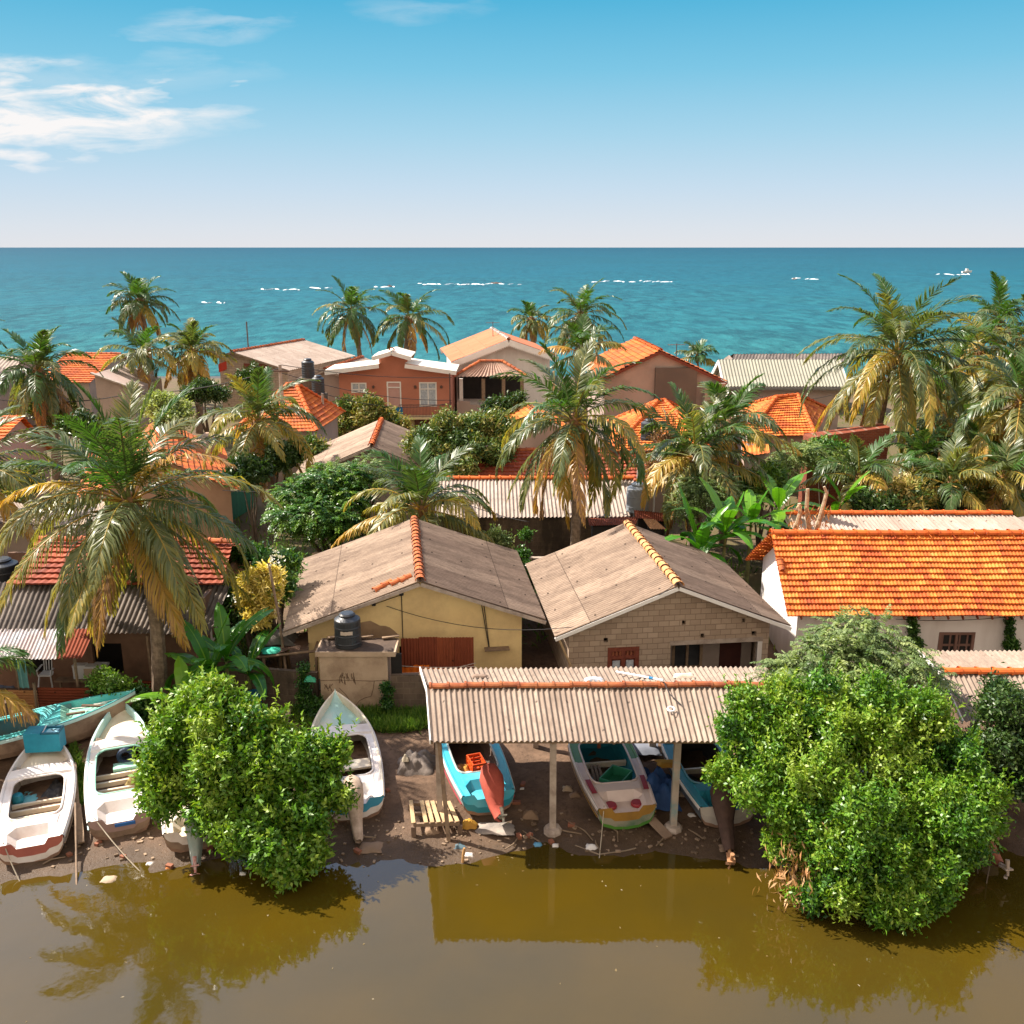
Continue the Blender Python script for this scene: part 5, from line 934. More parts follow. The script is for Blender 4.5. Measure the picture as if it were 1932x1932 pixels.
palm_at('shaggy coconut palm with brown skirt near the frame edge', 72, 705, 61, 82, n=26, Lf=3.9, seed=19, tr=.26, tone=.36, dens=56, lw=.07, elo=-65, dead=5)
palm_at('lone tall coconut palm standing highest against the sea', 264, 572, 92, 266, n=24, Lf=3.5, seed=21, tr=.3, tone=.28, dens=46, lw=.08, elo=-50, dead=4)
palm_at('low palm with dark fronds beneath the lone tall palm', 268, 672, 74, n=16, Lf=3.7, seed=23, tr=.22, tone=.34, dens=46, lw=.075, elo=-25, dead=1)
palm_at('bushy yellowish palm beside the seaside block house', 362, 668, 77, n=22, Lf=3.6, seed=25, tr=.25, tone=.58, dens=46, lw=.08, elo=-40, dead=4)
palm_at('slim leaning palm of the twin palms over the terracotta house', 663, 590, 98, 676, n=20, Lf=4.4, seed=27, tr=.24, tone=.30, dens=46, lw=.085, elo=-55, dead=3)
palm_at('wider palm of the twin palms directly behind the terracotta house', 772, 602, 96, 768, n=20, Lf=4.5, seed=30, tr=.3, tone=.28, dens=46, lw=.085, elo=-48, dead=2)
palm_at('small ragged brown palm beside the white-gabled house', 1002, 606, 98, 1000, n=14, Lf=2.6, seed=31, tr=.3, tone=.5, dens=36, lw=.085, elo=-45, dead=3)
palm_at('broad dark palm behind the white-gabled house', 1095, 596, 95, 1098, n=22, Lf=4.7, seed=34, tr=.3, tone=.28, dens=46, lw=.085, elo=-45, dead=2)
palm_at('squat messy palm with pale fronds behind the bright banana clump', 1310, 868, 44.5, n=24, Lf=4.3, seed=37, tr=.22, tone=.56, tvar=.16, dens=64, lw=.06, elo=-40, dead=4)
palm_at('second squat palm crown beside the hipped orange roof', 1372, 812, 46.5, n=14, Lf=3.4, seed=39, tr=.2, tone=.58, dens=56, lw=.06, elo=-10, dead=1)
palm_at('young palm sprouting before the mauve plaster house', 1098, 668, 64, n=12, Lf=3.0, seed=41, tr=.15, tone=.30, dens=46, lw=.07, elo=5, dead=0)
palm_at('small green fan of palm fronds beyond the mauve gable', 1315, 676, 92, n=9, Lf=2.0, seed=43, tr=.12, tone=.25, dens=30, lw=.09, elo=10, dead=0)
palm_at('dry brown palm between the tallest palm and the frame edge palm', 1800, 700, 66, n=22, Lf=5.0, seed=45, tr=.22, tone=.58, dens=56, lw=.07, elo=-60, dead=5)
palm_at('shaded palm crown low between the two large palms', 1820, 800, 58, n=20, Lf=4.4, seed=47, tr=.2, tone=.55, dens=56, lw=.065, elo=-50, dead=4)
palm_at('small dark green palm at the foot of the tallest broad palm', 1738, 868, 50, n=16, Lf=2.2, seed=49, tr=.13, tone=.20, dens=44, lw=.06, elo=-15, dead=0, lmax=.7)
palm_at('brown palm crown crowding behind the tallest broad palm', 1850, 665, 72, n=20, Lf=4.8, seed=61, tr=.22, tone=.62, dens=50, lw=.075, elo=-50, dead=4)
palm_at('grey green palm crown filling the gap below the bright top fronds', 1770, 760, 63, n=20, Lf=4.6, seed=63, tr=.2, tone=.52, dens=50, lw=.07, elo=-50, dead=4)
palm_at('tall palm at the frame edge beyond the yellow skirted palm', 1950, 650, 70, n=20, Lf=5.0, seed=65, tr=.22, tone=.48, dens=50, lw=.075, elo=-50, dead=3)
palm_at('dry fronded palm low behind the pale corrugated roof end', 1845, 880, 50, n=18, Lf=3.4, seed=67, tr=.2, tone=.66, dens=50, lw=.06, elo=-35, dead=4)
palm_at('low palm with grey fronds beside the bare trunks', 1620, 905, 46, n=12, Lf=2.8, seed=51, tr=.13, tone=.48, dens=50, lw=.055, elo=-10, dead=1)
palm_at('low spreading palm behind the pale corrugated roof', 1790, 918, 46, n=14, Lf=2.9, seed=53, tr=.13, tone=.55, dens=50, lw=.055, elo=-10, dead=2)
palm_at('low palm half out of frame beside the dark trunk', 1890, 905, 46.5, n=14, Lf=3.0, seed=55, tr=.13, tone=.5, dens=50, lw=.055, elo=-20, dead=2)
palm_at('half hidden palm spreading yellow fronds at the frame edge', -60, 905, 38, n=18, Lf=4.3, seed=57, tr=.2, tone=.52, dens=66, lw=.055, elo=-35, dead=1)
palm_at('leaning young palm throwing fronds low beside the rusty fence', -75, 1300, 25.5, n=8, Lf=2.4, seed=60, tr=.12, tone=.5, dens=60, lw=.045, elo=-15, dead=0, gz_=.4)

palm_at('coconut palm outside the frame edge beyond the long tiled house', 2060, 700, 62, n=20, Lf=4.8, seed=71, tr=.2, tone=.45, dens=50, lw=.07, elo=-50, dead=3)
palm_at('second coconut palm outside the frame edge near the beach', 2160, 640, 80, n=18, Lf=4.6, seed=73, tr=.22, tone=.42, dens=46, lw=.08, elo=-50, dead=3)
palm_at('coconut palm outside the frame edge behind the shaggy palm', -90, 650, 78, n=18, Lf=4.4, seed=75, tr=.22, tone=.42, dens=46, lw=.08, elo=-50, dead=3)
# broad-leaved trees
LEAF_M = leafmat('mangrove_leaf', [(0, (.022, .08, .008)), (.3, (.062, .18, .012)), (.6, (.145, .29, .018)), (1, (.29, .39, .045))], rough=.42, trans=.28, spec=.5)
LEAF_D = leafmat('dark_leaf', [(0, (.015, .045, .010)), (.5, (.035, .085, .018)), (1, (.10, .155, .035))], rough=.4, trans=.22)
LEAF_MG = leafmat('mango_leaf', [(0, (.035, .08, .018)), (.45, (.10, .17, .035)), (.75, (.26, .26, .06)), (1, (.40, .30, .08))], rough=.42, trans=.2, spec=.5)
LEAF_F = leafmat('feather_leaf', [(0, (.07, .125, .04)), (.5, (.17, .24, .08)), (1, (.34, .40, .15))], rough=.5, trans=.3)
LEAF_G = leafmat('garden_leaf', [(0, (.018, .07, .012)), (.45, (.055, .15, .02)), (1, (.19, .31, .04))], rough=.4, trans=.25)
LEAF_Y = leafmat('croton_leaf', [(0, (.12, .17, .02)), (.3, (.55, .42, .05)), (1, (.85, .68, .22))], rough=.4, trans=.25)
WHITEFL = leafmat('white_flower', [(0, (.75, .72, .66)), (1, (.8, .78, .74))], trans=.2)
def tree(label, base, blobs, n_cl, per, ln, wd, seed, m_, r0=.14, tone=(.4, .18), cat='tree', name='tree', bark=BARKD, ntip=7, extra=None, **k):
    t = thing(name, label, cat, base); R = random.Random(seed); mb = MB(); tp = [b[0] for b in blobs]; tp = R.sample(tp, min(ntip, len(tp))) if len(tp) > ntip else tp
    limbs(mb, base, tp, r0, seed); mb.build('trunk' if cat == 'tree' else 'stem', bark, t); crown('crown' if cat == 'tree' else 'foliage', blobs, n_cl, per, ln, wd, seed, m_, t, tone=tone, **k); return t
def pb(px, py, Y, rp, sq=1.0):
    p = PY(px, py, Y); return (p, rp * mpp(Y, p.z), sq)
bl = [pb(408, 1305, 22.7, 26), pb(405, 1330, 22.6, 40), pb(445, 1350, 22.5, 40), pb(490, 1385, 22.4, 44), pb(540, 1400, 22.4, 36), pb(370, 1365, 22.4, 60), pb(430, 1385, 22.2, 70), pb(330, 1405, 22.0, 55), pb(292, 1440, 21.8, 36), pb(400, 1450, 21.6, 80), pb(500, 1430, 22.3, 70), pb(575, 1425, 22.3, 62), pb(628, 1432, 22.2, 36), pb(320, 1490, 21.5, 52), pb(480, 1510, 21.3, 90), pb(575, 1510, 21.6, 75), pb(630, 1500, 21.7, 34), pb(395, 1535, 21.2, 60), pb(520, 1575, 20.9, 72), pb(580, 1580, 21.0, 52), pb(545, 1615, 20.6, 48), pb(500, 1610, 20.7, 44), pb(460, 1575, 20.9, 45)]
mt_ = tree('glossy green mangrove bush leaning over the lagoon between the white boats', G(520, 1600, .0), bl, 5600, 13, .155, .074, 71, LEAF_M, r0=.09, tone=(.58, .18), ntip=22, cl_r=.22, shell=.68, shoots=420, name='mangrove')
mb = MB(); R_ = random.Random(5)
for px, py in ((318, 1575), (372, 1590), (420, 1600), (470, 1655), (505, 1660), (545, 1668), (590, 1655), (615, 1640), (455, 1640), (530, 1650)): p = Pz(px, py, -.1); mb.tube([p, p + Vector((R_.uniform(-.25, .25), R_.uniform(.1, .5), .6)), p + Vector((R_.uniform(-.3, .3), R_.uniform(.3, .8), 1.4))], [.016, .02, .03], 5)
mb.build('prop_roots', BARKD, mt_)
bl = [pb(1400, 1330, 22.3, 48), pb(1480, 1340, 22.4, 60), pb(1390, 1390, 21.8, 45), pb(1460, 1410, 21.6, 72), pb(1375, 1455, 21.4, 34), pb(1560, 1350, 22.2, 70), pb(1650, 1345, 22.2, 70), pb(1740, 1350, 22.3, 65), pb(1560, 1440, 21.3, 85), pb(1670, 1440, 21.3, 90), pb(1780, 1430, 21.6, 80), pb(1450, 1490, 20.9, 65), pb(1530, 1530, 20.4, 85), pb(1640, 1540, 20.2, 95), pb(1760, 1530, 20.4, 90), pb(1830, 1490, 21.0, 60), pb(1850, 1560, 20.6, 46), pb(1490, 1580, 20.2, 50), pb(1560, 1620, 19.6, 65), pb(1660, 1640, 19.4, 80), pb(1770, 1620, 19.8, 75), pb(1600, 1690, 19.0, 48), pb(1690, 1710, 18.8, 46), pb(1740, 1670, 19.2, 55), pb(1530, 1680, 19.3, 34), pb(1820, 1600, 20.2, 50)]
mt_ = tree('largest green mangrove thicket hanging far out over the lagoon', Pz(1650, 1620, .0), bl, 11500, 14, .125, .058, 72, LEAF_M, r0=.13, tone=(.54, .20), ntip=26, cl_r=.22, shell=.66, shoots=700, name='mangrove')
mb = MB()
for i in range(26): px = R_.uniform(1490, 1860); p = Pz(px, R_.uniform(1640, 1740) - abs(px - 1660) * .25, -.1); mb.tube([p, p + Vector((R_.uniform(-.25, .25), R_.uniform(.2, .6), .8)), p + Vector((R_.uniform(-.3, .3), R_.uniform(.4, 1.2), 1.7))], [.018, .022, .035], 5)
mb.build('prop_roots', BARKD, mt_)
R2 = np.random.RandomState(9); n_ = 420; p = PY(1508, 1650, 19.6); P_ = np.array(p) + R2.normal(size=(n_, 3)) * np.array([.35, .25, .45]); V, Fq = leaf_quads(P_, unit(R2.normal(size=(n_, 3)) * .5 + np.array([0, -.2, -1])), unit(R2.normal(size=(n_, 3))), .25 * np.ones(n_), .05 * np.ones(n_)); np_mesh('dead_fronds', V, Fq, R2.rand(n_), leafmat('dry_leaf', [(0, (.42, .19, .07)), (1, (.55, .34, .17))], trans=.15), mt_, label='dry orange dead leaves low in the thicket')
bl = [pb(1880, 1330, 23.0, 50), pb(1930, 1360, 23.0, 60), pb(1890, 1410, 22.6, 60), pb(1940, 1450, 22.4, 60), pb(1900, 1470, 22.3, 40), pb(1990, 1400, 22.6, 70)]
tree('darker green tree at the frame edge behind the mangrove thicket', (13.6, 23.3, .3), bl, 3000, 13, .13, .062, 73, LEAF_D, tone=(.55, .2), cl_r=.26)
# feathery tree
def feather(label, base, blobs, n_sp, seed, m_, tone=(.45, .2), ln=.55, r0=.12, pin=11, pl=.15, name='tree', cat='tree', up=.0):
    t = thing(name, label, cat, base); R = np.random.RandomState(seed); mb = MB(); limbs(mb, base, [b[0] for b in blobs][:10], r0, seed); mb.build('trunk', BARKD, t)
    C = np.array([list(b[0]) + [b[1]] for b in blobs]); w_ = C[:, 3] ** 2; idx = R.choice(len(C), n_sp, p=w_ / w_.sum()); d = unit(R.normal(size=(n_sp, 3)) + np.array([0, -.1, .15])); c = C[idx, :3] + d * (C[idx, 3] * (.35 + .65 * R.rand(n_sp) ** .5))[:, None] * np.array([1, 1, .8])
    hd = unit(d * np.array([1, 1, .25]) + R.normal(size=(n_sp, 3)) * .35 + np.array([0, 0, up])); q = np.tile(np.linspace(.1, 1, pin), 2); sg = np.repeat([-1, 1], pin); k = len(q)
    ci = np.repeat(np.arange(n_sp), k); Q = np.tile(q, n_sp)[:, None]; Sg = np.tile(sg, n_sp)[:, None]; side = unit(np.cross(hd, np.array([0, 0, 1.])))[ci]; Ls = ln * (.7 + .6 * R.rand(n_sp))[ci][:, None]
    P = c[ci] + hd[ci] * Ls * Q + np.array([0, 0, -1.]) * (Q ** 2) * Ls * .35; Dr = unit(side * Sg + hd[ci] * .45 + np.array([0, 0, -.3]) + R.normal(size=P.shape) * .15); M = len(P)
    V, Fq = leaf_quads(P, Dr, unit(np.array([0, 0, 1.]) + R.normal(size=P.shape) * .3), pl * (1.1 - .5 * Q[:, 0]) * (.8 + .4 * R.rand(M)), np.full(M, pl * .34)); tn = np.clip((tone[0] + tone[1] * R.normal(size=n_sp))[ci] + R.normal(size=M) * .08, 0, 1); np_mesh('crown', V, Fq, tn, m_, t); return t
bl = [pb(1590, 1205, 25.2, 50), pb(1640, 1195, 25.4, 45), pb(1550, 1245, 24.8, 55), pb(1620, 1260, 24.6, 65), pb(1690, 1250, 24.8, 60), pb(1500, 1285, 24.4, 50), pb(1580, 1310, 24.0, 70), pb(1680, 1310, 24.0, 70), pb(1745, 1290, 24.4, 42), pb(1510, 1320, 23.8, 45), pb(1480, 1262, 24.8, 26)]
feather('pale feathery-leaved tree rising behind the mangrove thicket', (8.6, 24.6, .3), bl, 1500, 81, LEAF_F, tone=(.5, .22))
tree('mango tree with bronze tips between middle palm and grey gabled house', (-1.2, 51.5, .4), [pb(795, 835, 51, 28), pb(840, 815, 52, 36), pb(895, 808, 52.5, 36), pb(950, 820, 52.5, 32), pb(815, 860, 50.5, 32), pb(870, 850, 51, 42), pb(935, 858, 51.5, 32), pb(870, 880, 50, 26), pb(935, 795, 53, 22)], 3000, 12, .26, .085, 83, LEAF_MG, tone=(.5, .24), cl_r=.42, r0=.2)
tree('yellow-green leafy tree before the terracotta house', (-9.4, 68, .4), [pb(662, 772, 68, 20), pb(695, 768, 68, 22), pb(730, 788, 68, 22), pb(690, 795, 67.5, 22), pb(650, 800, 67.5, 14), pb(755, 803, 67.5, 14), pb(640, 820, 67, 10)], 1100, 11, .32, .11, 85, LEAF_MG, tone=(.62, .22), cl_r=.45)
tree('dark rounded tree before the veranda of the white-gabled house', (-.7, 66, .4), [pb(928, 770, 66, 16), pb(955, 768, 66, 16), pb(942, 785, 66, 16), pb(980, 755, 66.5, 12)], 500, 11, .28, .1, 87, LEAF_D, tone=(.5, .2), cl_r=.4)
tree('dark grey-green tree behind the biggest palm near the bushy palm', (-23, 72, .4), [pb(385, 735, 70, 20), pb(410, 742, 70, 16), pb(362, 745, 70, 14)], 600, 11, .26, .09, 88, LEAF_D, tone=(.55, .2), cl_r=.4)
tree('small dark tree beside the seaside block house wall', (-20, 74, .4), [pb(470, 718, 74, 22), pb(488, 708, 74, 18), pb(455, 725, 74, 14)], 400, 10, .36, .12, 89, LEAF_D, tone=(.6, .2), cl_r=.4)
tree('pale yellow-green shrub tree right behind the biggest palm top', (-19, 56, .4), [pb(295, 765, 56, 20), pb(330, 772, 56, 20), pb(315, 795, 55, 20), pb(345, 790, 55.5, 14)], 900, 11, .24, .09, 90, LEAF_F, tone=(.75, .2), cl_r=.4)
feather('dark leafy garden tree between the lane and the yellow house', (-8.3, 43, .3), [pb(560, 935, 44, 34), pb(615, 915, 44.5, 42), pb(655, 940, 44, 36), pb(590, 975, 42.5, 40), pb(640, 985, 42.5, 34), pb(540, 975, 42.5, 26), pb(670, 900, 44.5, 22)], 1500, 91, LEAF_G, tone=(.5, .28), ln=.62, r0=.15, pl=.19)
feather('wispy light green sapling in the garden beside the grey gable', (-7.3, 45, .3), [pb(640, 900, 45.5, 36), pb(690, 885, 45.5, 34), pb(600, 920, 45, 26), pb(715, 905, 45, 20)], 420, 92, LEAF_F, tone=(.35, .2), ln=.6)
tree('blue-green leafy tree clasping the yellow palm trunk', (-12.6, 49, .3), [pb(525, 862, 49, 18), pb(550, 857, 49.5, 16)], 420, 10, .30, .13, 93, LEAF_D, tone=(.75, .2), cl_r=.4)
feather('soft green feathery shrub below the hipped orange roof', (13.4, 48.5, .4), [pb(1495, 858, 48.5, 24), pb(1528, 850, 48.5, 20), pb(1470, 880, 48, 20)], 360, 94, LEAF_F, tone=(.55, .2), ln=.6)
feather('low feathery bush behind the bright banana clump', (8.5, 42, .4), [pb(1320, 925, 42, 36), pb(1360, 920, 42, 32), pb(1290, 955, 41.5, 26)], 420, 95, LEAF_F, tone=(.45, .2), ln=.5)
tree('brown dry shrub between the squat palm and the hipped roof', (9.3, 47.5, .4), [pb(1260, 840, 47.5, 30), pb(1290, 870, 47, 34), pb(1245, 880, 47, 24), pb(1395, 790, 50, 16)], 500, 10, .26, .07, 96, leafmat('dry_leaf2', [(0, (.20, .10, .05)), (1, (.42, .26, .13))], trans=.2), cl_r=.4)
tree('yellow croton bush in flower beside the yellow house', (-7.95, 31.4, .35), [pb(482, 1092, 31.5, 22), pb(510, 1085, 31.7, 20), pb(470, 1125, 31.3, 26), pb(505, 1125, 31.3, 26), pb(490, 1160, 31, 24), pb(520, 1110, 31.5, 16)], 380, 13, .24, .07, 97, LEAF_Y, tone=(.6, .25), cat='bush', name='croton_bush', cl_r=.2, shell=.7)
tree('dark green bush behind the yellow croton', (-8.6, 32.4, .35), [pb(450, 1120, 32.3, 34), pb(535, 1100, 32.6, 26), pb(455, 1170, 31.8, 30), pb(540, 1060, 33.5, 22), pb(500, 1060, 33.5, 26), pb(460, 1050, 34.5, 28)], 900, 11, .2, .08, 98, LEAF_G, tone=(.4, .25), cat='bush', name='bush', cl_r=.3)
t = tree('frangipani shrub with white flowers beside the yellow croton', (-8.9, 31.2, .35), [pb(452, 1135, 31.2, 16), pb(450, 1160, 31.0, 16), pb(512, 1060, 32.6, 12)], 120, 10, .22, .07, 99, LEAF_D, tone=(.5, .2), cat='bush', name='frangipani')
R2 = np.random.RandomState(3); fl_ = np.concatenate([np.array(PY(px, py, 31.0)) + R2.normal(size=(22, 3)) * .12 for px, py in ((448, 1128), (456, 1150), (444, 1165), (515, 1052), (520, 1058))]); V, Fq = leaf_quads(fl_, unit(R2.normal(size=fl_.shape)), unit(R2.normal(size=fl_.shape)), np.full(len(fl_), .1), np.full(len(fl_), .08)); np_mesh('blossoms', V, Fq, R2.rand(len(fl_)), WHITEFL, t)
tree('glossy green shrub beside the banana plant and turquoise boat bow', (-12.2, 28.1, .35), [pb(205, 1300, 28.2, 22), pb(240, 1305, 28, 22), pb(268, 1325, 27.8, 26), pb(185, 1295, 28.3, 14), pb(290, 1345, 27.5, 20)], 520, 11, .16, .07, 100, LEAF_G, tone=(.5, .22), cat='bush', name='bush', cl_r=.24)
tree('bright weedy shrub against the rusty horizontal fence', (-13, 27.9, .35), [pb(190, 1280, 28, 16), pb(212, 1290, 27.8, 16)], 160, 10, .14, .06, 101, LEAF_G, tone=(.8, .2), cat='bush', name='bush', cl_r=.22)
tree('green creeper climbing the outhouse edge above the pale boat', (-6.35, 28.3, .35), [pb(575, 1290, 28.2, 12, 1.5), pb(580, 1320, 28.2, 16), pb(592, 1340, 28.0, 20), pb(572, 1265, 28.3, 9)], 420, 10, .10, .06, 102, LEAF_G, tone=(.25, .2), cat='creeper', name='creeper', cl_r=.15, r0=.02)
tree('narrow creeper along the outhouse edge next to the stained wall', (-3.95, 28.25, .35), [pb(730, 1300, 28.25, 8, 2), pb(728, 1325, 28.2, 10)], 160, 10, .09, .05, 103, LEAF_G, tone=(.2, .2), cat='creeper', name='creeper', cl_r=.12, r0=.02)
for px, lb, sd in ((1722, 'dark ivy column on the white wall nearest the feathery tree', 104), (1903, 'ivy column on the white wall between window and frame edge', 105)):
    tree(lb, PY(px, 1228, 31.2)[:2] + (.35,), [pb(px, 1172, 31.15, 7, 1.6), pb(px + 2, 1192, 31.15, 9, 1.5), pb(px + 4, 1212, 31.15, 12, 1.3), pb(px + 5, 1225, 31.1, 13)], 330, 10, .09, .06, sd, LEAF_G, tone=(.3, .2), cat='ivy', name='ivy', cl_r=.12, r0=.02)
tree('thin creeper between the two grey gabled houses', (.45, 37.8, .3), [pb(985, 1050, 38.5, 10, 1.6), pb(992, 1075, 37.5, 9, 1.6), pb(1000, 1100, 36.8, 9), pb(992, 1010, 41, 10)], 260, 10, .13, .07, 106, LEAF_G, tone=(.4, .2), cat='creeper', name='creeper', cl_r=.2, r0=.03)
tree('small pale shrub behind the yellow house beside the dark wall', (-.6, 41, .3), [pb(930, 1012, 41, 14), pb(950, 1020, 41, 12)], 160, 10, .16, .08, 107, LEAF_F, tone=(.5, .2), cat='bush', name='bush', cl_r=.25)
# grass and weeds on the bank
gm = leafmat('grass_blade', [(0, (.05, .12, .015)), (.5, (.11, .22, .025)), (1, (.28, .36, .06))], rough=.5, trans=.3)
def grass(label, areas, seed, n, h=.28):
    R = np.random.RandomState(seed); pts = []; 
    for (px, py, rx, ry, wgt) in areas:
        k = int(n * wgt); a = R.rand(k) * 6.283; q = R.rand(k) ** .5; 
        for u, v in zip(px + rx * q * np.cos(a), py + ry * q * np.sin(a)): p = Pz(u, v, .38); pts.append((p.x, p.y, gzn(p.x, p.y)))
    P = np.array(pts); M = len(P); V, Fq = leaf_quads(P, unit(R.normal(size=(M, 3)) * .45 + np.array([0, 0, 1.])), unit(R.normal(size=(M, 3))), h * (.4 + .9 * R.rand(M)), np.full(M, .035)); np_mesh('grass', V, Fq, np.clip(.45 + .25 * R.normal(size=M), 0, 1), gm, None, loc=(0, 0, 0), kind='stuff', label=label)
grass('green grass and weeds on the bank behind the pale boat', [(745, 1365, 60, 22, .45), (600, 1355, 50, 25, .25), (690, 1350, 60, 16, .2), (790, 1360, 30, 20, .15)], 3, 9000, .34)
grass('grass growing between the two front white boats', [(150, 1480, 16, 40, .6), (140, 1440, 14, 30, .3)], 4, 2200, .22)
grass('rough weeds in the yard before the second row of houses', [(470, 1220, 60, 40, .3), (540, 1090, 40, 60, .3), (300, 1330, 50, 20, .3)], 5, 5000, .3)

def undergrowth(label, x0, x1, y0, y1, n, seed, h):
    R = np.random.RandomState(seed); x = R.uniform(x0, x1, n * 3); y = R.uniform(y0, y1, n * 3); k = np.array([mnoise.noise((a * .22, b * .22, seed)) > -.02 for a, b in zip(x, y)]); x, y = x[k][:n], y[k][:n]; P = np.stack([x, y, np.array([gz(a, b) for a, b in zip(x, y)])], 1); M = len(P)
    V, Fq = leaf_quads(P, unit(R.normal(size=(M, 3)) * .6 + np.array([0, 0, 1.])), unit(R.normal(size=(M, 3))), h * (.4 + .9 * R.rand(M)), np.full(M, h * .16)); np_mesh('undergrowth', V, Fq, np.clip(.4 + .25 * R.normal(size=M), 0, 1), gm, None, loc=(0, 0, 0), kind='stuff', label=label)
undergrowth('scrub and weeds covering the ground between the village houses', -32, 42, 33, 104, 16000, 5, .5)
# banana plants
BAN = leafmat('banana_leaf', [(0, (.02, .12, .008)), (.5, (.06, .22, .012)), (1, (.22, .42, .03))], rough=.35, trans=.35, spec=.5)
BANP = mat('banana_stem', (.20, .22, .08), (.13, .12, .05), scale=5)
def banana(label, base, h, leaves, seed, Lb=1.9, wb=.5, tone=.45):
    R = np.random.RandomState(seed); base = Vector(base); t = thing('banana_plant', label, 'banana plant', base); top = base + Vector((R.normal() * .05, 0, h)); MB().tube([base - Vector((0, 0, .2)), base.lerp(top, .5), top], [.11, .09, .05], 8).build('stem', BANP, t)
    for i in range(leaves):
        az = i * 2.4 + R.normal() * .3; e0 = math.radians(80 - 62 * i / max(1, leaves - 1) + R.normal() * 6); bend = math.radians(45 + 60 * i / leaves + R.normal() * 12); L_ = Lb * (.75 + .35 * R.rand()); n = 13; P = [np.array(top)]; hh = np.array([math.cos(az), math.sin(az), 0]); sd = np.array([-math.sin(az), math.cos(az), 0]); Vv = []; rows = []
        for k in range(n):
            s = k / (n - 1); e = e0 - bend * s ** 1.5
            if k: P.append(P[-1] + L_ * 1.15 / (n - 1) * (hh * math.cos(e) + np.array([0, 0, math.sin(e)])))
            sb = max(0, (s - .14) / .86); wv = wb * .5 * (math.sin(math.pi * min(1, sb * .93 + .05)) ** .65) if sb > 0 else .025; upn = np.array([0, 0, 1.]) * math.cos(e) - hh * math.sin(e); rows.append([P[k] + sd * wv * q + upn * abs(q) * wv * (.25 - .55 * s) + R.normal(size=3) * .012 * abs(q) for q in (-1, -.5, 0, .5, 1)])
        V = []; Fq = []; T = []; tn = tone + .3 * (1 - i / leaves) * R.rand() + R.normal() * .12
        for k in range(n - 1):
            g = .03 if (R.rand() < .3 and k > 2) else 0
            for j in range(4):
                a, b, c_, d_ = rows[k][j], rows[k][j + 1], rows[k + 1][j + 1], rows[k + 1][j]
                if g and j in (0, 3): c_ = c_ * (1 - .15) + b * .15; d_ = d_ * .8 + a * .2
                V += [a, b, c_, d_]; Fq.append([len(V) - 4, len(V) - 3, len(V) - 2, len(V) - 1]); T.append(np.clip(tn + (.0 if 1 <= j <= 2 else .04), 0, 1))
        b0 = len(V); 
        for k in range(n - 1):
            w_ = .03 * (1 - k / n); o = np.array([0, 0, .006]); V += [P[k] - sd * w_ + o, P[k] + sd * w_ + o, P[k + 1] + sd * w_ + o, P[k + 1] - sd * w_ + o]; Fq.append([len(V) - 4, len(V) - 3, len(V) - 2, len(V) - 1]); T.append(.98)
        np_mesh('leaf', V, np.array(Fq), T, BAN, t)
    return t
banana('taller banana plant before the fisher house, leaves arching high', PY(395, 1300, 28.0)[:2] + (.35,), 1.6, 10, 3, 1.9, .5, .35)
banana('broad banana plant between the tall one and the dark wall', PY(430, 1290, 28.4)[:2] + (.35,), 1.9, 9, 4, 1.9, .5, .3)
banana('lower banana plant hanging leaves above the mangrove bush', PY(352, 1330, 26.6)[:2] + (.35,), 1.15, 9, 6, 1.6, .45, .5)
banana('shadowed banana plant reaching over the dark block wall', PY(470, 1290, 28.9)[:2] + (.35,), 1.2, 7, 8, 1.9, .42, .15)
banana('brightest banana plant behind the block-walled house roof', PY(1365, 1010, 38.6)[:2] + (.4,), 3.0, 14, 11, 2.3, .5, .45)
banana('second bright banana stem crowding the brightest plant', PY(1415, 1000, 39.4)[:2] + (.4,), 3.1, 11, 12, 2.1, .5, .4)
banana('banana plant with long arching dark leaves over the grey roof ridge', PY(1318, 1025, 38.2)[:2] + (.4,), 2.3, 11, 14, 2.4, .55, .35)
banana('banana plant rising beside the dry trunks and feathery shrub', PY(1470, 950, 41.5)[:2] + (.4,), 3.2, 9, 17, 2.3, .6, .5)
banana('banana plant behind the pale corrugated roof near the dry trunks', PY(1590, 955, 44.5)[:2] + (.4,), 2.6, 7, 19, 2.2, .5, .5)
t = thing('dead_tree', 'pair of dry peeling banana trunks before the pale corrugated roof', 'dead tree', PY(1530, 1000, 37.6)[:2] + (.4,)); mb = MB()
for pts in ([(1527, 1003), (1522, 960), (1524, 922)], [(1540, 1003), (1552, 960), (1560, 930), (1555, 918)], [(1500, 1003), (1510, 968), (1508, 950)]): mb.tube([PY(a, b, 37.6) for a, b in pts], [.11, .09, .07, .05][:len(pts)], 7)
mb.build('trunk', mat('peeling_bark', (.46, .37, .25), (.22, .16, .10), scale=6, bump=.8, bscale=12), t); R2 = np.random.RandomState(6); P_ = np.array([PY(R2.uniform(1490, 1570), R2.uniform(950, 1004), 37.5) for _ in range(110)]); V, Fq = leaf_quads(P_, unit(R2.normal(size=(110, 3)) * .5 + np.array([0, 0, -1.])), unit(R2.normal(size=(110, 3))), np.full(110, .3), np.full(110, .06)); np_mesh('dry_leaves', V, Fq, R2.rand(110), leafmat('dry_leaf', []), t)

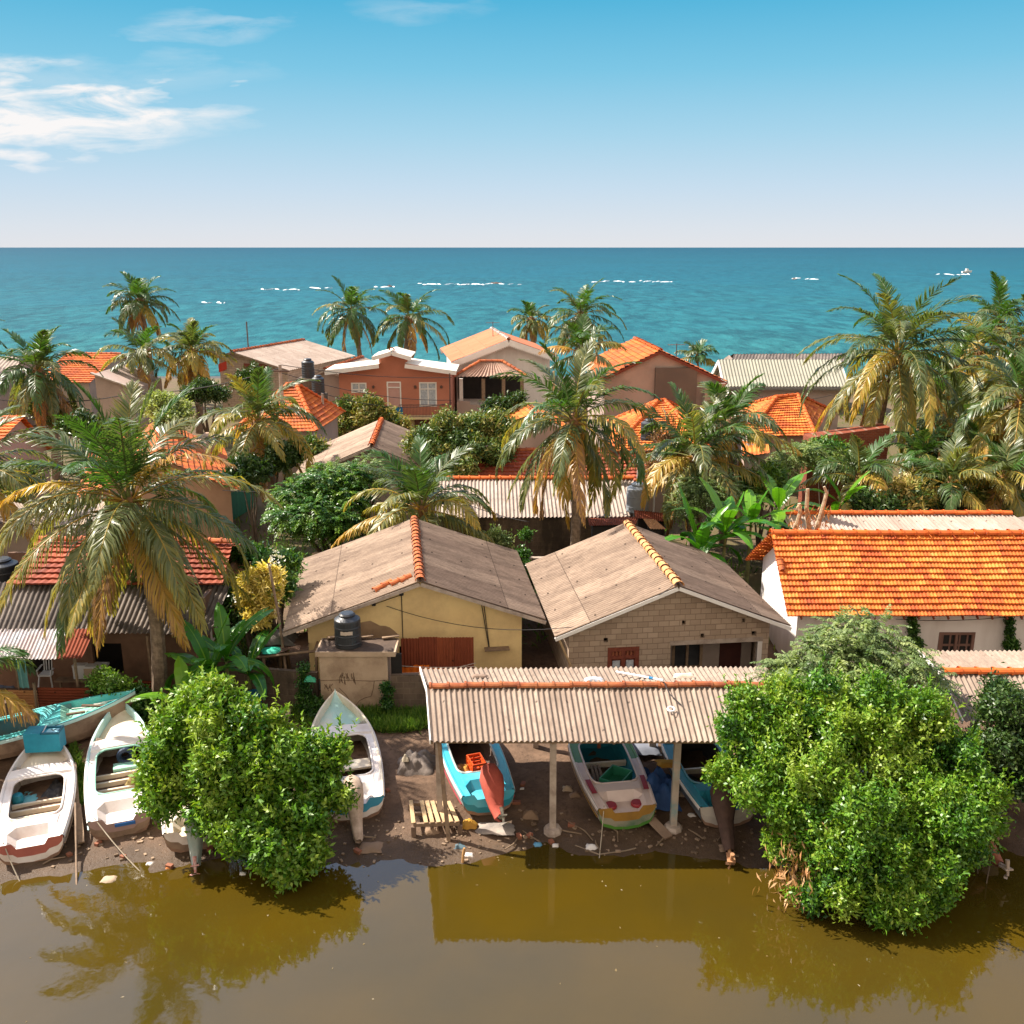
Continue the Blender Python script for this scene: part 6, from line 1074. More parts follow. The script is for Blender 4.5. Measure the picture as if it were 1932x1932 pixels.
for px, py, Y, r_, sd, lb in ((1700, 935, 45, 34, 201, 'dark shrub behind the pale corrugated roof near its middle'), (1765, 925, 47, 34, 202, 'olive shrub behind the pale corrugated roof below the small dark palm'), (1860, 930, 47, 36, 203, 'olive brown shrub behind the far end of the pale corrugated roof'), (1650, 950, 44, 24, 204, 'low green shrub between banana plant and pale corrugated roof'), (1880, 830, 56, 34, 205, 'shadowy shrub between the two large palm trunks'), (1760, 830, 57, 30, 206, 'brownish shrub at the end of the brick wall'), (100, 770, 62, 26, 207, 'dusty shrub at the foot of the shaggy palm'), (160, 800, 57, 28, 208, 'dull green shrub behind the crown of the biggest palm'), (30, 900, 46, 30, 209, 'dull shrub at the frame edge over the brown corrugated roof'), (470, 880, 47, 24, 210, 'grey green shrub at the foot of the yellow palm'), (590, 850, 56, 20, 211, 'bright shrub at the eave of the grey gabled house')):
    p = PY(px, py, Y); tree(lb, (p.x, Y, .4), [pb(px, py, Y, r_), pb(px + r_ * .9, py + r_ * .3, Y, r_ * .7), pb(px - r_ * .9, py + r_ * .25, Y, r_ * .75), pb(px + r_ * .2, py + r_ * .8, Y - .5, r_ * .8)], 420, 10, .30, .11, sd, LEAF_MG if sd % 2 else LEAF_D, tone=(.55, .22), cat='bush', name='bush', cl_r=.4, r0=.06)
for px, py, Y, r_, sd, lb in ((1560, 850, 50.5, 26, 220, 'tangled green shrub at the lower edge of the red brick wall'), (1600, 875, 49.5, 26, 221, 'grey green shrub below the red brick wall beside the palm trunk'), (1440, 905, 45, 30, 222, 'green shrub between the feathery shrub and the bright banana plants')):
    p = PY(px, py, Y); tree(lb, (p.x, Y, .4), [pb(px, py, Y, r_), pb(px + r_ * .9, py + r_ * .3, Y, r_ * .7), pb(px - r_ * .9, py + r_ * .25, Y, r_ * .75), pb(px + r_ * .2, py + r_ * .8, Y - .5, r_ * .8)], 420, 10, .26, .10, sd, LEAF_F if sd % 2 else LEAF_G, tone=(.55, .22), cat='bush', name='bush', cl_r=.4, r0=.06)
# utility poles and cables
def pole(px, py0, py1, Y, label, rad=.13, m_=POST, arm=True):
    a = PY(px, py0, Y); t = thing('utility_pole', label, 'pole', (a.x, Y, .3)); MB().tube([(a.x, Y, .3), (a.x, Y, a.z)], [rad * 1.2, rad * .8], 8).build('shaft', m_, t)
    if arm: MB().bar((a.x - .6, Y - .1, a.z - .4), (a.x + .6, Y - .1, a.z - .4), .08, .08).build('crossarm', STEEL, t)
    return a
u0 = pole(528, 688, 760, 61, 'grey concrete utility pole draped with cables before the orange hipped roof'); u1 = pole(608, 742, 800, 64, 'thin grey pole between the black tanks and terracotta house', .09, POST, False); u2 = pole(1045, 700, 740, 72, 'pale post before the veranda of the white-gabled house', .1, WOODP, False); u3 = pole(472, 1060, 1200, 33, 'thin grey pole standing in the croton bush', .035, WOOD, False)
mb = MB(); b_ = PY(507, 1050, 31); mb.tube([PY(507, 1062, 31.0), PY(527, 1170, 30.3), (PY(545, 1290, 29).x, 29, .4)], .045, 6); mb.build('leaning_pole', WOOD, label='long leaning pole touching the eave corner of the yellow house', cat='pole')
def cable(pts, label, sag=.4, r=.022):
    P = []
    for a, b in zip(pts, pts[1:]):
        for i in range(11): p = Vector(a).lerp(Vector(b), i / 10); P.append(p - Vector((0, 0, sag * 4 * (i / 10) * (1 - i / 10))))
    MB().tube(P, r, 4).build('cable', WIREM, label=label, cat='cable')
cable([u0, PY(852, 712, 72.5)], 'upper black cable from concrete pole across the terracotta house', .3); cable([u0 - Vector((0, 0, .5)), PY(852, 755, 72.5)], 'lower black cable crossing the terracotta balcony', .5); cable([u0 - Vector((0, 0, .2)), PY(250, 742, 61), PY(-20, 752, 60)], 'long pale cable running from concrete pole behind the biggest palm', .4, .03); cable([u1, PY(852, 760, 72.3)], 'slack cable crossing before the terracotta windows', .6); cable([PY(1408, 740, 70), PY(1570, 745, 70)], 'thin cable strung before the green-roofed house', .5, .02); cable([PY(420, 925, 45), PY(790, 905, 45), PY(1000, 985, 42)], 'thin cable sagging past the grey gable in the garden', .3, .016)
cable([Vector((-4.2, 30.3, 3.4)), Vector((1.6, 29.6, 2.9)), Vector((5.4, 29.7, 4.45))], 'thin service cable looped between the two front gables', .35, .012); cable([PY(1690, 1168, 30.9), PY(1932, 1160, 31.0)], 'thin cable along the white wall under the bright tiled eave', .12, .012)
def aerial(p, label):
    t = thing('tv_aerial', label, 'aerial', p); x, y, z = p; MB().tube([(x, y, z - .4), (x, y, z + 1.5)], .03, 5).build('mast', STEEL, t); mb = MB(); mb.tube([(x - .6, y, z + 1.4), (x + .6, y + .1, z + 1.4)], .02, 4)
    for i in range(6): mb.tube([(x - .5 + i * .2, y - .3 + .02 * i, z + 1.4), (x - .5 + i * .2, y + .4 - .02 * i, z + 1.4)], .015, 4)
    mb.build('aerial_bars', STEEL, t)
aerial(PY(1275, 690, 65.5), 'thin television aerial on the tall mauve gable house roof'); aerial(PY(930, 640, 84), 'small television aerial on the salmon roof')
# ---------------------------------------------------------------- boats
def BM(name, c1, c2=None, **k):
    k.setdefault('rough', .38); k.setdefault('bump', .08); k.setdefault('spec', .45); return mat(name, c1, c2, **k)
BW1 = BM('boat_white', (.78, .72, .68), (.70, .62, .57), scale=1.6, stain=(.45, .30, .20), stain_amt=.35, stain_scale=1.4)
BWC = BM('boat_cream', (.80, .70, .55), (.72, .62, .48), scale=1.3, stain=(.55, .38, .22), stain_amt=.35, stain_scale=1.6)
BIN = BM('boat_inner_grey', (.56, .49, .44), (.42, .36, .32), scale=3, stain=(.2, .14, .10), stain_amt=.6, stain_scale=2.5, rough=.7)
BBOT = BM('boat_bottom', (.30, .17, .11), (.20, .12, .08), scale=2, stain=(.1, .06, .04), stain_amt=.5, stain_scale=2, rough=.7)
BAQ = BM('boat_aqua', (.40, .66, .66), (.52, .72, .72), scale=2)
BTURQ = BM('boat_turquoise', (.06, .44, .48), (.12, .52, .50), scale=2, stain=(.4, .55, .5), stain_amt=.4)
BMINT = BM('boat_mint', (.30, .60, .47), (.36, .66, .54), scale=1.5, stain=(.45, .6, .5), stain_amt=.4)
BBLUE = BM('boat_sky_blue', (.045, .42, .58), (.06, .48, .62), scale=2, stain=(.3, .5, .55), stain_amt=.3)
BBLUED = BM('boat_teal_blue', (.02, .22, .30), (.03, .26, .34), scale=2)
BGREEN = BM('boat_green', (.08, .22, .03), (.06, .18, .03), scale=2)
BREDP = BM('boat_red', (.30, .015, .022), (.24, .014, .02), scale=3)
BBROWN = BM('boat_brown_side', (.32, .22, .15), (.24, .16, .11), scale=2, stain=(.1, .06, .04), stain_amt=.6, stain_scale=1.8, rough=.6)
BOCHRE = BM('boat_ochre', (.34, .18, .035), (.26, .14, .03), scale=3)
def boat(label, stern, bow, beam, cols, S0=.68, S1=1.15, z0=.0, ta=.20, tb=.58, tf=.66, thwarts=(.27, .34, .41, .48), trans=None, roll=0., well=True, name='fishing_boat', stripe=None, rimw=.06):
    """beached glass-fibre boat: hull, gunwale, decks, sunken cockpit with thwarts, transom well"""
    stern = Vector(stern); bow = Vector(bow); dv = Vector((bow.x - stern.x, bow.y - stern.y, 0)); L_ = dv.length; dv.normalize(); lv = Vector((dv.y, -dv.x, 0))
    zc = z0; t = thing(name, label, 'boat', (stern.x + dv.x * L_ / 2, stern.y + dv.y * L_ / 2, zc)); cr_, sr_ = math.cos(roll), math.sin(roll); pitch = (bow.z - stern.z) / L_ if len(bow) > 2 else 0
    def W(s, w_, z): ww = w_ * cr_ - z * sr_; zz_ = z * cr_ + w_ * sr_; p = Vector((stern.x, stern.y, 0)) + dv * s + lv * ww; return Vector((p.x, p.y, zc + zz_ + .018 * s))
    def hb(q):
        if q < .4: return beam / 2 * (.84 + .16 * math.sin(math.pi / 2 * q / .4))
        return beam / 2 * max(.0, 1 - ((q - .4) / .6) ** 2.7)
    sh = lambda q: S0 + (S1 - S0) * q ** 2.1
    kz = lambda q: .0 if q < .7 else .75 * S1 * ((q - .7) / .3) ** 2.4
    ts = sorted(set([0, .03, .06, ta - .004, ta + .004, tb - .004, tb + .004, tf - .004, tf + .004] + [round(x, 4) for x in np.linspace(0, 1, 31)] + [.985, .995])); n = len(ts)
    # hull skin
    P = []
    for q in ts:
        h, s, k = hb(q), sh(q), kz(q); d = s - k; row = []
        for f, z in ((1.0, 0), (1.035, .02), (1.035, .09), (1.0, .11), (.975, .32), (.93, .55), (.80, .78), (.45, .94), (0, 1.0)):
            zz_ = s - (z if z < .12 else z * d) if f > 1 or z < .12 else s - z * d
            row.append((q * L_, h * f, zz_))
        P.append(row)
    mm = cols['hull']; rub = cols.get('rub', BW1); top_ = cols.get('band', mm); bot = cols.get('bottom', BBOT); mb = MB()
    mf = lambda r, c: (1 if c < 3 else (2 if c == 3 else (0 if c < 6 else 3)))
    for sg in (1, -1): mb.grid([[W(s, w_ * sg, z) for s, w_, z in r] for r in P], 0, None, mf)
    mb.build('hull', [mm, rub, top_, bot], t)
    # transom plate
    h, s, k = hb(0), sh(0), kz(0); notch = .16 if well else 0; xs_ = [-h, -h * .55, -h * .42, h * .42, h * .55, h]; tz = [s, s, s - notch, s - notch, s, s]
    def bz(x):
        a = abs(x) / h; pts = [(1.0, .11), (.975, .32), (.93, .55), (.80, .78), (.45, .94), (0, 1.0)]
        for (f1, z1), (f2, z2) in zip(pts, pts[1:]):
            if f2 <= a <= f1: return s - (z1 + (z2 - z1) * (f1 - a) / (f1 - f2)) * (s - k)
        return s - .11
    tm = [trans[0] if trans else mm, trans[1] if trans else mm, bot]; mb = MB(); xx_ = sorted(set([round(v, 4) for v in xs_] + [round(h * v, 4) for v in (-.95, -.88, -.8, -.65, -.2, 0, .2, .65, .8, .88, .95)])); tzf = lambda x: float(np.interp(x, xs_, tz))
    for a, b in zip(xx_, xx_[1:]):
        for i in range(6):
            f0, f1 = i / 6, (i + 1) / 6; za0, za1 = lerp(tzf(a), bz(a), f0), lerp(tzf(a), bz(a), f1); zb0, zb1 = lerp(tzf(b), bz(b), f0), lerp(tzf(b), bz(b), f1); mid = abs((a + b) / 2) / h
            mi = (1 if i < 3 else 0) if trans else 0
            if i >= 5: mi = 2
            mb.face([W(-.002, a, za0), W(-.002, b, zb0), W(-.002, b, zb1), W(-.002, a, za1)], mi)
    mb.build('transom', tm, t, weld=True)
    # decks
    def side(q):
        d = .24
        for e, sgn in ((ta, 1), (tb, -1)):
            dd = (q - e) * sgn * L_; r = .30
            if 0 <= dd < r: d = max(d, .24 + r - math.sqrt(max(0, r * r - (r - dd) ** 2)))
        return d
    Rg, Rd, Rf, Ra = MB(), MB(), MB(), MB(); aq = cols.get('aft_q', 0); rows = []
    for q in ts:
        h, s = hb(q), sh(q); rim = min(rimw, h * .5); sd = min(side(q), h * .8) if ta <= q <= tb else min(.24, h * .6); wl = [h, h - rim * .3, max(h - rim, 0), max(h - rim - .012, 0), max(h - sd, 0), max(h - sd - .02, 0), max(h - sd, 0) * .62, max(h - sd, 0) * .3, 0]
        rec = .27 * min(1, max(0, (q - tf) / .05)) if q > tf else 0.
        if q > .93: rec *= max(0, (1 - q) / .07)
        zs = []
        for j in range(9):
            if j < 3: z = s + (.03 if j == 1 else .02)
            else:
                camber = .10 * (1 - (wl[j] / max(h, .01)) ** 2) * (1 if q > tf else .25); z = s - .004 - rec + (camber if q > tb else 0)
                if tb <= q <= tf and j >= 3: z = s + .035 + camber * 1.5
                if q < ta and j >= 5 and well:
                    if q < ta * .62: z = s - (.20 if wl[j] < h * .66 else .02)
                    else: z = s + .03
            zs.append(z)
        rows.append([(q * L_, wl[j], zs[j]) for j in range(9)])
    for sg in (1, -1):
        G_ = [[W(s, w_ * sg, z) for s, w_, z in r] for r in rows]; cut = lambda r, c: False
        Rg.grid([r[:4] for r in G_], skip=lambda r, c: ts[r] < aq and c < 9); Ra.grid([r[:4] for r in G_], skip=lambda r, c: ts[r] >= aq)
        for r in range(n - 1):
            q = (ts[r] + ts[r + 1]) / 2
            for c in range(3, 8):
                if ta < q < tb and c >= 5: continue
                (Rf if q > tf else (Ra if q < aq else Rd)).face([G_[r][c], G_[r][c + 1], G_[r + 1][c + 1], G_[r + 1][c]])
    Rg.build('gunwale', cols.get('gunwale', BW1), t, weld=True); Rd.build('deck', cols.get('deck', BW1), t, weld=True); Rf.build('foredeck', cols.get('fore', BWC), t, weld=True)
    if aq: Ra.build('aft_deck', cols['aft'], t, weld=True)
    # cockpit tub, running forward under the deck
    P = []; Pq = np.linspace(ta - .01, min(tb + .13, .8), 13)
    for q in Pq:
        h, s = hb(q), sh(q); fl = .16 + .25 * max(0, q - .55); P.append([W(q * L_, w_, z) for w_, z in ((-h + .1, s - .03), (-h + .13, s - .2), (-h * .80, fl + .1), (-h * .68, fl), (0, fl - .03), (h * .68, fl), (h * .80, fl + .1), (h - .13, s - .2), (h - .1, s - .03))])
    mb = MB(); mb.grid(P); inn = cols.get('inner', BIN)
    for r in (P[0], P[-1]): c_ = sum(r, Vector()) / 9; [mb.face([r[i], r[i + 1], c_]) for i in range(8)]
    mb.face([P[0][0], P[0][8], P[0][4]]); ck = mb.build('cockpit', inn, t)
    for q in thwarts:
        h, s = hb(q) * .78, sh(q); mb = MB(); a, b = W(q * L_, -h, .30), W(q * L_, h, .30); mb.bar(a, b, .07, .16); mb.build('thwart', cols.get('thwart', BWC), ck)
    # rolled lip around the cockpit
    mb = MB(); lp = []; qs = [ta + .002 + (tb - ta - .004) * i / 24 for i in range(25)]
    for sg in (1, -1):
        l_ = [W(q * L_, sg * max(hb(q) - side(q) - .01, .02), sh(q) + .015) for q in (qs if sg > 0 else reversed(qs))]; lp += l_
    lp.append(lp[0]); mb.tube(lp, .03, 6, caps=False); mb.build('coaming', cols.get('lip', cols.get('deck', BW1)), t)
    if stripe: stripe(t, W, L_, hb, sh)
    t_dict = dict(W=W, L=L_, hb=hb, sh=sh, d=dv, l=lv, t=t); return t_dict
def rubline(m_): 
    def f(t, W, L_, hb, sh):
        mb = MB()
        for sg in (1, -1): mb.tube([W(q * L_, sg * hb(q) * 1.01, sh(q) - .26) for q in np.linspace(.01, .93, 20)], .02, 5)
        mb.build('stripe', m_, t)
    return f
TR = BM('transom_rose', (.42, .13, .10), (.36, .11, .09), scale=3)
A = boat('white boat nearest the frame edge with a blue box on its foredeck', Pz(62, 1628, .05), (-13.75, 25.7, 0), 1.82, dict(hull=BW1, inner=BIN, fore=BWC), S1=1.2, trans=(BW1, TR), stripe=rubline(BBROWN))
B = boat('white boat with pale aqua bow lining moored beside the mangrove', Pz(230, 1582, .08), (-12.25, 27.5, 0), 1.80, dict(hull=BW1, gunwale=BAQ, inner=BIN, fore=BWC, lip=BMINT), S1=1.22, z0=.05, trans=(BBROWN, BM('transom_grey_rose', (.40, .27, .25), (.33, .22, .2))), stripe=rubline(BAQ))
C = boat('cream boat mostly hidden behind the mangrove bush', Pz(370, 1605, .05), (-9.6, 26.6, 0), 1.75, dict(hull=BWC, deck=BWC, gunwale=BW1, inner=BOCHRE), trans=(BBROWN, BW1))
Dd = boat('weathered cream boat beside the outhouse with a wrapped outboard', Pz(668, 1553, .1), (-5.62, 28.0, 0), 1.95, dict(hull=BW1, gunwale=BWC, deck=BW1, fore=BM('boat_fore_aqua', (.62, .62, .50), (.38, .58, .52), scale=.8, lo=.42, hi=.6)), S1=1.2, z0=.12, trans=(BW1, BM('transom_blue', (.05, .26, .42), (.06, .3, .45))), thwarts=(.3, .42))
E = boat('sky-blue boat under the shed with an orange crate aboard', Pz(922, 1538, .18), (-1.95, 27.9, 0), 1.72, dict(hull=BM('boat_pale_side', (.60, .62, .58), (.5, .5, .46)), band=BBLUED, gunwale=BBLUE, deck=BBLUE, fore=BBLUE, inner=BM('boat_inner_brown', (.14, .09, .065), (.09, .06, .045), scale=3, rough=.8), lip=BM('boat_lip_grey', (.45, .48, .44), (.36, .4, .37))), z0=.18, trans=(BBLUED, BBLUE), thwarts=(), stripe=rubline(BREDP))
PINKW = BM('boat_pinkish_white', (.66, .53, .48), (.6, .47, .43), scale=2)
Fb = boat('green and white boat under the shed with red lamp recesses', Pz(1182, 1565, .15), (2.20, 27.8, 0), 1.85, dict(hull=BM('boat_side_white', (.6, .52, .46), (.5, .42, .37)), band=BOCHRE, gunwale=BGREEN, deck=BGREEN, fore=BGREEN, inner=BBLUED, lip=PINKW, bottom=BGREEN, aft=PINKW, aft_q=.4), z0=.15, trans=(BM('boat_dull_green', (.06, .14, .08), (.30, .27, .2), scale=1.2), BOCHRE), thwarts=(.5,), stripe=rubline(BOCHRE))
W_ = Fb['W']; L_ = Fb['L']
for sg in (1, -1):
    mb = MB(); mb.grid([[W_(q * L_, sg * (Fb['hb'](q) - o), Fb['sh'](q) + .044) for o in (.06, .12, .2)] for q in np.linspace(.12, .24, 4)]); mb.build('red_panel', BREDP, Fb['t'])
    c_ = W_(.06 * L_, sg * .36, Fb['sh'](.06) - .13); MB().lathe(c_, [(0, .03), (.15, .03), (.17, 0), (.17, -.05)], 14).build('red_recess', BREDP, Fb['t'])
Gb = boat('teal-blue boat under the shed half hidden by the thicket', Pz(1372, 1562, .15), (4.95, 27.6, 0), 1.85, dict(hull=BM('boat_dark_side', (.12, .14, .16), (.09, .11, .13)), gunwale=BBLUED, deck=BBLUED, fore=BBLUED, inner=BM('boat_inner_dark', (.05, .05, .05), (.035, .035, .035), rough=.8), lip=BM('boat_lip_teal', (.10, .27, .32), (.08, .22, .27))), z0=.15, trans=(BM('transom_cream', (.5, .45, .4), (.42, .38, .34)), BM('transom_cream2', (.55, .5, .44), (.48, .43, .38))), thwarts=(.45,))
Hb = boat('turquoise boat with mint foredeck lying along the rusty fence', (-17.6, 24.9, 0), (-11.75, 27.5, 0), 1.75, dict(hull=BBROWN, band=BBROWN, gunwale=BTURQ, deck=BTURQ, fore=BMINT, inner=BM('boat_inner_teal', (.04, .25, .33), (.22, .17, .12), scale=.9), rub=BAQ, lip=BTURQ), S0=.75, S1=1.25, z0=.28, roll=.03, thwarts=(.35, .47))
mb = MB(); W_ = Hb['W']; L_ = Hb['L']; z_ = lambda q, w_: Hb['sh'](q) - .2 + .1 * (1 - w_ ** 2) + .012
for k in range(3):
    for sg in (1, -1): mb.tube([W_(q * L_, sg * w_ * Hb['hb'](q) * .9, z_(q, w_)) for q, w_ in ((.71 + k * .05, .75 - .12 * k), (.76 + k * .055, .4 - .06 * k), (.82 + k * .05, .02))], .012, 4)
mb.build('foredeck_lines', BW1, Hb['t'])
for s_, w_, an, ln, lb in ((.73, .28, .3, .5, 'dark driftwood stick on the mint foredeck nearest the cockpit'), (.81, .12, -.1, .75, 'longer brown board lying across the mint foredeck')):
    c_ = W_(s_ * L_, w_, Hb['sh'](s_) - .02); MB().bar(c_ - Vector((ln / 2, an * ln / 2, 0)), c_ + Vector((ln / 2, an * ln / 2, .02)), .09, .05).build('driftwood', mat('dark_board', (.14, .08, .05), (.09, .05, .035)), label=lb, cat='board')
Ib = boat('grey blue boat behind the largest thicket, barely visible', (9.4, 21.7, 0), (8.6, 26.9, 0), 1.8, dict(hull=BW1, gunwale=BAQ, deck=BW1), z0=.1)
Jb = boat('pale boat at the frame edge beyond the thicket with a brown covered motor', (11.9, 21.6, 0), (11.3, 26.8, 0), 1.8, dict(hull=BBROWN, gunwale=BW1, deck=BW1, inner=BIN), z0=.1)
# covered outboards
def outboard(label, Bt, cloth, w_=0., up=1.15, back=.75, low=.15, sw=0., foot=True, k=1.0, seed=1, footm=None):
    W = Bt['W']; rr = random.Random(seed); path = [(.52, up - .02, .16), (.38, up, .24), (.16, up - .05, .29), (-.06, up - .2, .285), (-.26, up - .42, .23), (-.42, up - .62, .18), (-back * .78, lerp(up - .62, low, .55), .13), (-back * .88, low + .18, .09)]; P = []; n = 18
    ctr = [W(s, w_ + sw * (.5 - s), z) for s, z, r in path]; t = thing('outboard_motor', label, 'outboard motor', (ctr[3].x, ctr[3].y, max(.0, low - .1)))
    for i, (s, z, r) in enumerate(path):
        T = (ctr[min(i + 1, len(ctr) - 1)] - ctr[max(i - 1, 0)]).normalized(); X = Bt['l']; Y = T.cross(X).normalized(); row = []
        for j in range(n + 1): a = 2 * math.pi * j / n; q = r * k * (1 + .11 * math.sin(5 * a + seed + i * .35) * (.4 + .09 * i) + .08 * mnoise.noise((i * .6, math.cos(a) * 1.3, math.sin(a) * 1.3 + seed))); row.append(ctr[i] + X * (q * math.cos(a)) + Y * (q * .85 * math.sin(a)))
        P.append(row)
    mb = MB(); mb.grid(P); c0 = ctr[0] + (ctr[0] - ctr[1]) * .25; [mb.face([P[0][j + 1], P[0][j], c0]) for j in range(n)]; mb.build('cloth_cover', cloth, t, smooth=True)
    if foot:
        e = ctr[-1]; T = (ctr[-1] - ctr[-2]).normalized(); X = Bt['l']; fm = footm or mat('motor_foot', (.50, .40, .33), (.36, .28, .22), rough=.5); mb = MB(); mb.tube([ctr[-2], e, e + T * .22], [.055, .05, .045], 8); mb.bar(e + T * .05, e + T * .34, .035, .2, up=tuple(X)); mb.tube([e + T * .26 - T.cross(X) * .17, e + T * .26 + T.cross(X) * .22], [.03, .055], 8); mb.build('lower_unit', fm, t); mb = MB(); h_ = e + T * .26 - T.cross(X) * .2; Yq = T
        for j in range(3): a = j * 2.094 + seed; v = X * math.cos(a) + Yq * math.sin(a); u = X * -math.sin(a) + Yq * math.cos(a); mb.face([h_, h_ + v * .1 + u * .05 + T.cross(X) * .02, h_ + v * .15, h_ + v * .1 - u * .05 - T.cross(X) * .02])
        mb.build('propeller', fm, t)
    return t
outboard('outboard under a salmon red cloth on the sky-blue boat', E, mat('salmon_cloth', (.42, .085, .055), (.34, .065, .045), scale=5, rough=.9, bump=.1), w_=.12, up=1.12, back=1.0, low=.30, k=1.08, seed=2, footm=mat('striped_foot', (.5, .46, .36), (.08, .07, .06), scale=9))
outboard('outboard under a dark brown cloth on the teal-blue boat', Gb, mat('brown_cloth', (.10, .055, .04), (.07, .04, .03), scale=6, rough=.9), w_=-.05, up=1.08, back=1.35, low=-.02, k=1.15, seed=4, sw=-.2, footm=mat('rusty_foot', (.50, .27, .13), (.35, .17, .09), scale=9))
outboard('outboard wrapped in beige canvas on the weathered cream boat', Dd, mat('beige_canvas', (.58, .44, .33), (.46, .34, .25), scale=5, rough=.9, stain=(.2, .12, .07), stain_amt=.5, stain_scale=3), w_=.02, up=1.02, back=1.2, low=-.05, k=.9, seed=6, foot=False)
outboard('outboard under a grey green sheet on the half hidden cream boat', C, mat('greygreen_sheet', (.26, .32, .28), (.34, .36, .31), scale=5, rough=.8), w_=.02, up=.92, back=1.0, low=.05, k=.8, seed=7, footm=mat('pinkish_foot', (.55, .42, .38), (.4, .12, .1), scale=9))
outboard('outboard under a rusty brown cloth on the frame edge boat', Jb, mat('rust_cloth', (.30, .10, .05), (.2, .07, .04), scale=5, rough=.9), up=1.05, back=1.2, low=.1, seed=9)
# things aboard
def crate(label, c_, size, yaw, m_, tilt=0., slats=True, name='fish_crate'):
    X = Vector((math.cos(yaw), math.sin(yaw), 0)); Y = Vector((-math.sin(yaw), math.cos(yaw), 0)); Z = Vector((0, 0, 1)); Z = (Z + Y * -tilt).normalized(); Y = Z.cross(X); c_ = Vector(c_); sx, sy, sz = size; t = thing(name, label, 'crate', c_); q = .03
    mb = MB(); mb.box(c_ + Z * q / 2, (sx, sy, q), (X, Y, Z)); mb.build('base', m_, t)
    for ax, oth, ln, dist in ((X, Y, sx, sy), (Y, X, sy, sx)):
        for sg in (-1, 1):
            mb = MB(); o = c_ + oth * sg * (dist / 2 - q / 2); l_ = ln - (2 * q + .004 if ax is Y else 0)
            if slats:
                for i in range(3): mb.box(o + Z * (sz * (.12 + .38 * i)), (l_, q, sz * (.2 if i < 2 else .22)), (ax, oth, Z))
                nn = max(3, int(ln / .14))
                for i in range(nn): mb.box(o + ax * (l_ * (i / (nn - 1) - .5) * .97) + Z * sz * .48, (.035, q * .9, sz * .94), (ax, oth, Z))
            else: mb.box(o + Z * sz * .5, (l_, q, sz), (ax, oth, Z))
            mb.build('side', m_, t)
    return t
ORC = mat('orange_plastic', (.62, .085, .012), (.55, .07, .012), rough=.45, bump=.05); GRC = mat('green_plastic', (.03, .22, .12), (.025, .18, .10), rough=.45, bump=.05)
W_ = E['W']; crate('open orange plastic crate in the sky-blue boat', W_(1.95, .12, .26), (.42, .62, .32), .35, ORC)
rag('yellow_net', W_(1.9, -.35, .2), .32, .5, .22, mat('yellow_net', (.55, .30, .05), (.3, .15, .04), scale=12, rough=1), 31, 'heap of yellow nets beside the orange crate in the sky-blue boat', 'net', 13)
rag('rope_heap', W_(1.35, -.1, .2), .3, .3, .2, mat('tan_rope', (.30, .20, .11), (.16, .1, .06), scale=14, rough=1), 33, 'tan rope heap aft of the orange crate in the sky-blue boat', 'rope', 11)
for i, (s_, w_, r_, lb) in enumerate(((1.62, -.42, .15, 'smooth round buoy stone nearest the yellow nets aboard the sky-blue boat'), (1.5, -.18, .13, 'small cream float beside the orange crate corner'), (1.98, -.45, .12, 'white float tucked highest in the yellow nets'))): c_ = W_(s_, w_, .33); MB().lathe(c_, [(0, -r_ * .7), (r_ * .8, -r_ * .5), (r_, 0), (r_ * .8, r_ * .5), (0, r_ * .7)], 12).build('float', mat('cream_float', (.58, .44, .28), (.5, .36, .22)), label=lb, cat='float', smooth=True)
c_ = W_(1.08, -.3, .60); MB().lathe(c_, [(0, 0), (.13, .01), (.17, .05), (.15, .055), (.0, .03)], 14).build('dish', WP, label='white dish with orange scraps in the sky-blue boat', cat='dish')
W_ = Fb['W']; crate('open green crate tilted in the green and white boat', W_(1.55, .1, .40), (.62, .85, .30), -.55, GRC, slats=False); mb = MB()
for i in range(3): mb.bar(W_(1.75, -.42 + i * .12, .3), W_(2.5, -.38 + i * .1, .45), .07, .025)
mb.build('loose_boards', WOOD, label='loose grey boards beside the green crate', cat='boards'); mb = MB(); mb.box(W_(3.35, .05, .75), (.10, .1, .5)); mb.build('stanchion', mat('red_brown_post', (.25, .07, .03)), Fb['t'])
W_ = A['W']; c_ = W_(4.15, .06, 1.0); yaw = math.atan2(A['d'].y, A['d'].x) - math.pi / 2 - .25; X = Vector((math.cos(yaw), math.sin(yaw), 0)); Y = Vector((-math.sin(yaw), math.cos(yaw), 0)); t = thing('blue_ice_box', 'big sky-blue ice box with open hatch on the foredeck of the white boat', 'ice box', c_); Z = Vector((0, 0, 1)); IB = mat('ice_box_blue', (.012, .22, .34), (.02, .30, .44), rough=.5, bump=.05); AX = (X, Y, Z)
mb = MB(); mb.box(c_ + Z * .27, (.98, .46, .54), AX); mb.build('body', IB, t); mb = MB(); mb.box(c_ + Z * .57 - X * .25, (.46, .48, .055), AX); mb.build('lid', IB, t)
mb = MB(); mb.box(c_ + Z * .565 + X * .25 + Y * .2, (.48, .06, .05), AX); mb.box(c_ + Z * .565 + X * .25 - Y * .2, (.48, .06, .05), AX); mb.box(c_ + Z * .565 + X * .46, (.05, .34, .05), AX); mb.build('hatch_rim', mat('ice_box_dark', (.008, .11, .17), (.01, .09, .14), rough=.5), t); mb = MB(); mb.box(c_ + Z * .553 + X * .27 - Y * .02, (.32, .22, .03), AX); h_ = mb.build('hatch', mat('ice_box_pale', (.30, .58, .68), (.26, .52, .62), rough=.5), t); mb = MB(); mb.tube([c_ + Z * .575 + X * (.2 + .02 * math.cos(a)) - X * 0 + X * .12 * (a / 6.3) + Y * .03 * math.sin(a) for a in [i * .7 for i in range(10)]], .012, 5); mb.build('handle', BLACKP, h_)
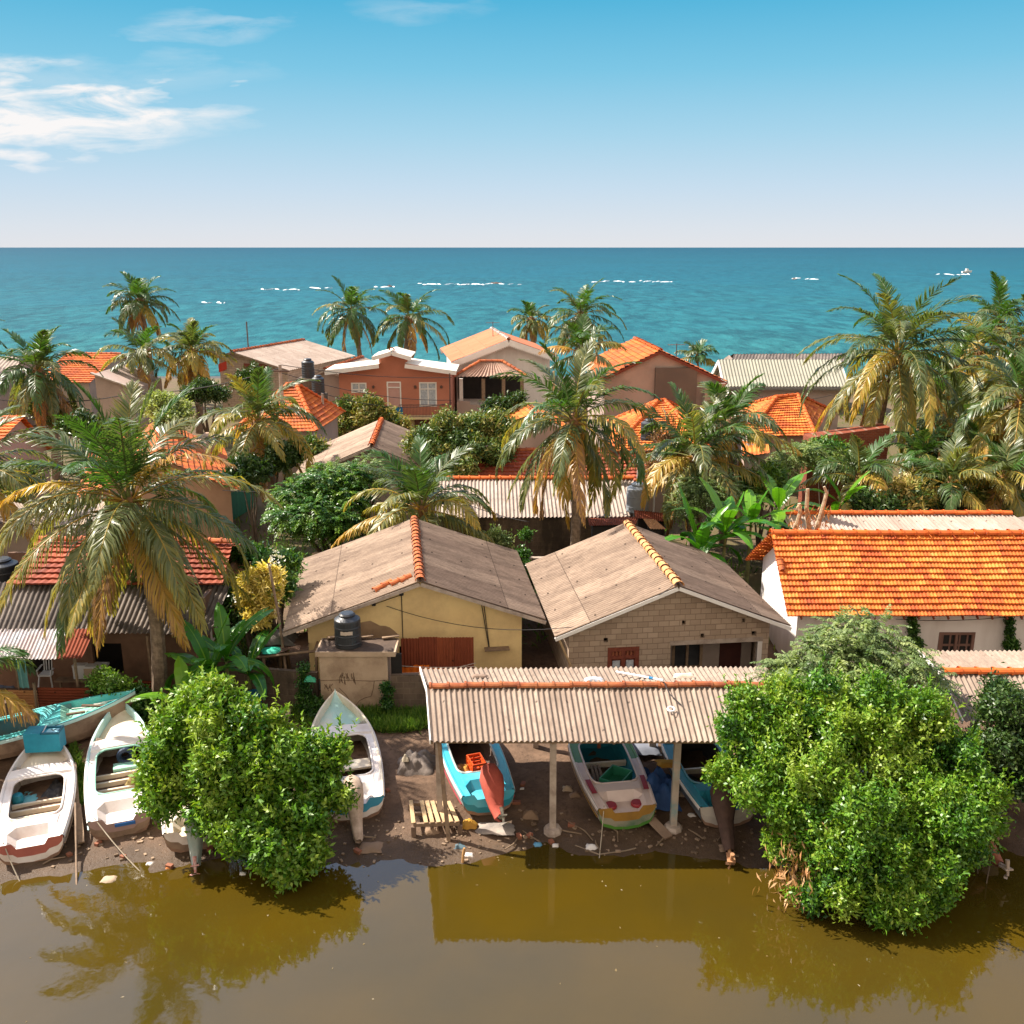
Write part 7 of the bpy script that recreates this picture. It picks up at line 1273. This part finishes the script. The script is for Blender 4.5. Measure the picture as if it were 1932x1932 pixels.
c_ = c_ + X * .0 + Z * .6; MB().tube([c_ - Z * .06 - Y * .12, c_ + Y * .24 - Z * .01], .02, 6).build('strap', WP, t)
rag('black_net', W_(2.85, .35, .2), .38, .5, .42, mat('black_net', (.03, .03, .033), (.06, .06, .062), scale=14, rough=1), 41, 'black net heap under the foredeck of the nearest white boat', 'net', 13); rag('teal_sheet', W_(2.75, -.3, .2), .42, .42, .25, mat('teal_tarp', (.10, .34, .40), (.16, .4, .44), scale=3, rough=.7), 43, 'teal sheet beside the black net in the nearest white boat', 'sheet', 11)
c_ = W_(2.6, -.58, .25); MB().lathe(c_, [(0, 0), (.13, .02), (.15, .15), (.13, .3), (.08, .33), (0, .33)], 14).build('blue_jug', BBLUED, label='dark blue jug against the side of the nearest white boat', cat='jug'); c_ = W_(1.35, .28, .22); rag('shell_pile', c_, .2, .13, .12, mat('shell_pile', (.55, .46, .38), (.3, .14, .09), scale=9), 45, 'pile of pale shells in the nearest white boat', 'shells'); c_ = W_(1.3, -.22, .2); MB().box(c_ + Z * .06, (.45, .2, .16), AX).build('brown_box', mat('red_brown_box', (.22, .08, .055)), label='flat red brown box in the nearest white boat', cat='box')
W_ = B['W']; c_ = W_(3.3, .12, .62); MB().lathe(c_, [(.12, -.2), (.22, -.12), (.25, .0), (.24, .08), (.17, .12), (.12, .06), (.11, -.05)], 20, ax=(B['l'], Z, -B['d'] * .6 + Z * .0 + B['d'] * -.4)).build('navy_drum', mat('navy_plastic', (.02, .035, .07), (.03, .045, .08), rough=.35), label='round navy plastic drum in the boat with aqua lining', cat='drum'); mb = MB(); mb.box(W_(3.05, .15, .40), (.75, .35, .12), (B['l'], B['d'], Z)); mb.build('mint_locker', BMINT, B['t']); rag('coir_bundle', W_(2.15, .42, .42), .26, .2, .3, mat('coir', (.42, .32, .13), (.26, .18, .07), scale=16, rough=1), 47, 'straw coloured rope bundle in the boat with aqua lining', 'rope', 11)
W_ = Dd['W']; mb = MB(); mb.box(W_(2.2, .1, .42), (1.2, .5, .06), (Dd['l'], Dd['d'], Z)); mb.build('seat_board', BWC, Dd['t'])
mb = MB(); W_ = A['W']; mb.tube([W_(1.3, .98, .75), Vector((-10.35, 19.6, -.25))], [.03, .025], 6); mb.build('long_pole', WOOD, label='long thin pole leaning on the nearest white boat into the water', cat='pole')
mb = MB(); a, b = Pz(140, 1440, .9), Pz(152, 1590, .2); mb.bar(a, b, .1, .05); mb.bar(a.lerp(b, .55), b + Vector((.02, 0, 0)), .17, .04); mb.build('oar', WOOD, label='grey wooden oar standing between the two front white boats', cat='oar')

# ---------------------------------------------------------------- things on the bank
t = thing('pallet', 'pale wooden pallet on the sunlit mud beside the sky-blue boat', 'pallet', Pz(815, 1555, .2)); p = [Pz(775, 1510, .5), Pz(850, 1512, .5), Pz(868, 1550, .5), Pz(780, 1553, .5)]
mb = MB()
for i in range(8):
    if i == 1: continue
    s_ = i / 7.4; a = p[0].lerp(p[1], s_); b = p[3].lerp(p[2], s_); mb.bar(a, b, .105, .025)
mb.build('deck_boards', WOODP, t); mb = MB()
for s_ in (.05, .5, .97): a = p[0].lerp(p[3], s_) - Vector((0, 0, .07)); b = p[1].lerp(p[2], s_) - Vector((0, 0, .07)); mb.bar(a, b, .07, .09)
mb.build('stringers', WOOD, t); mb = MB()
for a in p: mb.box(a - Vector((0, 0, .28)), (.12, .1, .36))
mb.build('support_blocks', mat('mud_block', (.2, .13, .09), (.14, .09, .06)), t)
NETG = mat('grey_tarp', (.22, .18, .155), (.15, .12, .10), scale=4, rough=.95, bump=.8, bscale=9); c_ = Pz(785, 1450, .32); rag('tarp_heap', c_, .55, .55, .62, NETG, 51, 'grey tarpaulin heap beside the shed post on sunlit mud', 'tarp', 15)
c_ = Pz(765, 1432, .75); rag('pale_cloth', c_, .1, .1, .14, mat('pale_cloth', (.55, .47, .35), (.48, .4, .28)), 52, 'pale cloth scrap on top of the grey tarpaulin heap', 'cloth')
c_ = Pz(1240, 1500, .3); rag('blue_tarp_bundle', c_, .55, .75, .85, mat('blue_tarp', (.02, .07, .21), (.015, .05, .16), scale=4, rough=.7, bump=.4, bscale=7), 53, 'big blue tarpaulin bundle between green boat and teal shed post', 'tarp', 17); rag('yellow_rope', Pz(1262, 1440, .95), .35, .2, .1, mat('mustard_rope', (.45, .24, .03), (.3, .15, .03), rough=1), 54, 'mustard rope lying on the blue tarpaulin bundle', 'rope', 9); rag('grey_sheet', Pz(1215, 1410, .55), .45, .4, .12, mat('grey_blue_sheet', (.17, .18, .21), (.12, .13, .16)), 55, 'flat grey blue sheet behind the blue tarpaulin bundle', 'sheet', 9)
a, b = Pz(1228, 1545, .3), Pz(1262, 1580, .12); MB().bar(a, b, .26, .06).build('plank', mat('tan_board', (.32, .22, .15), (.24, .16, .11)), label='tan plank lying beside the stern of the green boat', cat='plank')
rag('grey_mat', Pz(935, 1562, .16), .5, .28, .06, mat('grey_mat', (.17, .15, .14), (.4, .34, .29), scale=1.6), 56, 'grey mat on the bank below the salmon covered outboard', 'mat', 11); rag('foam_lump', Pz(885, 1556, .2), .2, .16, .18, mat('yellow_foam', (.50, .27, .03), (.4, .2, .03)), 57, 'lump of mustard foam at the stern of the sky-blue boat', 'foam', 9)
t = thing('concrete_slab', 'tilted pale concrete slab behind the mangrove bush by the dark wall', 'slab', (-8.2, 27.3, .4)); a, b, c_, d_ = Pz(480, 1345, .9), Pz(548, 1338, .9), Pz(535, 1380, .45), Pz(455, 1385, .45); up_ = Vector((0, 0, .14)); MB().hexa([d_ - up_, c_ - up_, b - up_, a - up_], [d_, c_, b, a]).build('slab', CONC, t)
c_ = Pz(481, 1338, .55); MB().lathe(c_, [(0, 0), (.22, 0), (.24, .3), (.24, .6), (.2, .62), (0, .6)], 18).build('blue_drum', mat('drum_blue', (.01, .10, .19), (.012, .13, .23), rough=.5), label='blue plastic drum before the dark wall behind the mangrove', cat='drum')
LP = {'white': mat('litter_white', (.7, .66, .62), (.6, .55, .5), bump=0), 'blue': mat('litter_blue', (.12, .33, .5), (.1, .27, .42), bump=0), 'orange': mat('litter_orange', (.55, .2, .05), (.45, .15, .04), bump=0), 'brown': mat('litter_brown', (.26, .17, .11), (.2, .13, .08)), 'tan': mat('litter_tan', (.42, .32, .22), (.34, .25, .17))}
lit = [(1116, 1598, 'white', .17, .1, 'oval white foam plate on the shore below the green boat'), (1015, 1590, 'blue', .12, .07, 'crumpled blue bag on the shore near the shed post footing'), (1048, 1592, 'white', .1, .06, 'small white scrap on the shore below the shed post'), (1070, 1500, 'tan', .15, .12, 'cream litter tray on dark mud between shed post and green boat'), (885, 1612, 'white', .11, .04, 'pair of pale sandals floating near the bare stick'), (458, 1645, 'white', .09, .05, 'tiny white litter scrap in the shallows before the mangrove'), (282, 1626, 'white', .1, .04, 'white bag scrap in shallows by the boat with aqua lining'), (318, 1634, 'orange', .08, .03, 'small orange scrap floating before the hidden cream boat'), (205, 1655, 'tan', .2, .05, 'tan log end in the shallows between the two front boats'), (1290, 1510, 'tan', .18, .1, 'pale cardboard piece behind the teal shed post'), (1305, 1545, 'white', .11, .05, 'white scrap on mud between teal post and teal boat'), (770, 1466, 'orange', .09, .05, 'yellow orange scrap below the grey tarpaulin heap'), (805, 1475, 'white', .12, .05, 'white paper scrap beside the grey tarpaulin heap'), (1085, 1510, 'brown', .16, .12, 'brown stone lump on the mud near the shed post'), (925, 1470, 'brown', .0, .0, ''), (1000, 1545, 'brown', .22, .2, 'dark stone beside the grey mat on the bank'), (985, 1500, 'white', .07, .04, 'tiny white scrap on the dark mud beside the sky-blue boat'), (815, 1575, 'brown', .2, .14, 'muddy stone at the water edge below the pallet'), (700, 1600, 'brown', .3, .08, 'muddy lump in the shallows beside the beige wrapped outboard'), (1370, 1600, 'brown', .2, .08, 'dark stone in the shallows below the teal-blue boat')]
for i, (px, py, c_, sx, h_, lb) in enumerate(lit):
    if not lb: continue
    p = Pz(px, py, .06); p.z = max(.0, gzn(p.x, p.y)) + .01; rag('stone' if 'stone' in lb or 'lump' in lb or 'log' in lb else 'litter_scrap', p, sx, sx * .7, h_, LP[c_], 60 + i, lb, 'stone' if 'stone' in lb or 'lump' in lb else 'litter', 8)
MB().tube([Pz(872, 1640, -.2), Pz(874, 1612, .25), Pz(876, 1600, .42)], [.03, .035, .03], 6).build('bare_stick', mat('bright_wood', (.5, .28, .11), (.4, .22, .09)), label='short bare stick rising from the shallows before the pallet', cat='stick'); rag('blue_rag', Pz(868, 1598, .05), .22, .18, .1, mat('blue_grey_cloth', (.09, .15, .18), (.06, .1, .12)), 58, 'blue grey cloth draped behind the bare stick', 'cloth', 9)
mb = MB(); mb.tube([Pz(1085, 1595, .05), Pz(1130, 1612, .03), Pz(1180, 1605, .05), Pz(1200, 1600, .06)], .018, 5); mb.build('rope', mat('shore_rope', (.3, .22, .15), (.2, .15, .1)), label='tan mooring rope snaking on the shore below the green boat', cat='rope')
R2 = np.random.RandomState(12); V = []; Fq = []; mb = MB()
for i in range(420):
    px, py = R2.uniform(20, 1420), R2.normal(1585, 26); p = Pz(px, py, .05); z = gzn(p.x, p.y)
    if z < -.02: continue
    s_ = R2.uniform(.02, .07); mb.box((p.x, p.y, z + s_ * .2), (s_ * R2.uniform(.8, 2), s_, s_ * .6), (Vector((math.cos(i), math.sin(i), 0)), Vector((-math.sin(i), math.cos(i), 0)), Z))
mb.build('debris', mat('shore_debris', (.34, .24, .16), (.12, .08, .05), scale=1.3), kind='stuff', label='small stones and scraps scattered along the shore')
# clutter in the yard beside the yellow house
t = thing('drying_rack', 'rough stick rack with torn sheets between croton bush and outhouse', 'rack', (-7.1, 30, .35)); mb = MB()
for x, y, h in ((-8.3, 29.6, 1.9), (-6.5, 29.4, 2.25), (-8.1, 31, 2.0), (-6.6, 31.2, 2.2)): mb.tube([(x, y, .2), (x + .05, y, h)], .05, 6)
mb.tube([(-8.5, 29.6, 1.85), (-6.2, 29.4, 2.2)], .045, 6); mb.tube([(-8.4, 31, 1.95), (-6.3, 31.2, 2.2)], .04, 6); mb.tube([(-8.3, 29.6, 1.85), (-8.1, 31, 1.95)], .04, 6); mb.tube([(-6.5, 29.4, 2.2), (-6.6, 31.2, 2.2)], .04, 6); mb.build('frame', WOOD, t)
mb = MB(); mb.grid([[(-8.3 + i * .3, 29.55 + j * .3, 1.95 + .05 * i + .12 * mnoise.noise((i * .8, j * .8, 7))) for i in range(6)] for j in range(6)]); mb.build('dark_sheet', mat('rotten_sheet', (.16, .09, .06), (.09, .05, .035), scale=3), t)
p = PY(512, 1215, 29.7); rag('green_sheet', (p.x, 29.75, 2.05), .35, .22, .1, mat('sea_green_plastic', (.03, .42, .28), (.05, .5, .36), rough=.5), 61, 'sea-green plastic sheet on the stick rack', 'sheet'); p = PY(540, 1200, 30.3); rag('grey_net', (p.x - .2, 30.4, 2.15), .5, .4, .45, mat('grey_net', (.16, .14, .12), (.1, .09, .08), rough=1), 62, 'peaked grey net heap on the stick rack', 'net', 11)
p = PY(585, 1285, 28.1); rag('green_bag', (p.x, 28.1, 1.75), .18, .1, .16, mat('green_bag', (.03, .3, .14), (.05, .36, .2), rough=.5), 63, 'green plastic bag on the dark wall beside the outhouse', 'bag')
p = PY(595, 1190, 31.2); rag('dry_thatch', (p.x, 31.3, 1.9), .35, .3, .8, mat('dry_thatch', (.5, .26, .08), (.34, .17, .06), scale=14, rough=1), 64, 'dry orange brushwood under the eave corner of the yellow house', 'brushwood', 13)
W_ = B['W']; mb = MB(); mb.box(W_(-.02, .12, .45), (.5, .02, .09), (B['l'], B['d'], Z)); mb.build('blue_plate', mat('plate_blue', (.03, .14, .42)), B['t'])
R2 = np.random.RandomState(15); P_ = []
while len(P_) < 60:
    px, py = R2.uniform(-30, 1960), R2.uniform(1610, 1930) if R2.rand() < .35 else R2.normal(1635, 24); p = Pz(px, py, .006)
    if gz(p.x, p.y) < -.03: P_.append(tuple(p))
P_ = np.array(P_); a_ = R2.rand(len(P_)) * 6.283; V, Fq = leaf_quads(P_, np.stack([np.cos(a_), np.sin(a_), 0 * a_], 1), np.tile([0, 0, 1.], (len(P_), 1)), R2.uniform(.04, .13, len(P_)), R2.uniform(.02, .05, len(P_)), fold=.05); np_mesh('floating_leaves', V, Fq, R2.rand(len(P_)), leafmat('floating_leaf', [(0, (.14, .09, .03)), (.6, (.22, .17, .09)), (1, (.30, .26, .2))], rough=.95, trans=.05, spec=.05), None, loc=(0, 0, 0), kind='stuff', label='leaves and scum floating on the lagoon')
R2 = np.random.RandomState(33); bk = mat('brick_piece', (.30, .11, .06), (.2, .08, .045), scale=4); sk_ = mat('drift_stick', (.26, .18, .11), (.16, .11, .07))
for i in range(26):
    px, py = R2.uniform(20, 1400), R2.normal(1575, 30); p = Pz(px, py, .1); z = gzn(p.x, p.y)
    if z < .01: continue
    a_ = R2.uniform(0, 3.14); ln = R2.uniform(.25, .9); d_ = Vector((math.cos(a_), math.sin(a_), 0)) * ln / 2; q = Vector((p.x, p.y, z + .03))
    MB().tube([q - d_, q + Vector((R2.normal() * .05, R2.normal() * .05, .03)), q + d_], [.018, .022, .012], 5).build('driftwood_stick', sk_, label='thin brown drift stick lying on the muddy shore', cat='stick', group='drift sticks scattered on the mud')
for i in range(22):
    px, py = (R2.uniform(730, 1390), R2.uniform(1420, 1585)) if i % 2 else (R2.uniform(30, 720), R2.uniform(1570, 1630)); p = Pz(px, py, .15); z = gzn(p.x, p.y); a_ = R2.uniform(0, 3.14); X = Vector((math.cos(a_), math.sin(a_), 0)); Y = Vector((-math.sin(a_), math.cos(a_), 0))
    if z < 0: continue
    MB().box((p.x, p.y, z + .03), (R2.uniform(.12, .24), .11, .09), (X, Y, Z)).build('brick_fragment', bk, label='broken red brick fragment half sunk in the shore mud', cat='brick', group='brick fragments scattered on the mud')
cable_pts = lambda a, b, sg: [a.lerp(b, i / 12) - Vector((0, 0, sg * math.sin(math.pi * i / 12))) for i in range(13)]
for Bt, px, py, lb in ((A, 40, 1668, 'mooring rope from the nearest white boat into the shallows'), (B, 270, 1650, 'mooring rope from the boat with aqua lining into the shallows'), (Fb, 1130, 1625, 'mooring rope from the green and white boat to the water')):
    a = Bt['W'](.1, -.6, Bt['sh'](0) + .03); b = Pz(px, py, -.05); MB().tube(cable_pts(a, b, .08), .014, 5).build('mooring_rope', mat('pale_rope2', (.42, .35, .26), (.3, .25, .18), bump=0), label=lb, cat='rope')
# far out: two small craft
def speck(px, py, label, m_, ln=7):
    p = Pz(px, py, -.45); t = thing('motor_boat', label, 'boat', p); P = [[(p.x + (q - .5) * ln, p.y + w_ * (1 - max(0, q - .6) * 2.2), p.z + z_ + .5 * q) for w_, z_ in ((-1.1, 1.0), (-.6, -.2), (.6, -.2), (1.1, 1.0))] for q in (0, .3, .6, .85, 1)]; mb = MB(); mb.grid(P); mb.face([P[0][i] for i in range(4)]); mb.build('hull', m_, t); mb = MB(); mb.hexa([(p.x - 1, p.y - .8, p.z + .9), (p.x + 1, p.y - .8, p.z + .9), (p.x + 1, p.y + .8, p.z + .9), (p.x - 1, p.y + .8, p.z + .9)], [(p.x - .8, p.y - .7, p.z + 2.6), (p.x + .5, p.y - .7, p.z + 2.6), (p.x + .5, p.y + .7, p.z + 2.6), (p.x - .8, p.y + .7, p.z + 2.6)]); mb.build('cabin', WHITE, t)
speck(1824, 515, 'tiny white boat trailing a wake on the far sea', WHITE, 6)
